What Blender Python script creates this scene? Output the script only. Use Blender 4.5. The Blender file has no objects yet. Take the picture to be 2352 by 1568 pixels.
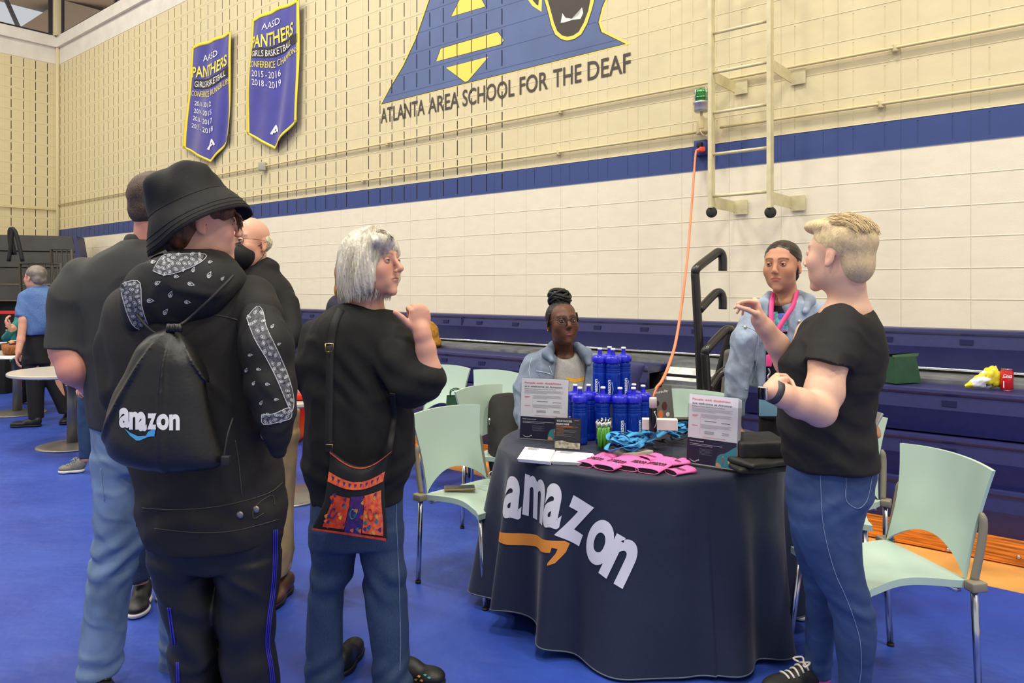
import bpy, bmesh, math, random
import numpy as np
from mathutils import Vector, Matrix
from mathutils.bvhtree import BVHTree
random.seed(7)
C = bpy.context.scene.collection
F, HY, H, CX = 1702.0, 661.4, 1.48, 1176.0          # focal length (px), horizon row, eye height, centre column
TH, WD = 0.6907, 5.564                               # wall normal angle, wall distance
N = Vector((math.sin(TH), math.cos(TH), 0)); U = Vector((-math.cos(TH), math.sin(TH), 0))
S0, BL, Z0, RW = 2.795, .4064, 2.4225, .2032          # wall joint phase, block length, stripe bottom, row height
def P(x, y, D): return Vector(((x-CX)/F*D, D, H-(y-HY)/F*D))
def PZ(x, y, z):                                     # pixel on a horizontal plane of height z
    D = (H-z)*F/(y-HY); return P(x, y, D)
def PN(x, y, n):                                     # pixel on a plane parallel to the long wall at distance n
    r = Vector(((x-CX)/F, 1, -(y-HY)/F)); t = n/r.dot(N)
    v = r*t; v.z += H; return v
def WP(s, z, off=0.0): 
    v = N*(WD-off)+U*s; v.z = z; return v
def sz(x, y, n=WD):
    v = PN(x, y, n); return v.dot(U), v.z
# ---------------------------------------------------------------- materials
def lin(c):
    return tuple((x/255/12.92 if x/255 <= .04045 else ((x/255+.055)/1.055)**2.4) for x in c)+(1,)
_M = {}
def mat(name, col, rough=.6, metal=0, noise=None, bump=None, stretch=(1,1,1), trans=0, alpha=1, sheen=0, coat=0, emit=0, attr=None, col2=None, spec=.5):
    if name in _M: return _M[name]
    m = bpy.data.materials.new(name); m.use_nodes = True; nt = m.node_tree; b = nt.nodes['Principled BSDF']
    b.inputs['Base Color'].default_value = lin(col); b.inputs['Roughness'].default_value = rough
    b.inputs['Metallic'].default_value = metal; b.inputs['Transmission Weight'].default_value = trans
    b.inputs['Alpha'].default_value = alpha; b.inputs['Sheen Weight'].default_value = sheen; b.inputs['Coat Weight'].default_value = coat
    b.inputs['Specular IOR Level'].default_value = spec
    if emit: b.inputs['Emission Color'].default_value = lin(col); b.inputs['Emission Strength'].default_value = emit
    tc = nt.nodes.new('ShaderNodeTexCoord'); mp = nt.nodes.new('ShaderNodeMapping'); mp.inputs['Scale'].default_value = stretch
    nt.links.new(tc.outputs['Object'], mp.inputs['Vector'])
    src = None
    if attr:
        a = nt.nodes.new('ShaderNodeAttribute'); a.attribute_name = attr; src = a.outputs['Color']
    if noise:
        n = nt.nodes.new('ShaderNodeTexNoise'); n.inputs['Scale'].default_value = noise[0]; n.inputs['Detail'].default_value = 5
        nt.links.new(mp.outputs['Vector'], n.inputs['Vector'])
        r = nt.nodes.new('ShaderNodeMapRange'); r.inputs['From Min'].default_value = .3; r.inputs['From Max'].default_value = .7
        r.inputs['To Min'].default_value = 0; r.inputs['To Max'].default_value = 1
        nt.links.new(n.outputs['Fac'], r.inputs['Value'])
        x = nt.nodes.new('ShaderNodeMix'); x.data_type = 'RGBA'; nt.links.new(r.outputs['Result'], x.inputs['Factor'])
        if src is None:
            c2 = col2 or tuple(min(255, v*(1+noise[1])+8*noise[1]) for v in col)
            c1 = col if col2 else tuple(v*(1-noise[1]) for v in col)
            x.inputs['A'].default_value = lin(c1); x.inputs['B'].default_value = lin(c2)
        else:
            x.blend_type = 'MULTIPLY'; x.inputs['Factor'].default_value = 1
            nt.links.remove(x.inputs['Factor'].links[0]); 
            r.inputs['To Min'].default_value = 1-noise[1]; r.inputs['To Max'].default_value = 1
            nt.links.new(src, x.inputs['A']); nt.links.new(r.outputs['Result'], x.inputs['B'])
        src = x.outputs['Result']
    if src: nt.links.new(src, b.inputs['Base Color'])
    if bump:
        n = nt.nodes.new('ShaderNodeTexNoise'); n.inputs['Scale'].default_value = bump[0]; n.inputs['Detail'].default_value = 4
        nt.links.new(mp.outputs['Vector'], n.inputs['Vector'])
        p = nt.nodes.new('ShaderNodeBump'); p.inputs['Strength'].default_value = bump[1]; p.inputs['Distance'].default_value = bump[2] if len(bump) > 2 else .005
        nt.links.new(n.outputs['Fac'], p.inputs['Height']); nt.links.new(p.outputs['Normal'], b.inputs['Normal'])
    _M[name] = m; return m
def tint_glass(name, col, mixf=.5, rough=.15):
    m = bpy.data.materials.new(name); m.use_nodes = True; nt = m.node_tree; b = nt.nodes['Principled BSDF']
    b.inputs['Base Color'].default_value = lin(col if mixf > .2 else (20, 22, 24)); b.inputs['Roughness'].default_value = rough
    t = nt.nodes.new('ShaderNodeBsdfTransparent'); t.inputs['Color'].default_value = lin(tuple(min(255, v*1.15+25) for v in col))
    x = nt.nodes.new('ShaderNodeMixShader'); x.inputs[0].default_value = mixf
    nt.links.new(t.outputs[0], x.inputs[1]); nt.links.new(b.outputs[0], x.inputs[2]); nt.links.new(x.outputs[0], nt.nodes['Material Output'].inputs[0])
    return m
# ---------------------------------------------------------------- objects
def tag(o, label=None, cat=None, group=None, kind=None):
    if label: o['label'] = label
    if cat: o['category'] = cat
    if group: o['group'] = group
    if kind: o['kind'] = kind
    return o
def empty(name, loc, label, cat, group=None, rz=0):
    o = bpy.data.objects.new(name, None); C.objects.link(o); o.location = loc; o.rotation_euler = (0, 0, rz); o.empty_display_size = .1
    return tag(o, label, cat, group)
def mobj(name, vs, fs, m, parent=None, smooth=True, world=True, mi=None, col=None):
    """one mesh object; world=True: vertices are in world space and moved into the (unrotated) parent's space"""
    me = bpy.data.meshes.new(name)
    if parent is not None and world:
        b = parent; L = Vector((0, 0, 0))
        while b is not None: L += b.location; b = b.parent
        vs = [(v[0]-L[0], v[1]-L[1], v[2]-L[2]) for v in vs]
    me.from_pydata([tuple(v) for v in vs], [], [tuple(f) for f in fs])
    for x in (m if isinstance(m, (list, tuple)) else [m]): me.materials.append(x)
    if smooth: me.polygons.foreach_set('use_smooth', [True]*len(me.polygons))
    if mi is not None: me.polygons.foreach_set('material_index', list(mi))
    if col is not None:
        a = me.color_attributes.new('Col', 'FLOAT_COLOR', 'POINT'); a.data.foreach_set('color', np.asarray(col, dtype=np.float32).ravel())
    me.update()
    o = bpy.data.objects.new(name, me); C.objects.link(o)
    if parent is not None: o.parent = parent
    return o
class G:
    """collects simple shapes into one mesh"""
    def __init__(s): s.v = []; s.f = []; s.mi = []; s.cur = 0
    def add(s, vs, fs):
        n = len(s.v); s.v += [Vector(v) for v in vs]; s.f += [tuple(i+n for i in f) for f in fs]; s.mi += [s.cur]*len(fs); return s
    def box(s, a, b, M=None, bev=0.0):
        bm = bmesh.new(); bmesh.ops.create_cube(bm, size=1)
        for v in bm.verts: v.co = Vector(((a[i]+b[i])/2+v.co[i]*(b[i]-a[i]) for i in range(3)))
        if bev: bmesh.ops.bevel(bm, geom=bm.edges[:]+bm.verts[:], offset=bev, segments=2, affect='EDGES', profile=.6)
        bm.verts.ensure_lookup_table(); vs = [M @ v.co if M else v.co.copy() for v in bm.verts]; fs = [[v.index for v in f.verts] for f in bm.faces]; bm.free()
        return s.add(vs, fs)
    def tube(s, pts, r, n=10, caps=True, closed=False):
        pts = [Vector(p) for p in pts]; m = len(pts); R = r if isinstance(r, (list, tuple)) else [r]*m
        vs = []; up = None
        for i, p in enumerate(pts):
            t = (pts[min(i+1, m-1)]-pts[max(i-1, 0)]).normalized()
            if up is None: up = Vector((0, 0, 1)) if abs(t.z) < .9 else Vector((1, 0, 0))
            a = t.cross(up).normalized(); up = a.cross(t).normalized()
            for k in range(n):
                q = 2*math.pi*k/n; vs.append(p+(a*math.cos(q)+up*math.sin(q))*R[i])
        fs = [(i*n+k, i*n+(k+1) % n, (i+1)*n+(k+1) % n, (i+1)*n+k) for i in range(m-1) for k in range(n)]
        if caps: fs += [tuple(range(n))[::-1], tuple((m-1)*n+k for k in range(n))]
        return s.add(vs, fs)
    def lathe(s, prof, c=(0, 0, 0), n=24, M=None):
        vs = []; fs = []; c = Vector(c)
        for r, z in prof:
            for k in range(n):
                q = 2*math.pi*k/n; p = Vector((r*math.cos(q), r*math.sin(q), z)); vs.append((M @ p if M else p)+c)
        m = len(prof)
        fs = [(i*n+k, i*n+(k+1) % n, (i+1)*n+(k+1) % n, (i+1)*n+k) for i in range(m-1) for k in range(n)]
        fs += [tuple(range(n))[::-1], tuple((m-1)*n+k for k in range(n))]
        return s.add(vs, fs)
    def grid(s, fn, nu, nv, flip=False):
        vs = [fn(i/nu, j/nv) for j in range(nv+1) for i in range(nu+1)]
        fs = [(j*(nu+1)+i, j*(nu+1)+i+1, (j+1)*(nu+1)+i+1, (j+1)*(nu+1)+i) for j in range(nv) for i in range(nu)]
        if flip: fs = [f[::-1] for f in fs]
        return s.add(vs, fs)
    def slab(s, fn, nu, nv, th):
        """sheet with thickness: fn(u,v)->point, thickness along th vector"""
        th = Vector(th); n = len(s.v)
        A = [Vector(fn(i/nu, j/nv)) for j in range(nv+1) for i in range(nu+1)]
        K = len(A); w = nu+1
        fs = [(j*w+i, j*w+i+1, (j+1)*w+i+1, (j+1)*w+i) for j in range(nv) for i in range(nu)]
        fs += [tuple(K+q for q in f[::-1]) for f in fs]
        rim = [i for i in range(w)]+[j*w+nu for j in range(1, nv+1)]+[nv*w+i for i in range(nu-1, -1, -1)]+[j*w for j in range(nv-1, 0, -1)]
        fs += [(rim[(i+1) % len(rim)], rim[i], K+rim[i], K+rim[(i+1) % len(rim)]) for i in range(len(rim))]
        return s.add(A+[a-th for a in A], fs)
    def obj(s, name, m, parent=None, smooth=True, world=True): return mobj(name, s.v, s.f, m, parent, smooth, world, s.mi if isinstance(m, (list, tuple)) else None)
def auto(o, ang=40):
    me = o.data; bm = bmesh.new(); bm.from_mesh(me)
    for e in bm.edges:
        if len(e.link_faces) == 2 and e.calc_face_angle(0) > math.radians(ang): e.smooth = False
    bm.to_mesh(me); bm.free(); return o
def spline(pts, n=8):
    pts = [Vector(p) for p in pts]; out = []
    for i in range(len(pts)-1):
        p0, p1, p2, p3 = pts[max(i-1, 0)], pts[i], pts[i+1], pts[min(i+2, len(pts)-1)]
        for k in range(n):
            t = k/n; out.append(.5*((2*p1)+(p2-p0)*t+(2*p0-5*p1+4*p2-p3)*t*t+(3*p1-p0-3*p2+p3)*t**3))
    return out+[pts[-1]]
# ---------------------------------------------------------------- lettering
_T = {}
def text2d(s, bold=0.0, nx=0, ny=0):
    """flat lettering: x spans 0..1 of its own width, y=1 is capital height; returns verts, faces, aspect"""
    key = (s, bold, nx, ny)
    if key in _T: return _T[key]
    cu = bpy.data.curves.new('t', 'FONT'); cu.body = s; cu.offset = bold; cu.resolution_u = 8 if len(s) == 1 else 4
    o = bpy.data.objects.new('t', cu); C.objects.link(o); dg = bpy.context.evaluated_depsgraph_get()
    me = bpy.data.meshes.new_from_object(o.evaluated_get(dg)); C.objects.unlink(o); bpy.data.objects.remove(o); bpy.data.curves.remove(cu)
    bm = bmesh.new(); bm.from_mesh(me); bpy.data.meshes.remove(me); bmesh.ops.remove_doubles(bm, verts=bm.verts[:], dist=1e-5)
    xs = [v.co.x for v in bm.verts]; x0, x1 = min(xs), max(xs)
    for v in bm.verts: v.co = Vector(((v.co.x-x0)/(x1-x0), v.co.y/.73, 0))
    for i in range(1, nx): bmesh.ops.bisect_plane(bm, geom=bm.verts[:]+bm.edges[:]+bm.faces[:], plane_co=(i/nx, 0, 0), plane_no=(1, 0, 0))
    for i in range(-1, ny+1):
        if ny: bmesh.ops.bisect_plane(bm, geom=bm.verts[:]+bm.edges[:]+bm.faces[:], plane_co=(0, i/ny, 0), plane_no=(0, 1, 0))
    bm.verts.ensure_lookup_table(); bm.verts.index_update()
    r = ([(v.co.x, v.co.y) for v in bm.verts], [[v.index for v in f.verts] for f in bm.faces], (x1-x0)/.73); bm.free()
    _T[key] = r; return r
def poly2d(pts, step=None):
    """triangulated outline, optionally cut into a grid of the given step"""
    bm = bmesh.new(); f = bm.faces.new([bm.verts.new((x, y, 0)) for x, y in pts]); bmesh.ops.triangulate(bm, faces=[f])
    if step:
        for a in (0, 1):
            lo = min(p[a] for p in pts); hi = max(p[a] for p in pts); k = lo+step
            while k < hi:
                co = [0, 0, 0]; no = [0, 0, 0]; co[a] = k; no[a] = 1
                bmesh.ops.bisect_plane(bm, geom=bm.verts[:]+bm.edges[:]+bm.faces[:], plane_co=co, plane_no=no); k += step
    bm.verts.ensure_lookup_table(); bm.verts.index_update()
    r = ([(v.co.x, v.co.y) for v in bm.verts], [[v.index for v in f.verts] for f in bm.faces]); bm.free(); return r
def put(g, tv, fn, orient=None):
    """add 2D verts/faces through a mapping to space; orient=(vector) makes the faces look that way"""
    vs = [fn(x, y) for x, y in tv[0]]; fs = tv[1]
    if orient is not None and fs:
        s = 0
        for f in fs[:60]:
            a, b, c = (Vector(vs[i]) for i in f[:3]); s += (b-a).cross(c-a).dot(orient)
        if s < 0: fs = [f[::-1] for f in fs]
    g.add(vs, fs); return g
# ---------------------------------------------------------------- smooth solid modelling (signed distance on a grid)
def rot(yaw=0, pitch=0, roll=0):
    """columns: local x, y, z; yaw turns local +y (front) from world +y towards -x"""
    return np.array((Matrix.Rotation(yaw, 3, 'Z') @ Matrix.Rotation(pitch, 3, 'X') @ Matrix.Rotation(roll, 3, 'Y')))
def facing(dx, dy): return math.atan2(-dx, dy)
def nz(x, y, z, f=10., sd=0.):
    a = np.sin(x*f*1.0+y*f*.7+z*f*.4+sd)+np.sin(-x*f*.6+y*f*1.1+z*f*.9+sd*2.1+1.3)+np.sin(x*f*.5-y*f*.8+z*f*1.3+sd*.7+4)
    b = np.sin(x*f*2.1+z*f*1.7-y*f*.9+sd*3.3+a)+np.sin(y*f*2.3-z*f*1.4+sd*1.9+a*.7)
    return a/3*.65+b/2*.35
class SD:
    def __init__(s, h=.005): s.ops = []; s.h = h
    def add(s, fn, lo, hi, k=.015, mode='u'): s.ops.append((fn, np.array(lo, float), np.array(hi, float), k, mode)); return s
    def cone(s, a, b, r1, r2, k=.015, mode='u'):
        a = np.array(a, float); b = np.array(b, float); ab = b-a; L = max(ab @ ab, 1e-9); R = max(r1, r2)
        def fn(x, y, z):
            t = np.clip(((x-a[0])*ab[0]+(y-a[1])*ab[1]+(z-a[2])*ab[2])/L, 0, 1)
            return np.sqrt((x-a[0]-t*ab[0])**2+(y-a[1]-t*ab[1])**2+(z-a[2]-t*ab[2])**2)-(r1+t*(r2-r1))
        return s.add(fn, np.minimum(a, b)-R, np.maximum(a, b)+R, k, mode)
    def sleeve(s, a, b, r1, r2, k=.015, cut=None):
        """tapered tube, round at a, cut flat at b"""
        a = np.array(a, float); b = np.array(b, float); ab = b-a; L = ab @ ab; n = ab/math.sqrt(L) if cut is None else np.array(cut, float)/np.linalg.norm(cut); R = max(r1, r2)
        def fn(x, y, z):
            t = ((x-a[0])*ab[0]+(y-a[1])*ab[1]+(z-a[2])*ab[2])/L; t1 = np.maximum(t, 0); tr = np.clip(t, 0, 1.2)
            d = np.sqrt((x-a[0]-t1*ab[0])**2+(y-a[1]-t1*ab[1])**2+(z-a[2]-t1*ab[2])**2)-(r1+tr*(r2-r1))
            return np.maximum(d, (x-b[0])*n[0]+(y-b[1])*n[1]+(z-b[2])*n[2])
        return s.add(fn, np.minimum(a, b)-R*1.3, np.maximum(a, b)+R*1.3, k)
    def chain(s, pts, k=.015):
        for p, q in zip(pts[:-1], pts[1:]): s.cone(p[0], q[0], p[1], q[1], k)
        return s
    def ell(s, c, r, R=None, k=.015, mode='u'):
        c = np.array(c, float); r = np.array(r, float); R = np.eye(3) if R is None else R; m = max(r)
        def fn(x, y, z):
            X, Y, Z = x-c[0], y-c[1], z-c[2]
            q = [(X*R[0, i]+Y*R[1, i]+Z*R[2, i]) for i in range(3)]
            k0 = np.sqrt((q[0]/r[0])**2+(q[1]/r[1])**2+(q[2]/r[2])**2); k1 = np.sqrt((q[0]/r[0]**2)**2+(q[1]/r[1]**2)**2+(q[2]/r[2]**2)**2)+1e-9
            return k0*(k0-1)/k1
        ext = np.sqrt(((R*r)**2).sum(1))
        return s.add(fn, c-ext, c+ext, k, mode)
    def box(s, c, hf, R=None, rd=.01, k=.01, mode='u'):
        c = np.array(c, float); hf = np.array(hf, float); R = np.eye(3) if R is None else R
        def fn(x, y, z):
            X, Y, Z = x-c[0], y-c[1], z-c[2]
            q = [np.abs(X*R[0, i]+Y*R[1, i]+Z*R[2, i])-(hf[i]-rd) for i in range(3)]
            o = np.sqrt(sum(np.maximum(a, 0)**2 for a in q)); return o+np.minimum(np.maximum(np.maximum(q[0], q[1]), q[2]), 0)-rd
        ext = (np.abs(R)*hf).sum(1)
        return s.add(fn, c-ext, c+ext, k, mode)
    def loft(s, rows, k=.02, yaw=0, rd=.01, mode='u', sq=2.0):
        """rows of (z, cx, cy, rx, ry)"""
        a = np.array(sorted([tuple(r) for r in rows])); zz = a[:, 0]; c_, s_ = math.cos(yaw), math.sin(yaw)
        zi = np.linspace(zz[0], zz[-1], 90); cols = []
        for j in range(1, 5):
            v = np.interp(zi, zz, a[:, j]); kern = np.array([1, 2, 3, 2, 1])/9.; w = np.convolve(np.pad(v, 2, mode='edge'), kern, 'valid'); w = np.convolve(np.pad(w, 2, mode='edge'), kern, 'valid'); cols.append(w)
        def fn(x, y, z):
            cx, cy, rx, ry = (np.interp(z.ravel(), zi, c).reshape(z.shape) for c in cols)
            X = x-cx; Y = y-cy; u = np.abs(X*c_+Y*s_)+0*z; v = np.abs(-X*s_+Y*c_)+0*z
            if sq == 2.0:
                k0 = np.sqrt((u/rx)**2+(v/ry)**2); k1 = np.sqrt((u/rx**2)**2+(v/ry**2)**2)+1e-6; d = k0*(k0-1)/k1
            else:
                k0 = ((u/rx)**sq+(v/ry)**sq)**(1/sq); d = (k0-1)*np.minimum(rx, ry)
            e = np.maximum(z-zz[-1], zz[0]-z)+0*d
            return np.maximum(d, e) if rd <= 0 else np.where((d > -rd) & (e > -rd), np.sqrt(np.maximum(d+rd, 0)**2+np.maximum(e+rd, 0)**2)-rd, np.maximum(d, e))
        m = max(a[:, 3].max(), a[:, 4].max())
        return s.add(fn, (a[:, 1].min()-m, a[:, 2].min()-m, zz[0]), (a[:, 1].max()+m, a[:, 2].max()+m, zz[-1]), k, mode)
    def sil(s, rows, k=.02, rd=.01, sq=2.0, mode='u'):
        """rows of (py, x left, x right, D, half depth): traced outline given real depth"""
        R = []
        for y, xl, xr, D, dp in rows:
            p = P((xl+xr)/2, y, D); R.append((p.z, p.x, p.y, (xr-xl)/2/F*D, dp))
        return s.loft(R, k, 0, rd, mode, sq)
    def limb(s, pts, k=.015):
        """points of (px, py, D, radius in px)"""
        return s.chain([(P(x, y, D), r/F*D) for x, y, D, r in pts], k)
    def disp(s, fn, lo=(-99,)*3, hi=(99,)*3): s.ops.append((fn, np.array(lo, float), np.array(hi, float), 0, 'd')); return s
    def plane(s, c, n, k=.0, lo=(-99,)*3, hi=(99,)*3):
        """keep the side the normal points away from"""
        c = np.array(c, float); n = np.array(n, float); n = n/np.linalg.norm(n)
        return s.add(lambda x, y, z: (x-c[0])*n[0]+(y-c[1])*n[1]+(z-c[2])*n[2], lo, hi, k, 'i')
    def build(s):
        h = s.h; us = [o for o in s.ops if o[4] == 'u']
        lo = np.min([o[1] for o in us], 0)-4*h-.012; hi = np.max([o[2] for o in us], 0)+4*h+.012
        n = np.ceil((hi-lo)/h).astype(int)+1
        ax = [(lo[i]+h*np.arange(n[i])).astype(np.float32) for i in range(3)]
        V = np.full(n, .08, np.float32)
        for fn, a, b, k, mode in s.ops:
            mg = (3*k+3*h) if mode in 'us' else 0
            i0 = np.clip(np.floor((a-mg-lo)/h).astype(int), 0, n); i1 = np.clip(np.ceil((b+mg-lo)/h).astype(int)+1, 0, n)
            if (i1 <= i0).any(): continue
            sl = tuple(slice(p, q) for p, q in zip(i0, i1))
            x = ax[0][sl[0]][:, None, None]; y = ax[1][sl[1]][None, :, None]; z = ax[2][sl[2]][None, None, :]
            d = fn(x, y, z); A = V[sl]
            if mode == 'd': V[sl] = A+d; continue
            if mode == 'i': V[sl] = np.maximum(A, d); continue
            if mode == 's': d = -d; A = -A; 
            if mode == 's':
                # smooth subtraction = -smin(-A', d')
                B = d if False else -d   # distance of tool
                A = -A
                hh = np.clip(.5-.5*(A+B)/k, 0, 1) if k else (A+B < 0)
                V[sl] = (A*(1-hh)+(-B)*hh)+k*hh*(1-hh); continue
            if k:
                hh = np.clip(.5+.5*(d-A)/k, 0, 1); V[sl] = d*(1-hh)+A*hh-k*hh*(1-hh)
            else: V[sl] = np.minimum(A, d)
        V[0] = V[-1] = .05; V[:, 0] = V[:, -1] = .05; V[:, :, 0] = V[:, :, -1] = .05
        ng = V < 0
        cnt = np.zeros(n-1, np.int8)
        for i in (0, 1):
            for j in (0, 1):
                for l in (0, 1): cnt += ng[i:n[0]-1+i, j:n[1]-1+j, l:n[2]-1+l]
        I = np.argwhere((cnt > 0) & (cnt < 8)); idm = np.full(n-1, -1, np.int32); idm[I[:, 0], I[:, 1], I[:, 2]] = np.arange(len(I))
        acc = np.zeros((len(I), 3)); w = np.zeros(len(I))
        cr = {c: V[I[:, 0]+c[0], I[:, 1]+c[1], I[:, 2]+c[2]].astype(float) for c in [(i, j, l) for i in (0, 1) for j in (0, 1) for l in (0, 1)]}
        for c in cr:
            for a in range(3):
                if c[a] == 0:
                    e = list(c); e[a] = 1; A = cr[c]; B = cr[tuple(e)]; m = (A < 0) != (B < 0)
                    t = np.where(m, A/np.where(m, A-B, 1), 0); p = np.array(c, float)[None, :]*np.ones((len(I), 1)); p[:, a] += t
                    acc += p*m[:, None]; w += m
        vs = lo+h*(I+acc/w[:, None])
        fs = []
        for a in range(3):
            b, c = (a+1) % 3, (a+2) % 3
            s0 = [slice(None)]*3; s1 = [slice(None)]*3; s0[a] = slice(0, -1); s1[a] = slice(1, None)
            E = np.argwhere(ng[tuple(s0)] != ng[tuple(s1)]); E = E[(E[:, b] > 0) & (E[:, c] > 0)]
            q = []
            for db, dc in ((0, 0), (1, 0), (1, 1), (0, 1)):
                X = E.copy(); X[:, b] -= db; X[:, c] -= dc; q.append(idm[X[:, 0], X[:, 1], X[:, 2]])
            q = np.stack(q, 1); neg = ng[E[:, 0], E[:, 1], E[:, 2]]
            q[~neg] = q[~neg][:, ::-1]; fs.append(q)
        fs = np.concatenate(fs); fs = fs[(fs >= 0).all(1)]
        # one relaxing pass
        for _ in range(2):
            sm = np.zeros_like(vs); ct = np.zeros(len(vs))
            for i in range(4):
                np.add.at(sm, fs[:, i], vs[fs[:, (i+1) % 4]]); np.add.at(ct, fs[:, i], 1)
            vs = vs*.5+sm/np.maximum(ct, 1)[:, None]*.5
        s.v, s.f = vs, fs; return vs, fs
    def obj(s, name, m, parent=None, colfn=None):
        vs, fs = s.build(); col = None
        if colfn is not None: col = colfn(vs)
        L = np.zeros(3)
        if parent is not None:
            b = parent
            while b is not None: L += np.array(b.location); b = b.parent
        me = bpy.data.meshes.new(name); me.vertices.add(len(vs)); me.vertices.foreach_set('co', (vs-L).astype(np.float32).ravel())
        me.loops.add(len(fs)*4); me.loops.foreach_set('vertex_index', fs.astype(np.int32).ravel())
        me.polygons.add(len(fs)); me.polygons.foreach_set('loop_start', np.arange(0, len(fs)*4, 4, dtype=np.int32)); me.polygons.foreach_set('loop_total', np.full(len(fs), 4, np.int32))
        me.update(calc_edges=True); me.polygons.foreach_set('use_smooth', np.ones(len(fs), bool))
        me.materials.append(m)
        if col is not None:
            a = me.color_attributes.new('Col', 'FLOAT_COLOR', 'POINT'); a.data.foreach_set('color', col.astype(np.float32).ravel())
        o = bpy.data.objects.new(name, me); C.objects.link(o)
        if parent is not None: o.parent = parent
        o_bvh[o.name] = (s.v, s.f); return o
o_bvh = {}
def bvh(o): v, f = o_bvh[o.name]; return BVHTree.FromPolygons([tuple(p) for p in v], [tuple(q) for q in f])
def stick(tree, org, dirv, off=.0015):
    """where a print lies on cloth"""
    h = tree.ray_cast(Vector(org), Vector(dirv).normalized())
    if h[0] is None: return None
    n = h[1]
    if n.dot(dirv) > 0: n = -n
    return h[0]+n*off
def stuck(tv, tree, fn, dirv, off=.0015):
    """project 2D verts/faces on a surface, dropping what misses it; returns verts, faces"""
    pv = [stick(tree, fn(x, y), dirv, off) for x, y in tv[0]]
    keep = [f for f in tv[1] if all(pv[i] is not None for i in f) and max((pv[f[i]]-pv[f[i-1]]).length for i in range(len(f))) < .05]
    pv = [p if p is not None else Vector((0, 0, 0)) for p in pv]; used = sorted({i for f in keep for i in f}); mp = {i: n for n, i in enumerate(used)}
    out = []
    for f in keep:
        a, b, c = (pv[i] for i in f[:3]); q = [mp[i] for i in f]
        out.append(q if (b-a).cross(c-a).dot(dirv) < 0 else q[::-1])
    return [pv[i] for i in used], out
# ================================================================ the hall
SC = 16.18                                            # corner position along the long wall
ZB = Z0+17*RW                                         # underside of the pale band
ZS = ZB+.53                                           # window sill
BEIGE, CREAM, BLUEP = (220, 207, 164), (236, 227, 202), (50, 70, 128)
def block_mat(name, rough=.55):
    """painted block wall: colour from face materials, grooves from block module"""
    m = bpy.data.materials.new(name); m.use_nodes = True; nt = m.node_tree; b = nt.nodes['Principled BSDF']; b.inputs['Roughness'].default_value = rough
    return m, nt, b
def wall_paint(name, col, rough=.6, grooves=True):
    m, nt, b = block_mat(name, rough); L = nt.links
    g = nt.nodes.new('ShaderNodeTexCoord'); sx = nt.nodes.new('ShaderNodeSeparateXYZ'); L.new(g.outputs['UV'], sx.inputs[0])
    def mth(op, a, bb=None):
        n = nt.nodes.new('ShaderNodeMath'); n.operation = op
        for i, v in enumerate((a, bb)):
            if v is None: continue
            if isinstance(v, (int, float)): n.inputs[i].default_value = v
            else: L.new(v, n.inputs[i])
        return n.outputs[0]
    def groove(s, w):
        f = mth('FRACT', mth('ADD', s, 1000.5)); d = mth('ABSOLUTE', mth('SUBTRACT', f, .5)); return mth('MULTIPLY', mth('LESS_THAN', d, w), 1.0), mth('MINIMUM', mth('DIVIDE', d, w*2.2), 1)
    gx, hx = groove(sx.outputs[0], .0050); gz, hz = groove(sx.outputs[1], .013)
    n = nt.nodes.new('ShaderNodeTexNoise'); n.inputs['Scale'].default_value = 3; n.inputs['Detail'].default_value = 6; L.new(g.outputs['UV'], n.inputs['Vector'])
    n2 = nt.nodes.new('ShaderNodeTexNoise'); n2.inputs['Scale'].default_value = 60; n2.inputs['Detail'].default_value = 3; L.new(g.outputs['UV'], n2.inputs['Vector'])
    hh = mth('MULTIPLY', hx, hz); hh = mth('ADD', hh, mth('MULTIPLY', n2.outputs['Fac'], .25))
    bp = nt.nodes.new('ShaderNodeBump'); bp.inputs['Strength'].default_value = .45; bp.inputs['Distance'].default_value = .006; L.new(hh, bp.inputs['Height']); L.new(bp.outputs[0], b.inputs['Normal'])
    x = nt.nodes.new('ShaderNodeMix'); x.data_type = 'RGBA'; L.new(n.outputs['Fac'], x.inputs['Factor'])
    x.inputs['A'].default_value = lin(tuple(v*.965 for v in col)); x.inputs['B'].default_value = lin(tuple(min(255, v*1.03) for v in col))
    y = nt.nodes.new('ShaderNodeMix'); y.data_type = 'RGBA'; y.blend_type = 'MULTIPLY'; y.inputs['B'].default_value = lin(tuple(255*v for v in (.90, .89, .86)))  # shadow line of the block grooves, put into the paint colour as a tint
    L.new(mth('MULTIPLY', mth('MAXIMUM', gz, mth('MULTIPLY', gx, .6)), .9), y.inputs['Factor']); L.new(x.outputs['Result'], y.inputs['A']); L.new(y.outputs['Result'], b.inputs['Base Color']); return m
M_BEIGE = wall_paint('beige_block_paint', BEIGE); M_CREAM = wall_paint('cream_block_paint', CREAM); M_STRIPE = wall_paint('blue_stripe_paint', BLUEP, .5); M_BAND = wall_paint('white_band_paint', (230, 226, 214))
M_CAV = mat('block_cavity', (70, 60, 42), .9); M_STEEL = mat('galvanised_steel', (165, 168, 165), .38, .8, noise=(9, .18)); M_CHROME = mat('chrome_tube', (200, 202, 208), .18, 1)
M_BLACK = mat('matte_black', (22, 22, 23), .6); M_BLKG = mat('gloss_black', (16, 16, 18), .25)
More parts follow.
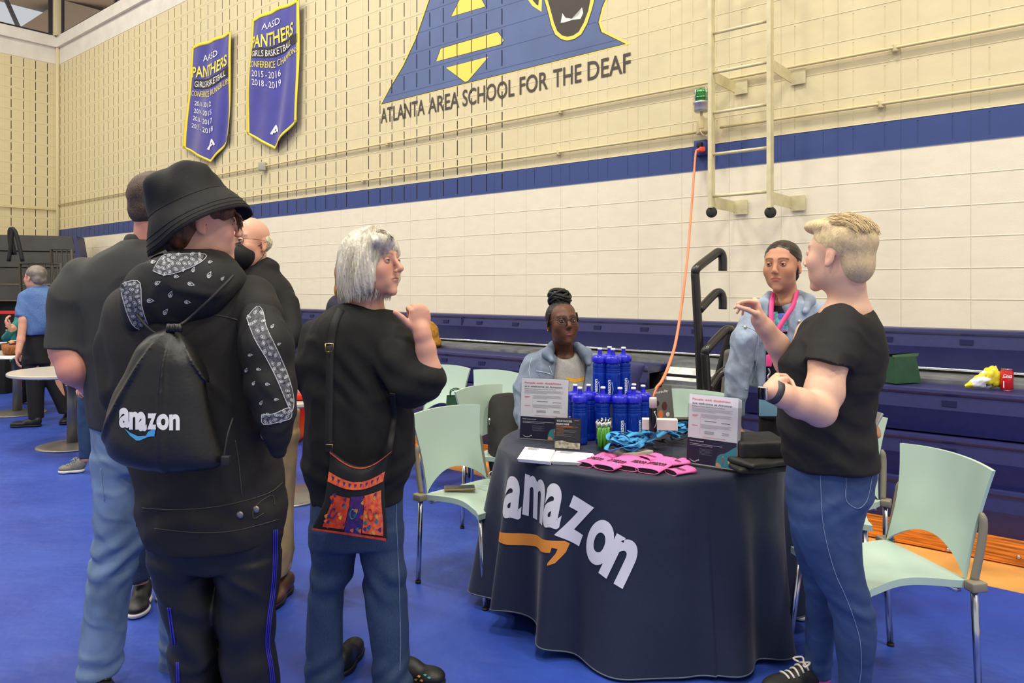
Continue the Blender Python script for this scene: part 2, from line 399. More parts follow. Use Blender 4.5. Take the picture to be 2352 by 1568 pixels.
def block_wall(name, org, du, s_lo, s_hi, phase, pil, slit_open, parentless=True, bands=None, zt=ZB, z_lo=-.2):
    """wall standing on (org + du*s): real slits in every block, open ones deep, filled ones shallow"""
    du = Vector(du); nn = N if abs(du.dot(U)) > .5 else U                 # outward (away from the hall)
    V = {}; vs = []; fs = []; mi = []; uv = []
    def vert(s, z, dep):
        k = (round(s, 4), round(z, 4), dep)
        if k not in V: V[k] = len(vs); p = org+du*s+nn*dep; vs.append((p.x, p.y, z)); uv.append(((s-phase)/BL, (z-Z0)/RW))
        return V[k]
    def quad(a, b, c, d, m): fs.append((a, b, c, d)); mi.append(m)
    ss = [s_lo]; cols = []
    k0 = math.floor((s_lo-phase)/BL); k = k0
    while phase+k*BL < s_hi:
        for q in (.25, .75):
            c = k+q; s = phase+c*BL
            if s_lo+.02 < s < s_hi-.02 and not pil(c): cols.append((s, slit_open(c)))
        k += 1
    zr = [z_lo, Z0-9.5*RW, Z0]+[Z0+i*RW for i in range(1, 18)]
    for zi in range(len(zr)-1):
        za, zb = zr[zi], zr[zi+1]; m = 1 if za < Z0-.001 else (2 if abs(za-Z0) < .01 and bands else 0)
        if zb <= Z0+.001 and bands:
            quad(vert(s_lo, za, 0), vert(s_hi, za, 0), vert(s_hi, zb, 0), vert(s_lo, zb, 0), m); continue
        if not bands: m = 0
        if not bands and zb <= Z0+.001:
            quad(vert(s_lo, za, 0), vert(s_hi, za, 0), vert(s_hi, zb, 0), vert(s_lo, zb, 0), m); continue
        e0, e1 = za+.028, zb-.02; prev = s_lo
        for s, op in cols:
            w = .0062 if op else .0045; dep = .035 if op else .0025; a, b = s-w, s+w
            quad(vert(prev, za, 0), vert(a, za, 0), vert(a, zb, 0), vert(prev, zb, 0), m)
            quad(vert(a, za, 0), vert(b, za, 0), vert(b, e0, 0), vert(a, e0, 0), m); quad(vert(a, e1, 0), vert(b, e1, 0), vert(b, zb, 0), vert(a, zb, 0), m)
            i0, i1, i2, i3 = vert(a, e0, dep), vert(b, e0, dep), vert(b, e1, dep), vert(a, e1, dep); mc = 3 if op else m
            quad(i0, i1, i2, i3, mc)
            for p, q, r, t in ((vert(a, e0, 0), vert(b, e0, 0), i1, i0), (vert(b, e0, 0), vert(b, e1, 0), i2, i1), (vert(b, e1, 0), vert(a, e1, 0), i3, i2), (vert(a, e1, 0), vert(a, e0, 0), i0, i3)): quad(p, q, r, t, mc)
            prev = b
        quad(vert(prev, za, 0), vert(s_hi, za, 0), vert(s_hi, zb, 0), vert(prev, zb, 0), m)
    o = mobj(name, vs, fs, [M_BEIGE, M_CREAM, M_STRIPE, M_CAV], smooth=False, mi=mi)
    l = o.data.uv_layers.new(name='UVMap'); l.data.foreach_set('uv', np.array([uv[i] for f in fs for i in f], dtype=np.float32).ravel())
    return tag(o, kind='structure')
pil = lambda c: abs(((c-10.25+6) % 12)-6) < .3
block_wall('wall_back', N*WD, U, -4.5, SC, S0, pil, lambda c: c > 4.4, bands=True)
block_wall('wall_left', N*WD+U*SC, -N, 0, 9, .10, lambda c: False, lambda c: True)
def room_bits():
    g = G()                                            # pale concrete band with the projecting sill
    def lay(a, b, za, zb, off, du, org, nn):
        p = [org+du*a, org+du*b]; c = []
        for q in p:
            for o in (0, -off):
                c.append(q+nn*o)
        vs = [(v.x, v.y, z) for z in (za, zb) for v in (c[0], c[2], c[3], c[1])]
        g.add(vs, [(0, 1, 2, 3), (4, 5, 6, 7), (0, 1, 5, 4), (1, 2, 6, 5), (2, 3, 7, 6), (3, 0, 4, 7)])
    o0, o1 = N*WD, N*WD+U*SC
    lay(-4.5, SC, ZB, ZB+.32, .004, U, o0, N); lay(-4.5, SC, ZB+.32, ZS, .06, U, o0, N)
    lay(0, 9, ZB, ZB+.32, .004, -N, o1, U); lay(0, 9, ZB+.32, ZS, .06, -N, o1, U)
    tag(g.obj('trim_1', mat('white_concrete', (226, 222, 210), .7, noise=(4, .03)), smooth=False), kind='structure')
    g = G(); ct = WP(SC, 0); 
    g.tube([WP(SC-.03, .0, .03), WP(SC-.03, 8.2, .03)], .035, 8); tag(g.obj('trim_2', mat('beige_trim', BEIGE, .6)), kind='structure')
    # clerestory: post, dark frames, glass, eaves beyond
    g = G(); lay(SC-.22, SC+.02, ZS, 8.2, .10, U, o0, N); lay(-.02, .12, ZS, 8.2, .10, -N, o1, U); tag(g.obj('trim_3', mat('beige_trim', BEIGE, .6), smooth=False), kind='structure')
    md = mat('dark_window_frame', (40, 38, 44), .4)
    for nm, (a, b, du, org, nn) in (('window_1', (.12, 4.0, -N, o1, U)), ('window_2', (-4.5, SC-.22, U, o0, N))):
        g = G(); zt = ZS+.78
        lay(a, b, ZS, ZS+.04, .03, du, org, nn); lay(a, b, zt-.06, zt+.02, .04, du, org, nn)
        x = a
        if nm == 'window_2': x = b-.07
        step = 2.4
        while a-.01 <= x <= b: lay(x, x+.07, ZS, zt, .04, du, org, nn); x += step if nm == 'window_1' else -step
        fr = tag(g.obj(nm, md, smooth=False), kind='structure')
        g = G(); p, q = org+du*a, org+du*b
        g.add([(p.x, p.y, ZS), (q.x, q.y, ZS), (q.x, q.y, zt), (p.x, p.y, zt)], [(0, 1, 2, 3)])
        gl = bpy.data.materials.get('window_glass')
        if gl is None: gl = tint_glass('window_glass', (235, 242, 248), .08, .05)
        g.obj('glass_pane', gl, fr, smooth=False)
        g = G(); lay(a-.3, b+.3, zt+.02, 9.4, .05, du, org, nn); tag(g.obj('wall_upper_'+('left' if nm == 'window_1' else 'back'), mat('beige_trim', BEIGE, .6), smooth=False), kind='structure')
        g = G(); p, q = org+nn*1.9+du*(a-3), org+nn*1.9+du*(b+3); r, s = org+nn*.1+du*(a-3), org+nn*.1+du*(b+3)
        zz = ZS+1.15
        g.add([(p.x, p.y, zz-.1), (q.x, q.y, zz-.1), (s.x, s.y, ZS+.80), (r.x, r.y, ZS+.80), (p.x, p.y, zz+.35), (q.x, q.y, zz+.35)], [(0, 1, 2, 3), (0, 1, 5, 4)])
        tag(g.obj('roof_eave', mat('grey_eave', (196, 192, 182), .8), smooth=False), 'pale roof overhang seen through the '+('left' if nm == 'window_1' else 'right')+' high window', 'roof overhang')
    # tree and leaning beam outside the left window
    sd = SD(.05); c = o1+U*4.2-N*1.3; c.z = 6.6
    for k in range(14): sd.ell((c.x+random.uniform(-.9, .9), c.y+random.uniform(-1.0, .8), c.z+random.uniform(-.7, .5)), (.35, .35, .3), k=.1)
    sd.disp(lambda x, y, z: .07*nz(x, y, z, 16, 2))
    t = empty('tree', (c.x, c.y, 0), 'pale blurred tree outside the high corner window', 'tree')
    sd.obj('crown', mat('far_leaves', (150, 172, 176), .9, noise=(14, .35)), t)
    G().tube([(c.x, c.y, 0), (c.x, c.y, 6.4)], .12, 8).obj('trunk', mat('bark', (95, 85, 75), .9), t)
    b0 = PN(60, 35, 0) if False else None
    a = o1+U*1.2; p1 = a-N*.55; p1.z = 7.3; p2 = a-N*.05; p2.z = 6.15
    g = G(); g.tube([p1, p2], .05, 4); tag(g.obj('roof_brace', mat('grey_brace', (120, 125, 135), .7), smooth=False), 'slanting grey brace outside the high corner window', 'brace')
    # floor
    g = G(); g.box((-22, -6, -.2), (12, 24, 0))
    wood = mat('maple_floor', (226, 168, 92), .3, noise=(3, .12), stretch=(1, 1, 1), coat=.3)
    tag(g.obj('floor', wood, smooth=False), kind='structure')
    # ceiling with its steel joists, far above the frame
    g = G()
    def cx(a, b, n0, n1, z0, z1):
        vs = [N*n+U*s+Vector((0, 0, z)) for z in (z0, z1) for n, s in ((n0, a), (n1, a), (n1, b), (n0, b))]; g.add(vs, [(0, 1, 2, 3), (7, 6, 5, 4), (0, 4, 5, 1), (1, 5, 6, 2), (2, 6, 7, 3), (3, 7, 4, 0)])
    cx(-8, SC+.1, -10, WD+.1, 9.35, 9.5)
    for i in range(10): cx(-7.5+i*2.4, -7.38+i*2.4, -10, WD, 9.0, 9.35)
    tag(g.obj('ceiling', mat('ceiling_paint', (214, 208, 190), .8), smooth=False), kind='structure')
room_bits()
# blue vinyl floor cover, softly wrinkled
def mat_cover():
    g = G(); e0 = N*4.335+U*-3.4; e1 = N*4.335+U*19.0; dv = -N*10.5
    def fn(u, v):
        p = e0+(e1-e0)*u+dv*v; x, y = p.x, p.y
        z = .004+.0022*math.sin(x*7+1.3*math.sin(y*3.1))*math.sin(y*5.2+2*math.sin(x*1.7))+.0016*math.sin((x+y)*13+2*math.sin(x*4.1))
        return Vector((x, y, z if 0 < v else .004))
    g.grid(fn, 220, 110)
    m = mat('blue_vinyl', (42, 68, 160), .42, noise=(1.6, .10), bump=(2.6, 1.0, .03), stretch=(1, 1, 1), col2=(52, 82, 176))
    g2 = G(); g2.v = g.v; g2.f = g.f; g2.mi = g.mi
    tag(g2.obj('floor_cover', m), 'bright blue vinyl sheet laid over the gym floor', 'floor cover')
mat_cover()
# conduits along the wall
def conduits():
    mb = mat('beige_pipe', (214, 199, 150), .45)
    for z, a, b, gp, lab in ((H+1.6309, -4.5, SC-.05, .12, 'upper beige conduit pipe running along the block wall above the blue stripe'), ):
        if lab is None: continue
        g = G(); g.tube([WP(a+i*(b-a)/8, z, .03) for i in range(9)], .011, 8)
        e = empty('wall_conduit', WP(a, z, .03), lab, 'pipe'); g.obj('pipe', mb, e)
        g = G(); p = WP(8.9, z, .035); g.box((p.x-.05, p.y-.05, p.z-.06), (p.x+.05, p.y+.03, p.z+.05), bev=.01); g.obj('junction_box', mat('grey_box', (170, 165, 150), .5), e)
        for q in (1.2, 4.0, 6.4): 
            p = WP(q, z, .02); G().box((p.x-.02, p.y-.02, z-.025), (p.x+.02, p.y+.02, z+.025), bev=.004).obj('clamp', mb, e)
    # lower conduit, just over the stripe, stops at the ladder's horn
    def low(a, b, z, lab):
        e = empty('wall_conduit', WP(a, z, .03), lab, 'pipe'); G().tube([WP(a+i*(b-a)/8, z, .03) for i in range(9)], .011, 8).obj('pipe', mb, e)
        for i in range(3):
            p = WP(a+(b-a)*(i+.5)/3, z, .02); G().box((p.x-.02, p.y-.02, z-.025), (p.x+.02, p.y+.02, z+.025), bev=.004).obj('clamp', mb, e)
    s, zl = sz(1540, 316); z = sz(1620, 303)[1]
    low(2.62, sz(430, 480)[0], z+.0, 'lower beige conduit pipe just above the blue stripe, left of the ladder')
    low(-4.5, 2.45, sz(1900, 259)[1], 'lower beige conduit pipe right of the ladder')
    q0 = N*WD+U*(SC-.03); zc = sz(140, 483)[1]
    e = empty('wall_conduit', (q0.x, q0.y, zc), 'thin beige conduit on the left side wall', 'pipe'); G().tube([q0-N*i*.8+Vector((0, 0, zc)) for i in range(6)], .011, 8).obj('pipe', mb, e)
conduits()
# ================================================================ painted emblem and lettering on the wall
def emblem():
    e = empty('wall_emblem', WP(6.5, 4.2, 0), 'painted blue and yellow letter A emblem with dark fanged muzzle on block wall', 'wall emblem')
    def add(name, pts, m, off):
        q = [sz(x, y) for x, y in pts]; g = G(); put(g, poly2d(q), lambda s, z: WP(s, z, off), -N); return g.obj(name, m, e, smooth=False)
    yel, blu, dk, wh = mat('yellow_wall_paint', (244, 220, 96), .6), mat('emblem_blue_paint', (86, 104, 146), .55, noise=(2.5, .05)), mat('emblem_dark_paint', (66, 58, 48), .6), mat('emblem_white_paint', (236, 234, 225), .6)
    blue = [(878, 238), (898.5, 201), (928, 152), (957, 90), (988, 0), (1030, -150), (1120, -420), (1330, -480), (1400, -150), (1389, 0), (1382, 16), (1373, 52), (1380, 75), (1434.6, 100.7)]
    out = [(872, 242), (894, 200), (922, 152), (951, 90), (982, 0), (1024, -150), (1112, -430), (1338, -490), (1412, -150), (1396, 0), (1389, 16), (1380, 50), (1388, 70), (1450, 100.7)]
    lineo = [(875.5, 240), (896.5, 200.5), (925.5, 152), (954.5, 90), (985.5, 0), (1027.5, -150), (1117, -424), (1333, -484), (1404, -150), (1391, 0), (1384, 16), (1375, 51), (1382, 73.5), (1438, 101)]
    add('yellow_edge', out, yel, .0008); add('dark_outline', lineo, dk, .0012); add('blue_field', blue, blu, .0016)
    def inset(name, pts, k=1.7):
        cx = sum(p[0] for p in pts)/len(pts); cy = sum(p[1] for p in pts)/len(pts)
        big = []
        for i in range(len(pts)):                       # push edges outward along their normals
            a, b, c = Vector(pts[i-1]), Vector(pts[i]), Vector(pts[(i+1) % len(pts)])
            n1 = Vector((b.y-a.y, a.x-b.x)).normalized(); n2 = Vector((c.y-b.y, b.x-c.x)).normalized()
            n = (n1+n2); n = n/max(n.length, .5)
            if n.dot(b-Vector((cx, cy))) < 0: n = -n
            big.append(tuple(b+n*k))
        add(name+'_outline', big, dk, .0020); return add(name, pts, yel, .0026)
    inset('yellow_wedge', [(1037, 38), (1056, 0), (1075, -60), (1090, -60), (1107, 0), (1115, 15)])
    inset('yellow_bar', [(1002.4, 141), (1012.8, 112), (1143.4, 73.5), (1157.8, 92.5), (1150, 102)])
    inset('yellow_triangle', [(1024.5, 155.6), (1123, 130), (1074.6, 186.4), (1068, 188)])
    T = lambda L: [(840+x/3.675, y/3.675) for x, y in L]
    ym = T([(1490, -60), (1530, 60), (1570, 220), (1600, 290), (1650, 330), (1700, 342), (1760, 330), (1820, 290), (1870, 200), (1910, 80), (1945, -60)])
    om = T([(1482, -60), (1523, 60), (1563, 222), (1594, 296), (1646, 338), (1700, 351), (1764, 338), (1827, 296), (1878, 203), (1918, 80), (1953, -60)])
    bm_ = T([(1520, -60), (1555, 60), (1590, 190), (1618, 262), (1660, 300), (1705, 310), (1752, 300), (1800, 268), (1843, 190), (1880, 90), (1910, -60)])
    add('muzzle_outline', om, dk, .0020); add('muzzle_yellow', ym, yel, .0026); add('muzzle', bm_, dk, .0032)
    add('ear_yellow', T([(1370, -30), (1372, 0), (1408, 50), (1485, 100), (1490, -30)]), yel, .0024); add('ear', T([(1400, -30), (1412, 5), (1445, 42), (1458, 48), (1466, -30)]), dk, .0030)
    add('fangs', T([(1648, 193), (1662, 112), (1688, 150), (1740, 160), (1790, 138), (1808, 122), (1828, 62), (1838, 110), (1815, 160), (1750, 167), (1680, 190)]), wh, .0038)
    # block slits and courses showing through the paint
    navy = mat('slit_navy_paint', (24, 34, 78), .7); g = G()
    def inside(x, y, pl):
        r = False
        for i in range(len(pl)):
            (x1, y1), (x2, y2) = pl[i-1], pl[i]
            if (y1 > y) != (y2 > y) and x < (x2-x1)*(y-y1)/(y2-y1)+x1: r = not r
        return r
    bq = [sz(x, y) for x, y in blue]; tq = [[sz(x, y) for x, y in L] for L in ([(1037, 38), (1056, 0), (1075, -60), (1090, -60), (1107, 0), (1115, 15)], [(1002.4, 141), (1012.8, 112), (1143.4, 73.5), (1157.8, 92.5), (1150, 102)], [(1024.5, 155.6), (1123, 130), (1074.6, 186.4), (1068, 188)])]
    g2 = G()
    for k in range(0, 40):
        c = .25+.5*k; s = S0+c*BL
        for r in range(4, 17):
            za, zb = Z0+r*RW+.028, Z0+(r+1)*RW-.02
            if c < 4.4: continue
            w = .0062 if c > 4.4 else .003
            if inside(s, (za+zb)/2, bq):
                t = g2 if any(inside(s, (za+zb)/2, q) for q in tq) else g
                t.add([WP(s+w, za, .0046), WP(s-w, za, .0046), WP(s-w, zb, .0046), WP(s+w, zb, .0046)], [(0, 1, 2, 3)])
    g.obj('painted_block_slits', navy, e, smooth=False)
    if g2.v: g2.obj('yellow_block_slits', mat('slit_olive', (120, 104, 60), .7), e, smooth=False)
    g = G()
    for r in range(5, 17):
        z = Z0+r*RW; xs = [s/50 for s in range(0, 600)]; run = None
        for s in xs+[99]:
            ok = inside(s, z, bq) and not any(inside(s, z, q) for q in tq)
            if ok and run is None: run = s
            if not ok and run is not None:
                if s-run > .04: g.add([WP(run, z-.0025, .0019), WP(s, z-.0025, .0019), WP(s, z+.0025, .0019), WP(run, z+.0025, .0019)], [(3, 2, 1, 0)])
                run = None
    g.obj('painted_block_joints', mat('joint_navy_paint', (52, 68, 122), .7), e, smooth=False)
    tx = mat('wall_letter_paint', (74, 64, 54), .6)
    words = [('ATLANTA', 875, 283, 976, 265), ('AREA', 984, 263, 1055, 249), ('SCHOOL', 1063, 243, 1182, 221), ('FOR', 1194, 213, 1259, 201), ('THE', 1271, 198, 1336, 186), ('DEAF', 1350, 182, 1449, 163)]
    w = empty('painted_lettering', WP(6.5, 3.6, 0), 'dark painted school name lettering under the emblem on block wall', 'lettering')
    zb0 = sz(875, 283)[1]; zb1 = sz(1449, 164)[1]; sa0, sb0 = sz(875, 283)[0], sz(1449, 164)[0]
    for t, xa, ya, xb, yb in words:
        sa, sb = sz(xa, ya)[0], sz(xb, yb)[0]; g = G()
        base = lambda s: zb0+(zb1-zb0)*(s-sa0)/(sb0-sa0)
        put(g, text2d(t, .012), lambda x, y: WP(sa+(sb-sa)*x, base(sa+(sb-sa)*x)+y*.172, .005), -N); g.obj('word', tx, w, smooth=False)
emblem()
# ================================================================ hanging banners
def banner(TL, TR, BR, TIP, BLc, texts, label, off=.07, seed=0):
    n = WD-off; c = [PN(x, y, n) for x, y in (TL, TR, BR, TIP, BLc)]
    e = empty('banner', c[0], label, 'banner')
    W = (c[1]-c[0]).length
    def pos(u, v, extra=0):
        """u across, v 0 top..1 shoulder; >1 towards the tip"""
        t = c[0].lerp(c[1], u); 
        bt = (c[4].lerp(c[3], u/.5) if u < .5 else c[3].lerp(c[2], (u-.5)/.5))
        p = t.lerp(bt, v)
        f = .018*math.sin(u*9+seed+v*2)*min(1, v*3)*1.0+.012*math.sin(u*17+v*5+seed*2)+.015*math.sin(v*6+u*4+seed)
        return p-N*(f+extra)
    blu, yel = mat('banner_satin_blue', (52, 52, 150), .35, noise=(5, .06), sheen=.3), mat('banner_yellow_trim', (240, 220, 70), .5)
    g = G(); g.slab(lambda u, v: pos(u, v), 28, 44, -N*.003); g.obj('cloth', blu, e)
    g = G()
    for a, b, cc, d in ((0, 0, 1, .028), (0, .978, 1, 1.0)): g.slab(lambda u, v: pos(u, cc*0+a*0+(b+(d-b)*v), .004), 28, 2, -N*.005)
    for a in (0, .955): g.slab(lambda u, v: pos(a+.045*u, v, .0045), 2, 44, -N*.005)
    g.obj('yellow_border', yel, e)
    wh, ye, bk = mat('banner_white_print', (240, 240, 240), .6), mat('banner_yellow_print', (238, 222, 84), .6), mat('banner_black_print', (34, 30, 36), .6)
    for t in texts:
        s, u0, u1, v, h, m = t[:6]
        if s is None:
            g = G(); g.grid(lambda u, w: pos(u0+(u1-u0)*u, v-h*(w-.0), .005), 16, 4); g.obj('printed_band', bk, e); continue
        g = G(); put(g, text2d(s, .02 if h > .06 else 0, 10, 2), lambda x, y: pos(u0+(u1-u0)*x, v-h*y, .008), -N); g.obj('printed_text', {'w': wh, 'y': ye, 'k': bk}[m], e)
    for u, v in ((.02, .01), (.98, .01), (.02, .98), (.98, .98)):
        p = pos(u, v, .01); G().lathe([(.001, 0), (.008, 0), (.008, .004)], p, 8).obj('grommet', mat('brass', (180, 150, 80), .4, .8), e)
    return e
banner((442, 107), (532, 70), (523, 318), (483, 373), (421, 340), [('AASD', .28, .66, .165, .055, 'w'), ('PANTHERS', .06, .93, .30, .10, 'y'), (None, .1, .95, .405, .085, 'k'), ('GIRLS BASKETBALL', .12, .9, .39, .055, 'w'), ('CONFERENCE RUNNER-UPS', .07, .97, .475, .05, 'y'),
    ('2011 - 2012', .14, .56, .56, .042, 'w'), ('2014 - 2015', .14, .57, .63, .042, 'w'), ('2016 - 2017', .13, .58, .70, .042, 'w'), ('2017 - 2018', .12, .59, .77, .042, 'w'), ('A', .46, .64, .90, .075, 'w')],
    'left blue pennant banner with yellow trim listing four runner-up seasons on wall', seed=2)
banner((575, 43), (690, -2), (683, 280), (628, 343), (568, 308), [('AASD', .28, .64, .13, .05, 'w'), ('PANTHERS', .07, .9, .26, .10, 'y'), (None, .08, .97, .345, .075, 'k'), ('GIRLS BASKETBALL', .1, .85, .335, .05, 'w'), ('CONFERENCE CHAMPIONS', .05, .98, .42, .05, 'y'),
    ('2015 - 2016', .12, .60, .495, .05, 'w'), ('2018 - 2019', .12, .60, .565, .05, 'w'), ('A', .42, .60, .90, .075, 'w')],
    'right blue pennant banner with yellow trim listing two champion seasons on wall', seed=5)
# ================================================================ roof ladder, beacon light, socket and orange cable
def ladder():
    n = WD-.42
    mb = mat('ladder_paint', (212, 202, 160), .45, noise=(12, .05))
    def q(x, y, nn=n): return PN(x, y, nn)
    e = empty('wall_ladder', q(1634, 480), 'cream painted steel access ladder hung on block wall', 'ladder')
    a0, a1, b0, b1 = q(1634, -400), q(1634, 478), q(1769, -400), q(1769, 478)
    a0.x, a0.y, b0.x, b0.y = a1.x, a1.y, b1.x, b1.y
    R = Matrix.Rotation(math.atan2(U.y, U.x), 4, 'Z')
    def bar(p, r, w, t, name):
        g = G(); M = Matrix.Translation(p) @ R; g.box((-w/2, -t/2, 0), (w/2, t/2, (r-p).z), M, bev=.004); return g.obj(name, mb, e, smooth=False)
    bar(a1, a0, .030, .065, 'side_rail'); bar(b1, b0, .030, .065, 'side_rail')
    for y in (448, 352, 257, 165, 75, -18, -110, -200):
        zz = q(1634, y+3).z; p = a1.copy(); p.z = zz; r = b1.copy(); r.z = zz
        G().tube([p, r], .0115, 10).obj('rung', mb, e)
    for zc, nm in ((q(1634, 468).z, 1), (q(1634, 178).z, 2), (q(1634, -120).z, 3)):
        for c in (a1, b1):
            sgn = -1
            g = G(); p = c.copy(); p.z = zc; w = p+N*(.41)
            g.add([p+Vector((0, 0, -.03)), w+Vector((0, 0, -.03)), w+Vector((0, 0, .055)), p+Vector((0, 0, .055)), p-U*.008+Vector((0, 0, -.03)), w-U*.008+Vector((0, 0, -.03)), w-U*.008+Vector((0, 0, .055)), p-U*.008+Vector((0, 0, .055))],
                  [(0, 1, 2, 3), (7, 6, 5, 4), (0, 4, 5, 1), (1, 5, 6, 2), (2, 6, 7, 3), (3, 7, 4, 0)])
            k = w-U*.11
            g.add([w-N*.0+Vector((0, 0, -.05)), k+Vector((0, 0, -.05)), k+Vector((0, 0, .06)), w+Vector((0, 0, .06)), w-N*.01+Vector((0, 0, -.05)), k-N*.01+Vector((0, 0, -.05)), k-N*.01+Vector((0, 0, .06)), w-N*.01+Vector((0, 0, .06))],
                  [(0, 1, 2, 3), (7, 6, 5, 4), (0, 4, 5, 1), (1, 5, 6, 2), (2, 6, 7, 3), (3, 7, 4, 0)])
            g.obj('wall_bracket', mb, e, smooth=False)
    for c in (a1, b1):
        g = G(); p = c+Vector((0, 0, -.02))-N*.0
        g.lathe([(.001, -.012), (.034, -.012), (.04, -.004), (.04, .012), (.034, .018), (.001, .018)], p+Vector((0, 0, -.01)), 18, Matrix.Rotation(math.pi/2, 3, 'X') @ Matrix.Rotation(.0, 3, 'Y'))
        g.obj('rubber_wheel', mat('black_rubber', (38, 38, 36), .7), e)
ladder()
def beacon():
    c = PN(1611, 255, WD-.16); e = empty('beacon_light', c, 'green warning beacon with silver base on block wall beside ladder', 'beacon light')
    s = (WD-.16)/PN(1611, 255, WD-.16).dot(N); k = c.y/F
    top = PN(1612, 208, WD-.16); base = PN(1611, 233, WD-.16)
    G().lathe([(.001, 0), (15*k, 0), (15*k, 22*k), (14*k, 26*k), (.001, 26*k)], base, 24).obj('green_lens', mat('green_lens', (30, 160, 40), .15, trans=.2, coat=.6), e)
    G().lathe([(.001, -24*k), (15*k, -24*k), (17*k, -20*k), (17*k, -8*k), (19.5*k, -6*k), (19.5*k, -2*k), (15*k, 0), (.001, 0)], base, 24).obj('metal_base', mat('cast_aluminium', (190, 190, 192), .35, .7), e)
    g = G()
    for a in range(4):
        q = a*math.pi/2+.4; dx, dy = math.cos(q)*17*k, math.sin(q)*17*k
        g.tube([base+Vector((dx, dy, -4*k)), base+Vector((dx, dy, 29*k)), base+Vector((0, 0, 31*k))], 1.0*k, 6)
    for zz in (8, 20): g.tube([base+Vector((math.cos(t*math.pi/8)*17*k, math.sin(t*math.pi/8)*17*k, zz*k)) for t in range(17)], .8*k, 5)
    g.obj('wire_guard', M_CHROME, e)
    g = G(); p = base+Vector((0, 0, -24*k)); 
    g.tube([p, p+Vector((0, 0, -12*k))], 3*k, 8); g.box((p.x-6*k, p.y-5*k, p.z-40*k), (p.x+6*k, p.y+5*k, p.z-10*k), bev=.01); g.box((p.x-3*k, p.y-4*k, p.z-46*k), (p.x+20*k, p.y+.13, p.z-14*k), bev=.01)
    g.tube(spline([p+Vector((-4*k, -4*k, -40*k)), p+Vector((0, -6*k, -52*k)), p+Vector((12*k, -4*k, -55*k)), p+Vector((22*k, 0, -46*k))]), 1.2*k, 6)
    g.obj('mounting_arm', mat('beige_pipe', (214, 199, 150), .45), e)
beacon()
def cable():
    c = PN(1612, 340, WD-.03); e = empty('wall_socket', c, 'blue painted socket box on the wall stripe left of ladder', 'socket')
    R = Matrix.Rotation(math.atan2(U.y, U.x), 4, 'Z')
    G().box((-.055, -.035, -.06), (.055, .035, .06), Matrix.Translation(c) @ R, bev=.008).obj('box', mat('socket_blue', (38, 56, 128), .45), e)
    G().box((-.022, -.012, -.018), (.022, .012, .018), Matrix.Translation(c-N*.04+Vector((0, 0, .02))) @ R, bev=.004).obj('socket_face', M_BLACK, e)
    o = (250, 140, 100)
    pts = [PN(1611, 344, WD-.09), PN(1603, 344, WD-.12), PN(1598, 352, WD-.13), PN(1594, 400, WD-.2), PN(1588, 480, WD-.4), PN(1580, 580, WD-.75), PN(1572, 650, WD-1.0), PN(1563, 720, WD-1.25), PN(1551, 790, WD-1.6), PN(1535, 842, WD-1.9), PN(1520, 875, WD-2.1), PN(1507, 892, WD-2.15), PN(1493, 925, WD-2.2), PN(1470, 985, WD-2.15)]
    e2 = empty('extension_cord', pts[0], 'orange extension cord hanging from the wall socket towards the laptop', 'cord')
    G().tube(spline(pts, 10), .0085, 8).obj('cable', mat('orange_cable', o, .5), e2)
    p = pts[0]; G().box((p.x-.02, p.y-.03, p.z-.016), (p.x+.025, p.y+.03, p.z+.02), bev=.006).obj('plug', mat('orange_plug', (238, 80, 50), .45), e2)
cable()
# ================================================================ telescopic benches along the wall
def ext(g, prof, a, b, close=True):
    """profile of (n, z) pushed along the wall from s=a to s=b"""
    m = len(prof); vs = [N*n+U*s+Vector((0, 0, z)) for s in (a, b) for n, z in prof]
    fs = [(i, (i+1) % m, m+(i+1) % m, m+i) for i in range(m if close else m-1)]
    if close: fs += [tuple(range(m))[::-1], tuple(range(m, 2*m))]
    return g.add(vs, fs)
M_BENCH = mat('bench_blue_plastic', (35, 37, 90), .38, noise=(30, .06)); M_BENCHD = mat('bench_pocket_blue', (22, 24, 74), .5)
SA = (N*4.78).dot(U)
def s_at(px, n): return PN(px, 700, n).dot(U)
BLE = empty('bleacher', N*5.0+U*1.0+Vector((0, 0, .005)), 'closed blue plastic telescopic bleacher along the cream wall with an open aisle gap', 'bleacher')
def bench(a, b, n0, zt, dep, hh=.252):
    g = G()
    ext(g, [(n0+dep, zt), (n0+.012, zt), (n0, zt-.006), (n0-.004, zt-.022), (n0+.004, zt-.034), (n0+.006, zt-.04), (n0-.012, zt-.115), (n0-.010, zt-.125), (n0+.012, zt-hh), (n0+.03, zt-hh), (n0+.03, zt-.05), (n0+dep, zt-.05)], a, b)
    R = Matrix.Rotation(math.atan2(U.y, U.x), 4, 'Z'); k = a+.25; g.cur = 1
    while k < b-.1:
        g.box((-.036, -.006, -.017), (.036, .006, .017), Matrix.Translation(N*(n0-.0045)+U*k+Vector((0, 0, zt-.078))) @ R); k += .457
    k = a+.48
    while k < b-.1:
        g.box((-.0012, -.002, -.11), (.0012, .012, -.03), Matrix.Translation(N*(n0-.004)+U*k+Vector((0, 0, zt))) @ R); k += 2.742
    return g.obj('seat_row', [M_BENCH, M_BENCHD], BLE, smooth=False)
sL, sR0 = s_at(1484, 4.78), s_at(1700, 4.78); SLEFT, SRIGHT = 13.6, -3.6
bench(SRIGHT, SLEFT, 5.40, 1.218, .17)
bench(sL, SLEFT, 4.80, .905, .30)
bench(SRIGHT, sR0, 4.80, .905, .30)
bench(sL+.02, SLEFT, 4.775, .642, .25)
bench(SRIGHT, sR0, 4.775, .642, .25)
bench(sL+.02, SLEFT, 4.755, .389, .25)
bench(SRIGHT, sR0, 4.755, .389, .25)
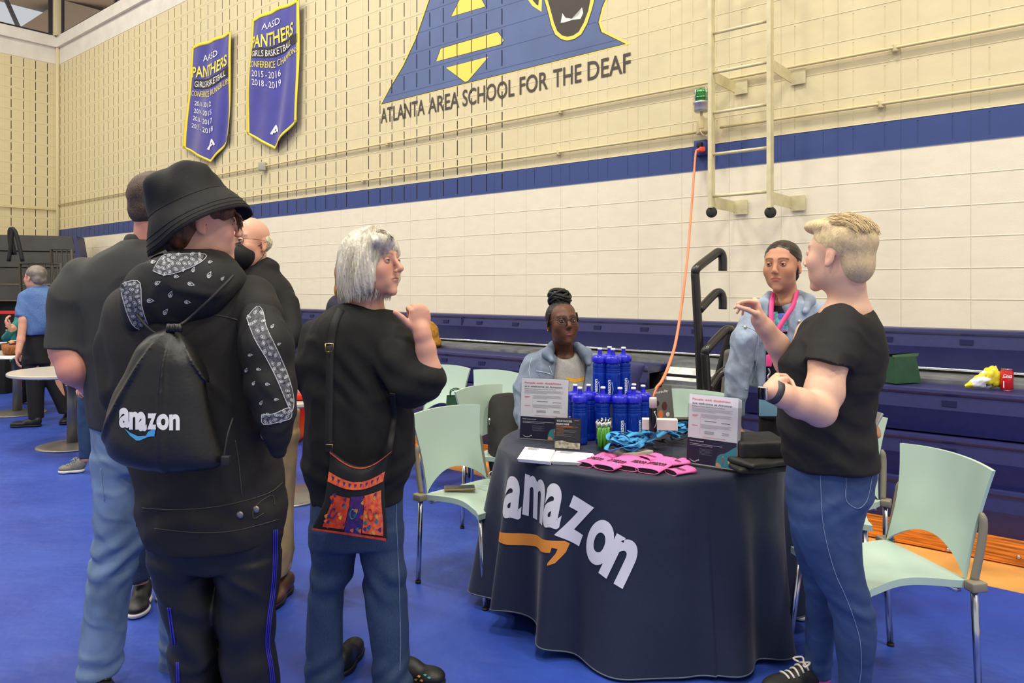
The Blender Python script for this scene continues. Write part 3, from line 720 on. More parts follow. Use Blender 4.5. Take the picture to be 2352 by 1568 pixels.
def under():
    e = BLE
    g = G(); ext(g, [(5.52, .05), (5.0, .05), (5.0, .84), (5.52, .93)], SRIGHT, SLEFT); g.obj('dark_backing', mat('dark_understructure', (20, 19, 20), .8), e, smooth=False)
    g = G(); ext(g, [(5.44, .94), (5.11, .925), (5.11, .885), (5.44, .885)], SRIGHT, SLEFT); g.obj('steel_deck', M_STEEL, e, smooth=False)
    g = G(); g.tube([N*5.41+U*SRIGHT+Vector((0, 0, .962)), N*5.41+U*SLEFT+Vector((0, 0, .962))], .009, 8); g.obj('deck_rail', M_CHROME, e)
    a, b = sR0+.03, sL-.03
    g = G(); ext(g, [(5.10, .885), (5.06, .89), (4.98, .80), (4.98, .76), (5.1, .76)], a, b); g.obj('aisle_slope_panel', M_STEEL, e, smooth=False)
    for i, (n1, z1) in enumerate(((4.96, .765), (4.90, .64), (4.85, .42))):
        g = G(); ext(g, [(5.1, z1), (n1, z1), (n1, z1-.03), (n1+.015, z1-.035), (n1+.02, z1-.20), (5.1, z1-.20)], a, b); g.obj('aisle_step', mat('painted_steel_grey', (150, 152, 146), .45, .3, noise=(8, .1)), e, smooth=False)
    g = G(); ext(g, [(4.80, .137), (4.742, .137), (4.742, .008), (4.80, .008)], SRIGHT, SLEFT)
    g.obj('kick_plank', mat('varnished_pine', (196, 112, 38), .35, noise=(5, .32), stretch=(1, 1, 22)), e, smooth=False)
    g = G()
    for x, y in ((2341, 1279), (2178, 1262)):
        p = PN(x, y, 4.742); g.lathe([(.001, -.006), (.011, -.006), (.011, 0), (.006, .006), (.001, .006)], p, 10, Matrix.Rotation(math.pi/2, 3, 'X'))
        g.obj('plank_bolt', M_CHROME, e); g = G()
    p = PN(2345, 1243, 4.9); G().box((p.x-.05, p.y, p.z-.03), (p.x+.3, p.y+.1, p.z+.02)).obj('steel_bracket', M_STEEL, e, smooth=False)
under()
# ================================================================ hand rails standing in the aisle
def rails():
    def q(x, y, D): return P(x, y, D)
    m = mat('black_rail_enamel', (34, 33, 32), .32, coat=.3)
    D = 4.72
    e = empty('aisle_handrail', PZ(1612, 1010, .3), 'tall black tubular aisle handrail with two hooked arms behind the table', 'handrail')
    R = .0285
    G().tube(spline([q(1616, 1000, D), q(1611, 900, D), q(1604, 760, D), q(1598, 650, D), q(1597, 628, D), q(1602, 615, D), q(1640, 585, D+.1), q(1650, 579, D+.12), q(1657, 583, D+.13), q(1660, 596, D+.13), q(1660, 622, D+.13)], 6), R, 12).obj('post', m, e)
    G().tube(spline([q(1606, 712, D), q(1638, 678, D+.1), q(1650, 671, D+.12), q(1657, 675, D+.13), q(1660, 688, D+.13), q(1660, 710, D+.13)], 6), R*.95, 12).obj('arm', m, e)
    e = empty('aisle_handrail', PZ(1640, 1010, .3), 'short black tubular aisle handrail with one bent arm, right of the tall one', 'handrail')
    D = 4.62
    G().tube(spline([q(1632, 1000, D), q(1624, 900, D), q(1620, 830, D), q(1619, 812, D), q(1626, 800, D), q(1660, 764, D+.1), q(1672, 757, D+.12), q(1682, 763, D+.14), q(1686, 790, D+.14)], 6), R, 12).obj('post', m, e)
    G().tube(spline([q(1630, 892, D), q(1650, 862, D+.08), q(1672, 846, D+.1)], 6), R*.9, 12).obj('arm', m, e)
    # grey rounded board leaning behind
    e = empty('folded_stool', P(1672, 900, 4.9), 'grey moulded seat panel with black edge behind the short handrail', 'seat panel')
    sd = SD(.008); sd.box(P(1690, 860, 4.95), (.09, .03, .17), rot(0, .1, .05), .03); sd.obj('panel', mat('warm_grey_plastic', (122, 118, 108), .45), e)
    sd = SD(.008); sd.box(P(1690, 835, 5.02), (.12, .03, .26), rot(0, .1, .22), .03); sd.obj('backing', M_BLACK, e)
rails()
# ================================================================ stacking chairs
M_MINT = mat('mint_plastic', (184, 208, 192), .27, bump=(90, .05, .002), spec=.5); M_TAUPE = mat('taupe_plastic', (136, 130, 112), .5)
def build_chair(label, grp):
    e = empty('stacking_chair', (0, 0, 0), label, 'chair', grp)          # local: seat front towards +y, origin on the floor
    sw, sd_, zs = .215, .21, .445
    def seat(u, v):
        # v 0 rear .. 1 front, u across; waisted sides
        y = -sd_+2*sd_*v; w = sw*(1-.20*math.sin(math.pi*min(1, max(0, (v-.05)/.9)))**1.5)+.02*(v > .9)*(v-.9)*10
        x = (2*u-1)*w; z = zs+.012*math.cos(2*(u-.5)*math.pi)*-.6*math.sin(math.pi*v)-.01*(v**3)*1.0
        return Vector((x, y, z))
    g = G(); g.slab(seat, 20, 20, Vector((0, 0, .026))); o = g.obj('seat', M_MINT, e, world=False); auto(o, 50)
    def back(u, v):
        # v 0 bottom .. 1 top
        w = .205+.012*v+.02*v*v-.012*math.sin(math.pi*v); x = (2*u-1)*w; arch = .095*max(0, math.cos((u-.5)*math.pi/1.0))**.8 if v < 1 else 0
        zb = zs+.004+arch*(1-v); z = zb+(.845-zb)*v-.012*(2*u-1)**2*v
        y = -sd_-.005-.035*math.sin(v*2.6+.1)-.075*v**2+.035*(2*u-1)**2-.012
        return Vector((x, y, z))
    g = G(); g.slab(back, 24, 20, Vector((0, .014, 0))); auto(g.obj('backrest', M_MINT, e, world=False), 50)
    for s in (-1, 1):
        g = G(); g.tube([(s*.235, -.21, .43), (s*.232, -.235, .0)], .0125, 12); g.obj('leg', M_CHROME, e, world=False)
        g = G(); g.tube([(s*.20, .185, .425), (s*.215, .235, .0)], .0125, 12); g.obj('leg', M_CHROME, e, world=False)
        sdx = G(); sdx.box((s*.238-.022, -.245, zs-.028), (s*.238+.022, -.185, zs+.006), bev=.006); sdx.obj('corner_cap', M_TAUPE, e, world=False)
        g = G(); g.tube(spline([(s*.222, -.222, zs), (s*.222, -.246, zs+.1), (s*.220, -.262, zs+.19), (s*.212, -.262, zs+.235)], 5), [.014]*13+[.012, .009, .006], 10); g.obj('back_bracket', M_TAUPE, e, world=False)
        for y in (.235, -.235): G().lathe([(.001, 0), (.0145, 0), (.0145, .012), (.001, .012)], (s*(.215 if y > 0 else .232), y, 0), 10).obj('leg_foot', M_BLACK, e, world=False)
    G().box((-.2, -.19, zs-.045), (.2, -.165, zs-.028)).obj('frame_bar', M_CHROME, e, world=False)
    G().box((-.19, .17, zs-.048), (.19, .19, zs-.03)).obj('frame_bar', M_CHROME, e, world=False)
    return e
GRP = 'mint plastic stacking chairs'
chair0 = build_chair('mint plastic chair in the foreground right, turned to the table behind the blonde person', GRP)
def place(o, x, y, dx, dy): o.location = (x, y, .0045); o.rotation_euler = (0, 0, facing(dx, dy))
def dup(o, label):
    r = o.copy(); C.objects.link(r); r['label'] = label
    for ch in o.children: c = ch.copy(); C.objects.link(c); c.parent = r
    return r
place(chair0, 1.37, 2.79, -.985, -.17)
cA = dup(chair0, 'mint plastic chair left of the round table with a phone on its seat'); place(cA, -.14, 3.715, .715, -.70)
cC = dup(chair0, 'mint plastic chair by the benches holding the dark green gift bag'); c = N*-.21
def by_n(px, n): 
    r = Vector(((px-CX)/F, 1, 0)); return r*(n/r.dot(N))
pC = by_n(1082, 4.02); place(cC, pC.x, pC.y, -N.x, -N.y)
pD = by_n(972, 4.05); cD = dup(chair0, 'mint plastic chair by the benches half hidden behind the raised arm'); place(cD, pD.x, pD.y, -N.x, -N.y)
cE = dup(chair0, 'mint plastic chair behind the table between laptop and right leaflet stand'); place(cE, .98, 4.33, -.35, -.94)
cF = dup(chair0, 'mint plastic chair almost hidden behind the blonde person near the benches'); place(cF, 1.50, 3.55, -.55, -.83)
# ================================================================ background tables
M_TOP = mat('grey_laminate', (196, 190, 178), .3); M_COL = mat('satin_grey_metal', (120, 118, 116), .4, .6)
def ptable(cx, cy, r, z, label, grp=None):
    e = empty('pedestal_table', (cx, cy, .004), label, 'table', 'round pedestal tables')
    G().lathe([(.001, z-.035), (r-.02, z-.035), (r, z-.025), (r, z-.008), (r-.008, z), (.001, z)], (cx, cy, 0), 48).obj('tabletop', M_TOP, e)
    auto(bpy.data.objects[e.children[-1].name], 30)
    G().lathe([(.001, .03), (.05, .03), (.045, z-.04), (.001, z-.04)], (cx, cy, 0), 20).obj('column', M_COL, e)
    G().lathe([(.001, .005), (.30, .005), (.30, .014), (.27, .022), (.06, .04), (.001, .04)], (cx, cy, 0), 40).obj('base', mat('brushed_base', (150, 146, 138), .35, .6), e)
    return e
t1 = PZ(172, 1022, .01); ptable(t1.x-.02, t1.y, .52, .715, 'grey round pedestal table in front of the blue shirted man')
t2 = PZ(40, 948, .01); ptable(t2.x+.0, t2.y, .50, .72, 'grey round pedestal table with snack basket at the left picture edge')
t3 = PZ(655, 1138, .01); ptable(t3.x, t3.y, .42, .72, 'grey round pedestal table with red tray behind the masked man')
# snacks on the left table
def snacks():
    c = Vector((t2.x-.02, t2.y-.1, .724)); b = PZ(38, 812, .73); 
    e = empty('wicker_basket', b, 'brown wicker basket of snacks on the left edge table', 'basket')
    g = G(); m = Matrix.Rotation(.0, 3, 'Z'); g.lathe([(.001, .0), (.13, .0), (.15, .11), (.14, .11), (.12, .01), (.001, .01)], b, 24); g.obj('basket_body', mat('wicker', (150, 92, 44), .7, noise=(60, .3), bump=(70, .6)), e)
    cols = [(190, 30, 40), (236, 236, 240), (60, 60, 150), (220, 160, 60), (150, 40, 110), (40, 110, 60)]
    random.seed(3)
    for i in range(16):
        p = b+Vector((random.uniform(-.1, .1), random.uniform(-.1, .1), .10+random.uniform(0, .035))); g = G()
        M = Matrix.Translation(p) @ Matrix.Rotation(random.uniform(0, 3), 4, 'Z') @ Matrix.Rotation(random.uniform(-.5, .5), 4, 'X')
        g.box((-.035, -.022, -.008), (.035, .022, .008), M, bev=.006); cc = cols[i % 6]
        tag(g.obj('snack_packet', mat('packet_%s' % ('red', 'white', 'violet', 'amber', 'magenta', 'green')[i % 6], cc, .35)), 'small '+('red', 'white', 'violet', 'amber', 'magenta', 'green')[i % 6]+' snack packet heaped in the wicker basket', 'snack', 'snack packets in the basket')
    p = PZ(20, 822, .725)
    for i in range(3):
        M = Matrix.Translation(p+Vector((-.02*i, -.05, .004+.007*i))) @ Matrix.Rotation(.2*i, 4, 'Z'); g = G(); g.box((-.13, -.09, -.003), (.13, .09, .003), M)
        tag(g.obj('paper_plate_pad', mat('white_paper', (238, 238, 236), .6), smooth=False), 'white paper pad in the pile beside the wicker basket', 'paper', 'white pads by the basket')
    b = PZ(688, 914, .724); e = empty('snack_tray', b, 'red lined tray with pale food wrappers on table behind the masked man', 'tray')
    G().box((b.x-.2, b.y-.12, b.z), (b.x+.11, b.y+.12, b.z+.05), bev=.02).obj('red_liner', mat('red_cloth', (206, 34, 28), .6), e)
    sd = SD(.01); 
    for i in range(5): sd.ell((b.x+.02+.02*i, b.y-.05+.02*i, b.z+.06+.01*i), (.06, .05, .035), k=.02)
    sd.disp(lambda x, y, z: .008*nz(x, y, z, 60)); sd.obj('wrapper', mat('pale_wrapper', (236, 214, 180), .6), e)
    c = PZ(676, 1010, .02); e = empty('cooler_box', (c.x, c.y, .005), 'bright red box standing behind the pedestal table, seen between two dark jackets', 'box')
    G().box((c.x-.25, c.y-.2, .03), (c.x+.09, c.y+.2, .62), bev=.03).obj('body', mat('red_plastic', (200, 28, 24), .4), e)
snacks()
# ================================================================ dark folded stage at the left wall
def stage():
    D = 12.6
    tl, tr = P(-160, 533, D-.4), P(158, 536, D+.25); e = empty('folded_stage', (tr.x-1, tr.y, .0), 'large dark grey folded bleacher section standing before the left side wall', 'folded bleacher')
    m = mat('dark_grey_panel', (50, 49, 45), .45, noise=(3, .12)); d2 = Vector((tr.x-tl.x, tr.y-tl.y, 0)).normalized(); nb = Vector((-d2.y, d2.x, 0))
    def q(s, z, o=0): v = Vector((tl.x, tl.y, 0))+d2*s-nb*o; v.z = z; return v
    L = (Vector((tr.x, tr.y, 0))-Vector((tl.x, tl.y, 0))).length; zt = tl.z; zt2 = tr.z
    rows = [(zt, 0, .0), (zt-.10, .0, .1), (zt-.36, .0, .12), (zt-.68, .02, .14), (zt-.98, .16, .16)]
    def slab(z0, z1, o0, o1, name, L2a, L2b, mm=m):
        g = G(); vs = [q(0, z0, o0), q(L2a, z0, o0), q(L2b, z1, o1), q(0, z1, o1), q(0, z0, -.6), q(L2a, z0, -.6), q(L2b, z1, -.6), q(0, z1, -.6)]
        g.add(vs, [(0, 3, 2, 1), (0, 1, 5, 4), (1, 2, 6, 5), (3, 7, 6, 2), (4, 5, 6, 7), (0, 4, 7, 3)]); g.obj(name, mm, e, smooth=False)
    for i in range(4): slab(zt-.02-i*.28, zt-.285-i*.28, .02*i, .02*i+.04, 'padded_panel', L+.05+.06*i, L+.05+.06*(i+1))
    dk = mat('black_backdrop', (24, 23, 22), .7)
    slab(zt-1.15, .05, -.1, -.1, 'dark_skirt', L+.1, L+.1, dk)
    for i in range(9):
        g = G(); a = .2+i*.34; vs = [q(a, zt-1.2, .0), q(a+.26, zt-1.2, .0), q(a+.26, .1, .0), q(a, .1, .0)]; g.add(vs, [(0, 3, 2, 1)]); G().v
        g2 = G(); g2.box((0, 0, 0), (.001, .001, .001)); 
        g3 = G(); g3.add([q(a, zt-1.2, .02), q(a+.05, zt-1.2, .02), q(a+.05, .1, .02), q(a, .1, .02), q(a, zt-1.2, -.02), q(a+.05, zt-1.2, -.02), q(a+.05, .1, -.02), q(a, .1, -.02)], [(0, 3, 2, 1), (4, 5, 6, 7), (0, 4, 7, 3), (1, 2, 6, 5)])
        g3.obj('upright_rib', mat('dark_rib', (52, 49, 45), .5), e, smooth=False)
    g = G(); vs = [q(L+.07, zt-.02, .06), q(L+.13, zt-.02, .06), q(L+.33, zt-1.15, .2), q(L+.27, zt-1.15, .2)]; vs += [v+nb*.6 for v in vs]
    g.add(vs, [(0, 3, 2, 1), (1, 2, 6, 5)]); g.obj('blue_end_panel', mat('navy_panel', (34, 38, 90), .5), e, smooth=False)
    for x0, y0, bend in ((30, 530, 0), (22, 532, 1)):
        a = [P(x0+4, 585, D-.75), P(x0-6 if not bend else x0+0, 530, D-.8), P(x0+(-2 if not bend else 14), 534, D-.8), P(x0+(-10 if not bend else 30), 600, D-.8)]
        G().tube(spline(a, 6), .03, 8).obj('hanging_strap', M_BLACK, e)
    # guard rail frames leaning in front
    for k, (xa, xb, yt, yb, DD, lab) in enumerate(((46, 140, 606, 720, 11.2, 'dark steel guard rail frame leaning on the folded bleacher, the nearer one'), (118, 165, 573, 700, 11.7, 'dark steel guard rail frame leaning on the folded bleacher, the farther one'))):
        e2 = empty('guard_rail', PZ(xa, HY+H*F/DD, .0), lab, 'guard rail'); mr = mat('dark_steel_rail', (60, 56, 50), .5, .3)
        base = HY+(H-.02)*F/DD
        G().tube([P(xa+10, base, DD-.3), P(xa, yt, DD), P(xb, yt, DD), P(xb+12, base, DD-.3)], .025, 8).obj('frame', mr, e2)
        for j in range(1, 5 if k == 0 else 4):
            t = j/(5 if k == 0 else 4); x = xa+(xb-xa)*t; G().tube([P(x, yt, DD), P(x+11, yb+100, DD-.2)], .011, 6).obj('baluster', mr, e2)
        G().tube([P(xa+8, yb+100, DD-.2), P(xb+11, yb+100, DD-.2)], .015, 6).obj('lower_rail', mr, e2)
    p, q2 = P(-60, 717, 9.4), P(62, 716, 9.4); g = G(); g.box((p.x, p.y, p.z-.02), (q2.x, q2.y+.004, p.z+.02))
    e3 = empty('belt_barrier', (q2.x, q2.y, 0), 'red retractable belt barrier at the left picture edge', 'belt barrier'); g.obj('red_belt', mat('red_belt', (206, 40, 30), .6), e3, smooth=False)
    G().tube([(q2.x+.02, q2.y+.05, 0), (q2.x+.02, q2.y+.05, q2.z+.06)], .03, 12).obj('post', M_BLACK, e3)
    # black skirted table far left
    p = PZ(-70, 905, .0); p = p+Vector((-.5, 0, 0)); e4 = empty('skirted_table', (p.x, p.y, 0), 'table under a black cloth at the far left', 'table')
    G().box((p.x-.3, p.y-.0, .0), (p.x+1.0, p.y+.6, .70), bev=.02).obj('black_cloth', mat('black_fabric', (14, 14, 16), .85), e4)
stage()
# ================================================================ round table under a printed cloth
TX, TY, TR, TZ = .618, 3.52, .665, .752
def fold(t, z):
    """cloth radius at angle t (0 = towards the viewer, + = right) and height z"""
    k = (TZ-z)/TZ; k = max(0, min(1, k))
    def g(c, w): 
        d = (t-c+math.pi) % (2*math.pi)-math.pi; return math.exp(-(d/w)**2)
    r = TR+.012+.055*k
    w = k**.8
    r += w*(.10*g(-1.50, .11)+.085*g(-1.12, .10)+.075*g(-.72, .09)-.03*g(-1.3, .09)-.045*g(-.90, .10)-.035*g(-.56, .10)+.045*g(-.30, .14)*k)
    r += w*(.02*math.sin(t*3+1)+.045*g(.30, .10)*k-.035*g(.48, .10)+.05*g(.66, .12)-.075*g(.88, .11)+.06*g(1.08, .10)-.04*g(1.25, .1)+.016*math.sin(t*17+.5)*(t > .2))
    r += w*(.045*math.sin(t*9)*(1 if abs(t) > 1.7 else 0))
    q = 1/(1+math.exp(-(t-.15)*9)); r += q*(w*.014*math.sin(t*15+2+k*1.2)+min(1, k*3)*.005*math.sin(t*31+1))
    return r
def hem(t): 
    z = .012
    d = lambda c, w: math.exp(-((t-c)/w)**2)
    return z+.05*d(-1.45, .35)+.07*d(-1.02, .2)+.025*d(-.72, .15)+.012*(1+math.sin(t*5))*.5+.11*d(1.25, .35)
def cloth_pt(t, z, off=0.0):
    r = fold(t, z)+off; return Vector((TX+r*math.sin(t), TY-r*math.cos(t), z))
def cloth():
    e = empty('round_table', (TX, TY, .004), 'round display table hidden under a floor length navy cloth', 'table')
    G().lathe([(.001, TZ-.03), (TR, TZ-.03), (TR, TZ-.006), (.001, TZ-.006)], (TX, TY, 0), 64).obj('tabletop', M_TOP, e)
    for a in range(4):
        q = a*math.pi/2+.6; G().tube([(TX+.3*math.cos(q), TY+.3*math.sin(q), TZ-.03), (TX+.42*math.cos(q), TY+.42*math.sin(q), .006)], .014, 8).obj('leg', M_COL, e)
    nt, nv = 720, 70; vs = [Vector((TX, TY, TZ))]; rings = []
    for j in range(1, 9): rings.append([(Vector((TX+TR*.985*j/8*math.sin(t), TY-TR*.985*j/8*math.cos(t), TZ))) for t in [2*math.pi*i/nt-math.pi for i in range(nt)]])
    for j in range(0, nv+1):
        ring = []
        for i in range(nt):
            t = 2*math.pi*i/nt-math.pi; u = j/nv
            if u < .05: 
                q = u/.05*math.pi/2; r = TR*.985+(.022)*math.sin(q); z = TZ-.02*(1-math.cos(q)); ring.append(Vector((TX+r*math.sin(t), TY-r*math.cos(t), z)))
            else:
                z = TZ-.02-(TZ-.02-hem(t))*((u-.05)/.95); ring.append(cloth_pt(t, z))
        rings.append(ring)
    for ring in rings: vs += ring
    fs = [(0, 1+i, 1+(i+1) % nt) for i in range(nt)]
    for j in range(len(rings)-1):
        for i in range(nt): fs.append((1+j*nt+i, 1+(j+1)*nt+i, 1+(j+1)*nt+(i+1) % nt, 1+j*nt+(i+1) % nt))
    m = mat('navy_table_cloth', (15, 27, 54), .62, noise=(220, .12), bump=(6, .25, .02), sheen=.15)
    o = tag(mobj('table_cloth', vs, fs, m), 'floor length navy cloth with white lettering and orange arrow draped over round table', 'tablecloth')
    r_ = rings[-1]; g = G(); g.tube([v+Vector((0, 0, .004)) for v in r_]+[r_[0]], .0028, 5, caps=False)
    g.obj('hem_stitching', mat('hem_grey', (84, 94, 112), .7), o)
    wh, og = mat('cloth_white_print', (222, 222, 232), .6), mat('cloth_orange_print', (236, 150, 58), .6)
    # letters: (char, theta, z of base, height m, width in rad, turn)
    def ray_t(x, y, r=.72):
        q = P(x, y, 1)-Vector((0, 0, H)); a = q.x**2+q.y**2; b = -2*(q.x*TX+q.y*TY); c = TX**2+TY**2-r*r
        t = (-b-math.sqrt(max(0, b*b-4*a*c)))/(2*a); p = Vector((0, 0, H))+q*t; return math.atan2(p.x-TX, TY-p.y), p.z
    L = [('a', 1168, 1184, .165, .15, -.04), ('m', 1210, 1190, .165, .21, -.06), ('a', 1258, 1206, .165, .125, -.14), ('z', 1298, 1240, .165, .155, -.36), ('o', 1360, 1290, .165, .155, -.30), ('n', 1404, 1328, .165, .15, -.42)]
    for ch, x, y, hh, ww, tn in L:
        t0, z0 = ray_t(x, y); tv = text2d(ch, .035, 14, 14); ymx = max(q[1] for q in tv[0]); g = G()
        def fn(u, v):
            a = (u-.5)*ww*.7; b = v/ymx*hh; ca, sa = math.cos(tn), math.sin(tn); return cloth_pt(t0+(a*ca-b*sa)/.7*1.0, z0+a*sa+b*ca, .003)
        put(g, tv, fn, None); 
        nn = Vector((math.sin(t0), -math.cos(t0), 0)); s = sum(((g.v[f[1]]-g.v[f[0]]).cross(g.v[f[2]]-g.v[f[0]])).dot(nn) for f in g.f)
        if s < 0: g.f = [f[::-1] for f in g.f]
        g.obj('printed_letter', wh, o)
    pts = [(1156, 1222), (1158, 1240), (1190, 1252), (1240, 1260), (1256, 1263), (1268, 1256)]
    arc = [(1156, 1219), (1180, 1226), (1215, 1234), (1262, 1240), (1290, 1246), (1299, 1253), (1292, 1272), (1275, 1293), (1262, 1296), (1263, 1290), (1275, 1272), (1278, 1262), (1268, 1257), (1266, 1268), (1240, 1266), (1200, 1258), (1170, 1250), (1157, 1240)]
    q = [ray_t(x, y) for x, y in arc]; g = G(); put(g, poly2d(q, .03), lambda t, z: cloth_pt(t, z, .003)); nn = Vector((math.sin(q[0][0]), -math.cos(q[0][0]), 0))
    s = sum(((g.v[f[1]]-g.v[f[0]]).cross(g.v[f[2]]-g.v[f[0]])).dot(nn) for f in g.f)
    if s < 0: g.f = [f[::-1] for f in g.f]
    g.obj('printed_arrow', og, o)
    return o
cloth()
TT = TZ+.0015
# ---------------------------------------------------------------- water bottles
M_BOT = tint_glass('blue_bottle_plastic', (24, 72, 190), .55, .12); M_LID = mat('royal_blue_lid', (26, 30, 196), .3, coat=.3); M_WPR = mat('white_print', (240, 242, 246), .5); M_WTIP = mat('white_tip', (236, 236, 240), .4)
def smile(g, fn, cx, cy, w, h, flip=1):
    """curved arrow as 2D strip through mapping fn"""
    n = 14; top = []; bot = []
    for i in range(n+1):
        t = i/n; x = cx+w*(t-.5); y = cy-h*math.sin(math.pi*t)*flip; th = .10*h+.30*h*math.sin(math.pi*t*.8)
        top.append((x, y)); bot.append((x, y-th))
    pts = top+[(cx+w*.56, cy+h*.22), (cx+w*.60, cy-h*.55), (cx+w*.50, cy-h*.5)]+bot[::-1]
    put(g, poly2d(pts), fn); return g
def bottle(x, y, z, face, label, detail=True):
    e = empty('water_bottle', (x, y, z), label, 'bottle', 'blue water bottles')
    R = .0355
    prof = [(.001, .0), (R-.006, 0), (R-.001, .004), (R, .012), (R, .03), (R-.0015, .034), (R, .038), (R, .135), (R, .146), (R-.003, .149), (R, .152), (R, .156), (R-.003, .159), (R, .162), (R, .166), (R-.003, .169), (R, .172), (R, .184), (R-.003, .190), (R-.006, .196), (R-.006, .204), (.001, .204)]
    G().lathe(prof, (x, y, z), 28).obj('bottle_body', M_BOT, e)
    g = G(); vs = []
    n = 56
    prof2 = [(.001, .204), (R+.003, .196), (R+.0035, .20), (R+.003, .218), (R-.002, .226), (R-.010, .230), (.0125, .232), (.0115, .236), (.0095, .246), (.0095, .258), (.001, .258)]
    for r, zz in prof2:
        for k in range(n):
            q = 2*math.pi*k/n; rr = r+(.0012 if (k % 4 < 2 and .199 < zz < .222) else 0); vs.append((x+rr*math.cos(q), y+rr*math.sin(q), z+zz))
    fs = [(i*n+k, i*n+(k+1) % n, (i+1)*n+(k+1) % n, (i+1)*n+k) for i in range(len(prof2)-1) for k in range(n)]+[tuple((len(prof2)-1)*n+k for k in range(n))]
    g.add(vs, fs); auto(g.obj('lid', M_LID, e), 35)
    G().lathe([(.001, .258), (.0115, .256), (.012, .260), (.0105, .2655), (.001, .2655)], (x, y, z), 14).obj('spout_tip', M_WTIP, e)
    G().lathe([(.001, .003), (R-.006, .003), (R-.006, .010), (.001, .010)], (x, y, z), 20).obj('bottle_bottom', M_LID, e)
    if face is not None:
        tv = text2d('amazon', .03, 12, 0); ymx = .76
        def fn(u, v, rr=R+.0006): # text runs upwards, height across the girth
            a = face-(v*.019-.010)/R; return Vector((x+rr*math.sin(-a)*-1, y-rr*math.cos(a), z+.024+u*.092))
        g = G(); put(g, tv, fn, None)
        c = Vector((math.sin(face), -math.cos(face), 0)); s = sum(((g.v[f[1]]-g.v[f[0]]).cross(g.v[f[2]]-g.v[f[0]])).dot(c) for f in g.f)
        if s < 0: g.f = [f[::-1] for f in g.f]
        g.obj('lettering', M_WPR, e)
        g = G(); 
        def f2(u, v): a = face+(.016-v*.5)/R*1.0; return Vector((x+(R+.0006)*math.sin(a), y-(R+.0006)*math.cos(a), z+.05+u))
        smile(g, lambda u, v: f2(u, v), .022, .0, .055, .010)
        s = sum(((g.v[f[1]]-g.v[f[0]]).cross(g.v[f[2]]-g.v[f[0]])).dot(c) for f in g.f)
        if s < 0: g.f = [f[::-1] for f in g.f]
        g.obj('printed_arrow', M_WPR, e)
    return e
def bottles():
    def at(x, yt, zt, D=None):      # spout top px -> position for a given top height
        q = PZ(x, yt, zt) if D is None else P(x, yt, D); return q
    zb = TT; zu = TT+.172
    low = [(1424, 3.45, .05, 'blue water bottle at the front of the lower tier, right of the green pens'), (1385, 3.47, -1.0, 'blue water bottle in the lower tier, directly behind the green pens'),
           (1332, 3.46, -1.1, 'blue water bottle at the left end of the lower tier'), (1321, 3.56, -1.0, 'blue water bottle behind the leftmost one of the lower tier'), (1352, 3.56, None, 'plain side of a blue water bottle at the rear left of lower tier'),
           (1455, 3.45, .7, 'blue water bottle second from the right in the lower tier'), (1477, 3.53, .9, 'blue water bottle at the right end of the lower tier'), (1456, 3.58, None, 'blue water bottle at the rear right of the lower tier')]
    for x, D, f, lab in low:
        p = P(x, 880, D); bottle(p.x, D, zb, f, lab)
    up = [(1378, 3.60, -.75, 'blue water bottle at the left of the upper tier'), (1408, 3.57, -.75, 'blue water bottle at the front middle of the upper tier'), (1400, 3.68, None, 'blue water bottle at the rear of the upper tier'), (1432, 3.64, .1, 'blue water bottle at the right of the upper tier')]
    for x, D, f, lab in up:
        p = P(x, 880, D); bottle(p.x, D, zu, f, lab)
    a = P(1403, 900, 3.63); e = empty('display_riser', (a.x, a.y, TT), 'clear riser box under the upper water bottles', 'display riser')
    acr = tint_glass('clear_acrylic', (215, 225, 235), .12, .05)
    G().box((a.x-.09, a.y-.075, TT), (a.x+.10, a.y+.10, TT+.1705)).obj('riser_body', acr, e, smooth=False)
bottles()
# ---------------------------------------------------------------- leaflet stands
M_ACR = tint_glass('clear_acrylic_sheet', (220, 228, 236), .10, .04)
def panel(org, ex, ez, w, h):
    """returns mapping (u right 0..1, v up 0..1, off) on a leaning sheet"""
    ex = Vector(ex).normalized(); ez = Vector(ez).normalized(); n = ex.cross(ez).normalized()
    return lambda u, v, o=0.0: org+ex*(u*w)+ez*(v*h)+n*o
def sheet_print(pm, parent, lines, paper, w, h):
    g = G()
    for t, u0, u1, v, hh, m in lines:
        g = G()
        if t is None: g.add([pm(u0, v, .0012), pm(u1, v, .0012), pm(u1, v+hh, .0012), pm(u0, v+hh, .0012)], [(0, 1, 2, 3)])
        else: put(g, text2d(t, .012), lambda x, y: pm(u0+(u1-u0)*x, v+y*hh, .0016), (pm(0, 0, 1)-pm(0, 0, 0)))
        g.obj('printed_line' if t is None else 'printed_text', m, parent, smooth=False)
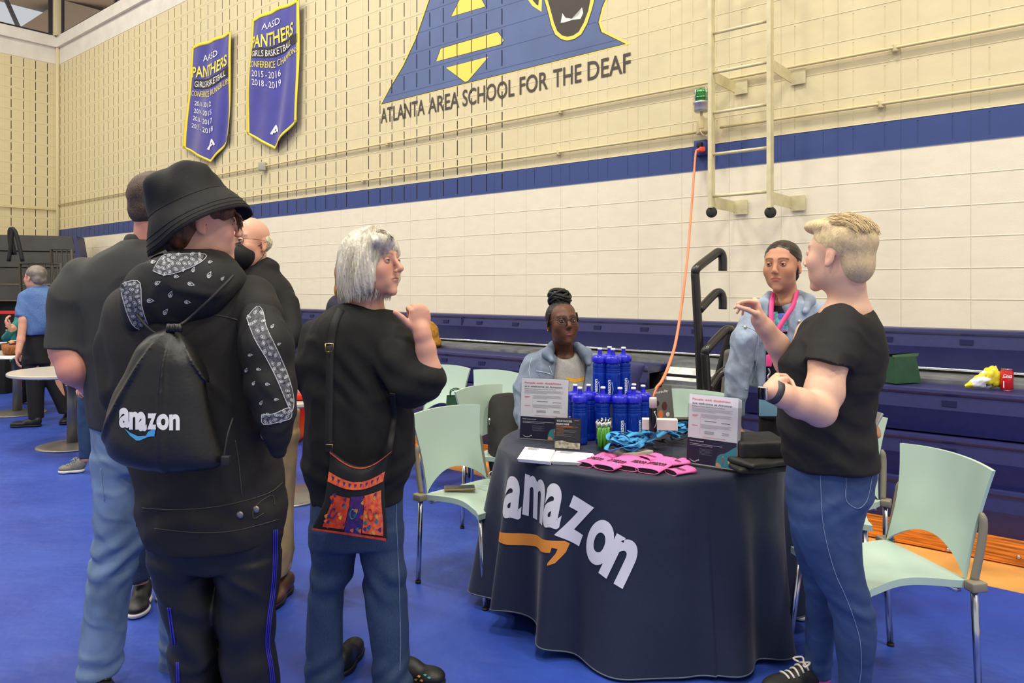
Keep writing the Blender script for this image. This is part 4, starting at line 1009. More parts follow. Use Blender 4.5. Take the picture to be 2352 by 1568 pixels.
def leaflet(org, ex, ez, w, h, label, stack, standname):
    e = empty('leaflet_stand', org, label, 'leaflet stand')
    pm = panel(org, ex, ez, w, h); q = lambda u, v, o=0: pm(u, v, o)
    def slabq(g, u0, u1, v0, v1, o0, o1):
        vs = [q(u, v, o) for o in (o0, o1) for u, v in ((u0, v0), (u1, v0), (u1, v1), (u0, v1))]
        g.add(vs, [(4, 5, 6, 7), (3, 2, 1, 0), (0, 1, 5, 4), (1, 2, 6, 5), (2, 3, 7, 6), (3, 0, 4, 7)]); return g
    wp = mat('white_leaflet_paper', (236, 236, 242), .5)
    if stack: 
        g = G()
        for k in range(7): slabq(g, .0+.002*k, 1.0+.003*k, .012, .99-.004*k, -.004*k-.003, -.004*k-.0008)
    else: g = slabq(G(), 0, 1, .02, 1, -.002, 0)
    g.obj('leaflet', wp, e, smooth=False)
    red, dk, gy = mat('red_print', (214, 74, 76), .6), mat('dark_print', (44, 46, 60), .6), mat('grey_print', (150, 152, 166), .6)
    nv, wh, tl, sk = mat('navy_print', (36, 32, 62), .5), mat('leaflet_white_print', (232, 232, 238), .6), mat('teal_print', (58, 146, 156), .6), mat('sand_print', (222, 158, 118), .6)
    L = [('People with disabilities', .07, .85, .915, .028, red), ('are welcome at Amazon', .07, .88, .858, .028, dk), ('Building and supporting an inclusive workforce', .07, .74, .822, .014, dk)]
    random.seed(5)
    for i in range(4): L.append((None, .07, .90-.05*(i % 2)-.3*(i == 3), .80-.015*i, .004, gy))
    for b in (.70, .555): 
        L.append((None, .08, .20, b, .006, red)); L.append((None, .08, .17, b-.015, .005, red)) if b > .6 else None
        for i in range(4): L.append((None, .26, .88-.04*(i % 2)-.25*(i == 3), b+.022-.015*i, .004, gy))
    L += [(None, .25, .252, .44, .29, red), (None, .34, .58, .628, .006, dk), (None, .68, .86, .620, .006, dk)]
    for i in range(3): L.append((None, .34, .54, .485-.015*i, .004, dk)); 
    for i in range(2): L.append((None, .70, .84, .485-.022*i, .004, dk))
    L.append((None, .30, .78, .405, .004, red))
    L.append((None, 0, 1, .03, .35, nv))
    sheet_print(pm, e, L, wp, w, h)
    # navy footer
    L = [('Ready to get started?', .05, .34, .335, .014, wh)]
    for i in range(2): L.append((None, .05, .72-.2*i, .30-.02*i, .004, wh))
    for i in range(5): L.append((None, .26, .52-.05*(i % 2), .235-.018*i, .003, gy))
    g = G()
    for t, u0, u1, v, hh, m in L:
        g = G()
        if t is None: g.add([q(u0, v, .0017), q(u1, v, .0017), q(u1, v+hh, .0017), q(u0, v+hh, .0017)], [(0, 1, 2, 3)])
        else: put(g, text2d(t, .02), lambda x, y: q(u0+(u1-u0)*x, v+y*hh, .0018), (q(0, 0, 1)-q(0, 0, 0)))
        g.obj('printed_line' if t is None else 'printed_text', m, e, smooth=False)
    pts = [(.60, .03), (.60, .10), (.63, .17), (.68, .20), (.76, .215), (.84, .25), (.92, .295), (1.0, .33), (1.0, .03)]
    g = G(); put(g, poly2d(pts), lambda u, v: q(u, v, .0018), q(0, 0, 1)-q(0, 0, 0)); g.obj('printed_picture', tl, e, smooth=False)
    for (u, v, cc) in ((.74, .05, (214, 60, 50)), (.86, .04, (236, 190, 90)), (.95, .055, (214, 60, 50))):
        for (du, dv, a, b, m) in ((0, .0, .014, .03, mat('denim_print', (60, 110, 170), .6)), (0, .055, .018, .03, mat('figure_print_%d' % cc[1], cc, .6)), (0, .10, .011, .014, sk)):
            g = G(); put(g, poly2d([(u+du+a*math.cos(t*math.pi/5), v+dv+.02+b*math.sin(t*math.pi/5)) for t in range(10)]), lambda x, y: q(x, y, .0022), q(0, 0, 1)-q(0, 0, 0)); g.obj('printed_figure', m, e, smooth=False)
    g = G(); put(g, poly2d([(.60, .03), (.60, .07), (.64, .085), (.67, .07), (.70, .06), (.71, .03)]), lambda x, y: q(x, y, .0021), q(0, 0, 1)-q(0, 0, 0)); g.obj('printed_figure', sk, e, smooth=False)
    g = G(); smile(g, lambda u, v: q(u, v, .0019), .15, .085, .18, .028); 
    s = sum(((g.v[f[1]]-g.v[f[0]]).cross(g.v[f[2]]-g.v[f[0]])).dot(q(0, 0, 1)-q(0, 0, 0)) for f in g.f)
    if s < 0: g.f = [f[::-1] for f in g.f]
    g.obj('printed_arrow', wh, e, smooth=False)
    # acrylic
    g = G()
    if stack:
        slabq(g, -.01, 1.06, 0, .86, .004, .006); slabq(g, -.01, 1.06, -.01, 1.0, -.036, -.034); slabq(g, -.01, 1.06, -.01, .0, -.036, .006); slabq(g, 1.05, 1.06, 0, .86, -.034, .004); slabq(g, -.015, -.01, 0, .86, -.034, .004)
    else: slabq(g, -.01, 1.01, 0, 1.01, .003, .005); slabq(g, -.01, 1.01, 0, 1.01, -.006, -.004); slabq(g, -.1, 1.04, -.012, 0.0, -.04, .05)
    g.obj('acrylic_holder', M_ACR, e, smooth=False)
    return e
def stands():
    def face(x0, y0, x1, y1, yt0, D0, D1, lean):
        a = P(x0, y0, D0); b = P(x1, y1, D1); a.z = b.z = TT+.004; ex = (b-a); w = ex.length; ex.normalize(); return a, ex, w
    a, b = PZ(1194, 1012, TT), PZ(1302, 1020, TT); a.z = b.z = TT+.006
    ex = (b-a).normalized(); up = (Vector((0, 0, 1))+Vector((-ex.y, ex.x, 0))*.10).normalized(); leaflet(a, ex, up, (b-a).length, .292, 'clear upright stand with white disability leaflet at left, beside seated person', False, '')
    a, b = PZ(1577, 1068, TT), PZ(1690, 1086, TT); a.z = b.z = TT+.006
    ex = (b-a).normalized(); up = (Vector((0, 0, 1))+Vector((-ex.y, ex.x, 0))*.10).normalized(); leaflet(a, ex, up, (b-a).length, .288, 'clear holder with thick stack of white disability leaflets at right table edge', True, '')
    # small dark flyer stand
    a, b = PZ(1274, 1030, TT), PZ(1332, 1034, TT); a.z = b.z = TT+.004; ex = (b-a).normalized(); n = Vector((ex.y, -ex.x, 0)); up = (Vector((0, 0, 1))-n*.12).normalized(); w, h = (b-a).length, .135
    e = empty('flyer_stand', a, 'small acrylic stand holding a dark success flyer in front of left leaflet', 'flyer stand'); pm = panel(a, ex, up, w, h)
    g = G(); g.add([pm(0, 0, 0), pm(1, 0, 0), pm(1, 1, 0), pm(0, 1, 0), pm(0, 0, -.012), pm(1, 0, -.012), pm(1, 1, -.012), pm(0, 1, -.012)], [(0, 1, 2, 3), (7, 6, 5, 4), (0, 4, 5, 1), (1, 5, 6, 2), (2, 6, 7, 3), (3, 7, 4, 0)]); g.obj('flyer', mat('charcoal_flyer', (44, 42, 48), .4), e, smooth=False)
    wh, og, gy = mat('leaflet_white_print', (232, 232, 238), .6), mat('orange_print', (216, 120, 60), .6), mat('grey_print2', (120, 120, 126), .6)
    L = [('YOUR SUCCESS', .05, .66, .87, .06, wh), ('BEGINS HERE', .05, .55, .77, .06, wh), (None, .05, .9, .72, .012, og), (None, .05, .7, .69, .01, og)]
    for i in range(6): L.append((None, .05, .35 if i % 3 == 0 else .9-.05*i, .63-.045*i, .012, og if i % 3 == 0 else gy))
    L.append((None, .75, .93, .93, .012, og))
    sheet_print(pm, e, L, None, w, h)
    g = G(); put(g, poly2d([(.0, .0), (.0, .22), (.3, .26), (.6, .20), (1, .2), (1, 0)]), lambda u, v: pm(u, v, .0015), pm(0, 0, 1)-pm(0, 0, 0)); g.obj('printed_picture', mat('photo_print', (176, 168, 150), .5, noise=(60, .35)), e, smooth=False)
    g = G(); vs = [pm(u, v, o) for o in (-.016, .004) for u, v in ((-.12, -.01), (1.1, -.01), (1.1, 1.02), (-.12, 1.02))]; g.add(vs, [(4, 5, 6, 7), (3, 2, 1, 0), (1, 2, 6, 5)]); g.obj('acrylic_holder', M_ACR, e, smooth=False)
stands()
# ---------------------------------------------------------------- card stacks, pens, boxes, laptop and pink sleeves
def small():
    wp = mat('white_card', (240, 240, 242), .5); gp = mat('card_grey_print', (120, 122, 130), .6)
    for k, (q, lab) in enumerate(((((1188, 1054), (1262, 1061), (1274, 1034), (1206, 1027)), 'left fanned stack of white cards on the navy cloth'), (((1264, 1060), (1348, 1064), (1362, 1042), (1278, 1036)), 'right fanned stack of white cards on the navy cloth'))):
        c = [PZ(x, y, TT+.012) for x, y in q]; e = empty('card_stack', (sum(v.x for v in c)/4, sum(v.y for v in c)/4, TT), lab, 'card stack')
        g = G()
        for i in range(9):
            f = i/8; d = Vector((.010*(1-f), .006*(1-f), 0)); vs = []
            for zz in (0, .0014):
                for v in c: p = v+d*(1 if k else .6); p.z = TT+.0016*i+zz+.0002; vs.append(p)
            g.add(vs, [(0, 1, 2, 3), (7, 6, 5, 4), (0, 4, 5, 1), (1, 5, 6, 2), (2, 6, 7, 3), (3, 7, 4, 0)])
        g.obj('cards', wp, e, smooth=False)
        pm = lambda u, v: c[3].lerp(c[2], u).lerp(c[0].lerp(c[1], u), 1-v)+Vector((0, 0, .0045))
        for u0, u1, v in ((.12, .50, .90), (.12, .46, .81)):
            g = G(); g.add([pm(u0, v), pm(u1, v), pm(u1, v+.03), pm(u0, v+.03)], [(0, 1, 2, 3)]); g.obj('printed_line', gp, e, smooth=False)
    # pen cup
    c = PZ(1386, 1034, TT); cx, cy = c.x, c.y; e = empty('pen_cup', (cx, cy, TT), 'clear tumbler holding a bunch of green pens', 'cup')
    gl = tint_glass('clear_tumbler', (225, 235, 232), .14, .03); g = G(); g.lathe([(.001, 0), (.032, 0), (.038, .10), (.036, .10), (.030, .004), (.001, .004)], (cx, cy, TT), 28); g.obj('tumbler', gl, e)
    gr, si, bk = mat('pen_green', (92, 176, 56), .35), mat('pen_silver', (205, 208, 208), .2, .8), M_BLACK
    random.seed(11)
    for i in range(24):
        a = random.uniform(0, 6.28); r0 = .022*math.sqrt(random.random()); r1 = r0+random.uniform(.004, .014)
        b = Vector((cx+r0*math.cos(a), cy+r0*math.sin(a), TT+.006)); d = Vector((r1*math.cos(a+.5)-r0*math.cos(a), r1*math.sin(a+.5)-r0*math.sin(a), .14)).normalized(); ln = random.uniform(.125, .142)
        p = empty('green_pen', b, 'green pen with silver clip in the clear tumbler bunch', 'pen', 'green pens in the tumbler')
        G().tube([b, b+d*.02, b+d*(ln-.032)], [.002, .0048, .0048], 8).obj('barrel', gr, p); G().tube([b+d*(ln-.032), b+d*(ln-.008)], .0046, 8).obj('clip_section', si, p)
        G().tube([b+d*(ln-.008), b+d*ln], .003, 6).obj('push_button', bk if i % 3 else si, p)
        s = Vector((math.cos(a), math.sin(a), 0))*.0062; G().tube([b+d*(ln-.045)+s, b+d*(ln-.012)+s], .0014, 4).obj('clip', si, p)
    # pink sleeves
    pk, dk = mat('pink_neoprene', (240, 110, 178), .7, bump=(400, .2, .001)), mat('black_neoprene', (24, 18, 20), .7)
    def koozie(x0, y0, x1, y1, w, z, lab, rel=0.0):
        a, b = PZ(x0, y0, TT+z), PZ(x1, y1, TT+z); ex = (b-a); L = ex.length; ex.normalize(); ey = Vector((-ex.y, ex.x, 0)); up = Vector((0, 0, 1)); tilt = rel
        e = empty('can_sleeve', (a+b)/2-up*.012, lab, 'can sleeve', 'pink foam can sleeves')
        g = G(); n = 28; vs = []; fs = []; m = 12
        def cs(q, t):   # squashed tube section
            s = .0075+.006*math.exp(-((1-t)/.25)**2)+.004*math.exp(-(t/.2)**2)
            return ey*(math.copysign(abs(math.cos(q))**.7, math.cos(q))*w/2)+up*(math.sin(q)*s)
        for j in range(m+1):
            t = j/m; c = a+ex*(L*t)+up*(tilt*t*L+.008)
            for k in range(n): vs.append(c+cs(2*math.pi*k/n, t))
        fs = [(j*n+k, j*n+(k+1) % n, (j+1)*n+(k+1) % n, (j+1)*n+k) for j in range(m) for k in range(n)]
        g.add(vs, fs); o = g.obj('sleeve', pk, e); md = o.modifiers.new('thick', 'SOLIDIFY'); md.thickness = .0025; md.offset = -1
        for t in (.01, .99):
            g = G(); c = a+ex*(L*t)+up*(tilt*t*L+.008); vs = [c+cs(2*math.pi*k/n, t)*.82 for k in range(n)]; g.add(vs, [tuple(range(n))]); g.obj('black_lining', dk, e, smooth=False)
        tv = text2d('amazon', .02, 8, 0); g = G()
        def fn(u, v): 
            t = .36+.18*v*1.6; yy = (.5-u)*.75*w
            h = (.0075+.001)*math.sqrt(max(0, 1-(2*yy/w)**2)**.6) ; return a+ex*(L*t)+ey*yy+up*(tilt*t*L+.008+h+.0012)
        put(g, tv, fn, up); g.obj('lettering', dk, e, smooth=False)
    koozie(1340, 1071, 1400, 1050, .088, .0, 'pink can sleeve lying at the left end of the row')
    koozie(1386, 1078, 1452, 1056, .100, .006, 'pink can sleeve second from the left with a dark opening')
    koozie(1440, 1080, 1490, 1056, .100, .003, 'pink can sleeve third from the left in the overlapping row')
    koozie(1486, 1086, 1534, 1060, .100, .004, 'pink can sleeve fourth from the left, lying on its side')
    koozie(1540, 1089, 1586, 1082, .075, .0, 'pink can sleeve nearest the right leaflet holder')
    koozie(1535, 1068, 1576, 1064, .07, .003, 'pink can sleeve behind the rightmost one, against the leaflet holder')
    koozie(1480, 1058, 1512, 1052, .07, .012, 'pink can sleeve peeking out behind the third one')
    # boxes and riser
    a = PZ(1500, 1040, TT)
    def box(name, x, y, w, d, h, z, lab, cat, m, rz=0, bev=.002):
        p = PZ(x, y, TT+z); M = Matrix.Translation(p) @ Matrix.Rotation(rz, 4, 'Z'); g = G(); g.box((-w/2, 0, 0), (w/2, d, h), M, bev=bev); o = tag(g.obj(name, m, smooth=False), lab, cat); return o
    wb = mat('white_carton', (226, 222, 214), .6)
    e = box('acrylic_riser', 1506, 1050, .145, .13, .115, 0, 'clear acrylic riser box under the white carton and black spray bottle', 'display riser', M_ACR, -.1)
    box('white_box', 1470, 1054, .14, .10, .030, 0, 'low cream carton lying under the clear riser by the pink sleeves', 'box', mat('cream_carton', (218, 212, 190), .6), .45)
    box('white_box', 1516, 988, .15, .05, .045, .1175, 'white carton standing on the clear acrylic riser', 'box', wb, -.15)
    p = PZ(1500, 990, TT+.117); e = empty('spray_bottle', p, 'slim black bottle with white cap and white arrow on clear riser', 'bottle')
    G().lathe([(.001, 0), (.0155, 0), (.0165, .003), (.0165, .098), (.0155, .102), (.001, .102)], p, 24).obj('bottle_body', M_BLKG, e)
    G().lathe([(.001, .102), (.0158, .102), (.0158, .138), (.0145, .144), (.001, .145)], p, 24).obj('cap', mat('frosted_cap', (216, 212, 204), .45), e)
    g = G(); smile(g, lambda u, v: p+Vector((.0172*math.sin(-v/.0165*1.0+.1), -.0172*math.cos(-v/.0165*1.0+.1), .05+u)), .0, .0, .065, .010); 
    s = sum(((g.v[f[1]]-g.v[f[0]]).cross(g.v[f[2]]-g.v[f[0]])).y for f in g.f)
    if s > 0: g.f = [f[::-1] for f in g.f]
    g.obj('printed_arrow', M_WPR, e, smooth=False)
    # small black box with lid at the back
    box('black_case', 1570, 1000, .09, .07, .08, 0, 'small black case between lanyards and right leaflet holder', 'case', M_BLKG, 0, .006)
    # laptop, back of the screen covered in stickers
    b0, b1, t0, t1 = P(1486, 965, 3.75), P(1528, 968, 3.98), P(1462, 893, 3.72), P(1543, 876, 4.05)
    a, b = P(1484, 962, 3.68), P(1545, 966, 3.86); a.z = b.z = TT+.012; ex = (b-a).normalized(); n = Vector((ex.y, -ex.x, 0)); ex = (ex).normalized()
    up = (Vector((0, 0, 1))-n*.0+ex*.12+n*-.18).normalized(); e = empty('laptop', a, 'open grey laptop seen from behind with stickers on its lid', 'laptop'); W, Hh = .30, .205
    a = a-ex*.03
    pm = panel(a, ex, up, W, Hh)
    g = G(); vs = [pm(u, v, o) for o in (-.004, 0) for u, v in ((0, 0), (1, 0), (1, 1), (0, 1))]; g.add(vs, [(4, 5, 6, 7), (3, 2, 1, 0), (0, 1, 5, 4), (1, 2, 6, 5), (2, 3, 7, 6), (3, 0, 4, 7)]); g.obj('screen_lid', mat('laptop_grey', (120, 120, 120), .35, .3), e, smooth=False)
    g = G(); c = [a, a+ex*W, a+ex*W-n*-.0+Vector((-n.x, -n.y, 0))*.21, a+Vector((-n.x, -n.y, 0))*.21]; vs = [v+Vector((0, 0, z)) for z in (-.010, .002) for v in c]; g.add(vs, [(4, 5, 6, 7), (3, 2, 1, 0), (0, 1, 5, 4), (1, 2, 6, 5), (2, 3, 7, 6), (3, 0, 4, 7)]); g.obj('keyboard_base', mat('laptop_grey', (120, 120, 120), .35, .3), e, smooth=False)
    st = [(.16, .86, .05, (54, 50, 52)), (.30, .80, .07, (226, 120, 50)), (.28, .60, .06, (196, 80, 40)), (.5, .62, .07, (40, 36, 36)), (.72, .52, .09, (80, 40, 34)), (.80, .3, .06, (230, 226, 220)), (.58, .34, .08, (226, 120, 60)), (.62, .1, .07, (220, 50, 110)), (.42, .2, .09, (40, 38, 46)), (.12, .5, .05, (236, 232, 226))]
    for i, (u, v, r, cc) in enumerate(st):
        g = G(); k = 6+i % 4*4; put(g, poly2d([(u+r*math.cos(6.283*t/k), v+r*1.3*math.sin(6.283*t/k)*(1-.25*(i % 2))) for t in range(k)]), lambda x, y: pm(x, y, .0009), pm(0, 0, 1)-pm(0, 0, 0)); g.obj('sticker', mat('sticker_ink_%d' % i, cc, .4), e, smooth=False)
    for t, u0, u1, v, hh in (('Part of the Day', .42, .86, .86, .06),):
        g = G(); put(g, text2d(t, .03), lambda x, y: pm(u0+(u1-u0)*x, v+y*hh, .0014), pm(0, 0, 1)-pm(0, 0, 0)); g.obj('sticker_text', M_WPR, e, smooth=False)
    # lanyards: tangled sky blue ribbons
    lb, dkb = mat('lanyard_sky_blue', (66, 158, 214), .55), mat('lanyard_dark', (30, 44, 58), .5)
    random.seed(21)
    cc = [PZ(x, y, TT+.02) for x, y in ((1438, 1041), (1450, 1030), (1480, 1020), (1512, 1010), (1545, 1004), (1462, 1038), (1446, 1036), (1560, 1010))]
    for i in range(26):
        c0 = cc[i % 8]+Vector((random.uniform(-.03, .03), random.uniform(-.03, .03), 0)); ang = random.uniform(-.5, .5); L = random.uniform(.045, .11); pts = []
        for k in range(9):
            t = k/8*2*math.pi; pts.append(c0+Vector((L*.9*math.cos(t+ang), L*.45*math.sin(t)+random.uniform(-.012, .012), .004+.010*(i % 5)+.014*(1+math.sin(t*2+i))+random.uniform(0, .006))))
        pts = spline(pts, 6); g = G(); w = .0095
        def rib(u, v):
            k = u*(len(pts)-1); j = min(int(k), len(pts)-2); p = pts[j].lerp(pts[j+1], k-j); tw = .6*math.sin(u*9+i*1.7)
            tn = (pts[j+1]-pts[j]).normalized(); sd_ = tn.cross(Vector((0, 0, 1))); sd_.normalize(); sd_ = sd_*math.cos(tw)+Vector((0, 0, 1))*math.sin(tw)
            p = p+sd_*(v-.5)*2*w; p.z = max(p.z, TT+.003); return p
        g.grid(rib, 60, 2); o = g.obj('lanyard', lb if i % 5 else dkb); md = o.modifiers.new('t', 'SOLIDIFY'); md.thickness = .0012
        tag(o, ('sky blue' if i % 5 else 'dark blue')+' ribbon lanyard looped in the tangled pile behind the pink sleeves', 'lanyard', 'tangled lanyards' if i % 5 else 'dark lanyards in the pile')
    g = G(); p = cc[2]; ex = Vector((1, .12, 0)); put(g, text2d('amazon', .03), lambda x, y: p+Vector((-.02, -.055, .052))+ex*(x*.05)+Vector((0, .006, .012))*y*1.0, Vector((0, -1, .5)))
    # black bags folded at the right of the table
    random.seed(8); bf = mat('black_nylon_cloth', (30, 28, 27), .6, noise=(30, .2))
    for i, (x, y, z, rx, ry, rz_, lab) in enumerate(((1745, 1078, .012, .13, .12, .2, 'bottom one of the folded black nylon bags on the table edge'), (1752, 1068, .036, .12, .11, .4, 'middle one of the folded black nylon bags beside the leaflet holder'), (1748, 1046, .060, .11, .11, .1, 'folded black nylon bag on top of the pile, loosely heaped'))):
        p = PZ(x, y, TT+z); p.y += .06; sd = SD(.006); sd.box((p.x, p.y, p.z+(.012 if i < 2 else .03)), (rx, ry, .013 if i < 2 else .035), rot(rz_), .012)
        sd.disp(lambda X, Y, Z, i=i: .004*nz(X, Y, Z, 30, i)); o = sd.obj('folded_bag', bf); tag(o, lab, 'bag', 'folded black bags')
small()
# ---------------------------------------------------------------- things on and around the chairs
def around():
    p = PZ(1056, 1122, .458); e = empty('smartphone', p, 'black phone in a tan case lying on the left chair seat', 'phone'); R = Matrix.Translation(p) @ Matrix.Rotation(.12, 4, 'Z')
    G().box((-.078, -.038, 0), (.078, .038, .009), R, bev=.004).obj('case', mat('tan_case', (150, 122, 76), .5), e); G().box((-.074, -.034, .0088), (.074, .034, .0098), R, bev=.0003).obj('screen', M_BLKG, e, smooth=False)
    z = .462; pts = [PZ(1096, 1114, z), PZ(1120, 1116, z+.01), PZ(1137, 1118, z+.01), PZ(1128, 1102, z+.05), P(1122, 1092, 3.55), P(1128, 1083, 3.55), P(1138, 1086, 3.5), P(1139, 1098, 3.5), P(1134, 1112, 3.45), PZ(1136, 1122, z)]
    tag(G().tube(spline(pts, 8), .0022, 6).obj('charging_cable', mat('white_cable', (232, 230, 222), .4)), 'thin white charging cable looped up beside the phone', 'cable')
    # green gift bags
    gm = mat('dark_green_paper', (34, 74, 48), .5, noise=(20, .08))
    def gift(c, w, d, h, rz, lab, flat=0, mark=None):
        e = empty('gift_bag', c, lab, 'bag'); R = Matrix.Translation(c) @ Matrix.Rotation(rz, 4, 'Z'); g = G()
        def q(x, y, z): return R @ Vector((x, y, z))
        t = .86; vs = [q(-w/2, -d/2, 0), q(w/2, -d/2, 0), q(w/2, d/2, 0), q(-w/2, d/2, 0), q(-w/2*t, -d*.3, h), q(w/2*t, -d*.3, h), q(w/2*t, d*.3, h), q(-w/2*t, d*.3, h), q(w/2*.94, 0, h*.5), q(-w/2*.94, 0, h*.5)]
        g.add(vs, [(3, 2, 1, 0), (0, 1, 5, 4), (2, 3, 7, 6), (1, 8, 5), (1, 2, 8), (2, 6, 8), (8, 6, 5), (3, 0, 9), (0, 4, 9), (4, 7, 9), (7, 3, 9)]); g.obj('bag_body', gm, e, smooth=False)
        for s in (-1, 1):
            if flat: g = G(); g.add([q(-w/2, s*d*.3, h), q(w/2, s*d*.3, h), q(w*.62, s*d*.2, h+.018), q(-w/2*.9, s*d*.2, h+.012)], [(0, 1, 2, 3)]); g.obj('folded_flap', gm, e, smooth=False)
            else: g = G(); g.tube(spline([q(-w*.28, s*d*.3, h-.005), q(-w*.26, s*d*.32, h+.035), q(-w*.05, s*d*.36, h+.048), q(w*.05, s*d*.36, h+.045), q(w*.24, s*d*.32, h+.03), q(w*.26, s*d*.3, h-.005)], 5), .004, 6); g.obj('handle', gm, e)
        if mark: 
            g = G(); put(g, text2d(mark, .02), lambda x, y: q(-w*.32+w*.64*x, -d/2*(1-.35*.6)-.006, h*.55+y*.02), q(0, -1, 0)-q(0, 0, 0)); g.obj('bag_print', mat('bag_white_print', (210, 214, 200), .6), e, smooth=False)
        return e
    c = pC.copy()-N*.03; c = Vector((pC.x-.10, pC.y-.06, .462)); gift(c, .17, .10, .235, .15, 'dark green paper gift bag standing on the middle chair by the benches')
    c = PN(2068, 880, 4.96); c.z = .912; gift(c, .20, .12, .155, .35, 'dark green folded gift bag on the bench behind the blonde person', 1)
    c = PN(945, 800, 5.0); c.z = .912; gift(c, .19, .10, .26, .45, 'dark green gift bag on bench behind the white haired person')
    sd = SD(.01); p = PN(985, 775, 5.02); p.z = 1.02
    sd.ell(p, (.10, .08, .14), k=.05); sd.ell(p+Vector((-.03, 0, .04)), (.09, .08, .10), k=.05); sd.ell(p+Vector((.0, 0, -.07)), (.12, .09, .06), k=.05); sd.disp(lambda x, y, z: .012*nz(x, y, z, 40)); tag(sd.obj('mustard_jacket', mat('mustard_cloth', (176, 124, 36), .85, noise=(40, .15))), 'mustard yellow jacket bundled on the bench behind the raised arm', 'jacket')
    # coat on a chair beside the table (left), black
    c = P(1165, 1000, 4.15); cG = dup(chair0, 'mint plastic chair hidden under black coat beside seated person'); place(cG, .02, 4.60, .8, -.6)
    sd = SD(.009); sd.sil([(905, 1130, 1192, 4.82, .06), (920, 1124, 1198, 4.80, .10), (965, 1120, 1205, 4.74, .16), (1010, 1120, 1205, 4.68, .2), (1055, 1122, 1200, 4.64, .2), (1110, 1126, 1190, 4.62, .16)], k=.03); sd.disp(lambda x, y, z: .012*nz(x, y, z*.5, 28, 1))
    o = sd.obj('black_coat', mat('black_coat_cloth', (20, 19, 19), .8)); tag(o, 'black coat draped over the chair left of the table', 'coat')
    p = P(1124, 960, 4.60); G().tube([p, p+Vector((.003, 0, -.04))], .006, 8).obj('zip_pull', M_CHROME, o)
    # navy draped thing behind bottles
    sd = SD(.01); sd.sil([(834, 1380, 1482, 4.55, .10), (850, 1380, 1474, 4.55, .12), (880, 1380, 1464, 4.53, .12), (980, 1380, 1450, 4.5, .12)], k=.02, sq=4); tag(sd.obj('navy_drape', mat('navy_drape_cloth', (36, 40, 92), .7)), 'navy cloth draped over a seat end behind the water bottles', 'cloth')
    # soda can and crisp packet on the bench
    c = PZ(2312, 897, .905); e = empty('soda_can', (c.x, c.y, .9062), 'red soda can with white script on the blue bench', 'can'); z = .9062; r = .033
    G().lathe([(.001, .004), (.024, .0), (.026, .003), (r, .012), (r, .106), (.027, .117), (.028, .121), (.026, .122), (.025, .117), (.001, .116)], (c.x, c.y, z), 36).obj('can_body', [mat('soda_red', (206, 26, 30), .25, coat=.5)][0], e)
    G().lathe([(.0255, .1165), (.0285, .119), (.0285, .1225), (.0255, .1225)], (c.x, c.y, z), 36).obj('rim', M_CHROME, e); G().lathe([(.001, .1155), (.0255, .1155), (.0255, .1172), (.001, .1172)], (c.x, c.y, z), 30).obj('top', M_STEEL, e)
    G().lathe([(.001, -.001), (.0245, -.001), (.0265, .0032), (.001, .0032)], (c.x, c.y, z+.0005), 30).obj('bottom_rim', M_STEEL, e)
    f0 = math.atan2(c.x, c.y)*-1.0
    def wrap(a, zz): q = a-f0*-1.0 if False else a; ang = f0+a/r; return Vector((c.x+(r+.0006)*math.sin(ang), c.y-(r+.0006)*math.cos(ang), z+zz))
    g = G(); put(g, text2d('Coca', .03, 10), lambda x, y: wrap(-.018+.046*x+.004*y, .078+.016*y), Vector((0, -1, 0))); g.obj('script_lettering', M_WPR, e)
    g = G(); put(g, poly2d([(-.02, .072), (0, .076), (.03, .074), (.03, .077), (0, .079), (-.02, .075)], .006), lambda x, y: wrap(x, y), Vector((0, -1, 0))); g.obj('script_swash', M_WPR, e)
    g = G(); put(g, poly2d([(-.016, .018), (-.011, .018), (-.011, .056), (-.016, .056)], .004), lambda x, y: wrap(x, y), Vector((0, -1, 0))); g.obj('small_lettering', M_WPR, e)
    a, b = PZ(2216, 893, .91), PN(2292, 858, 4.98); b.z = .985; a.z = .925; d = (b-a).normalized(); L = (b-a).length
    side = d.cross(Vector((0, 1, 0))).normalized()*-1; up = side if side.z > 0 else -side; dep = d.cross(up).normalized()
    e = empty('crisp_packet', (a+b)/2-Vector((0, 0, .045)), 'opened yellow and white crisp packet lying on the bench beside soda can', 'snack packet')
    g = G(); n = 26; m = 16
    def ring(t, q):
        w = .006+.052*min(1, t*1.25)**.9; h_ = .004+.030*math.sin(min(1, t*1.1)*2.0)**1.0 if t < .98 else .03
        cr = 1+.10*math.sin(q*5+t*14)+.07*math.sin(q*9-t*21)
        p = a+d*(L*t)+up*(math.sin(q)*w*cr)+dep*(math.cos(q)*h_*cr); p.z = max(p.z, .909); return p
    vs = [ring(j/m, 2*math.pi*k/n) for j in range(m+1) for k in range(n)]; fs = [(j*n+k, j*n+(k+1) % n, (j+1)*n+(k+1) % n, (j+1)*n+k) for j in range(m) for k in range(n)]
    mi = [(0 if (j < 3 or j > 10 or (j+k) % 11 < 3) else 1) for j in range(m) for k in range(n)]
    mobj('packet_foil', vs, fs, [mat('packet_yellow', (222, 200, 40), .3, noise=(25, .2)), mat('packet_white', (226, 222, 214), .3)], e, mi=mi)
    g = G(); put(g, text2d('BA', .03, 8, 2), lambda x, y: ring(.52+.20*x, 2*math.pi-.95+.5*y)+Vector((0, -.004, .003)), Vector((0, -1, .3))); g.obj('lettering', mat('packet_black_print', (20, 20, 20), .5), e, smooth=False)
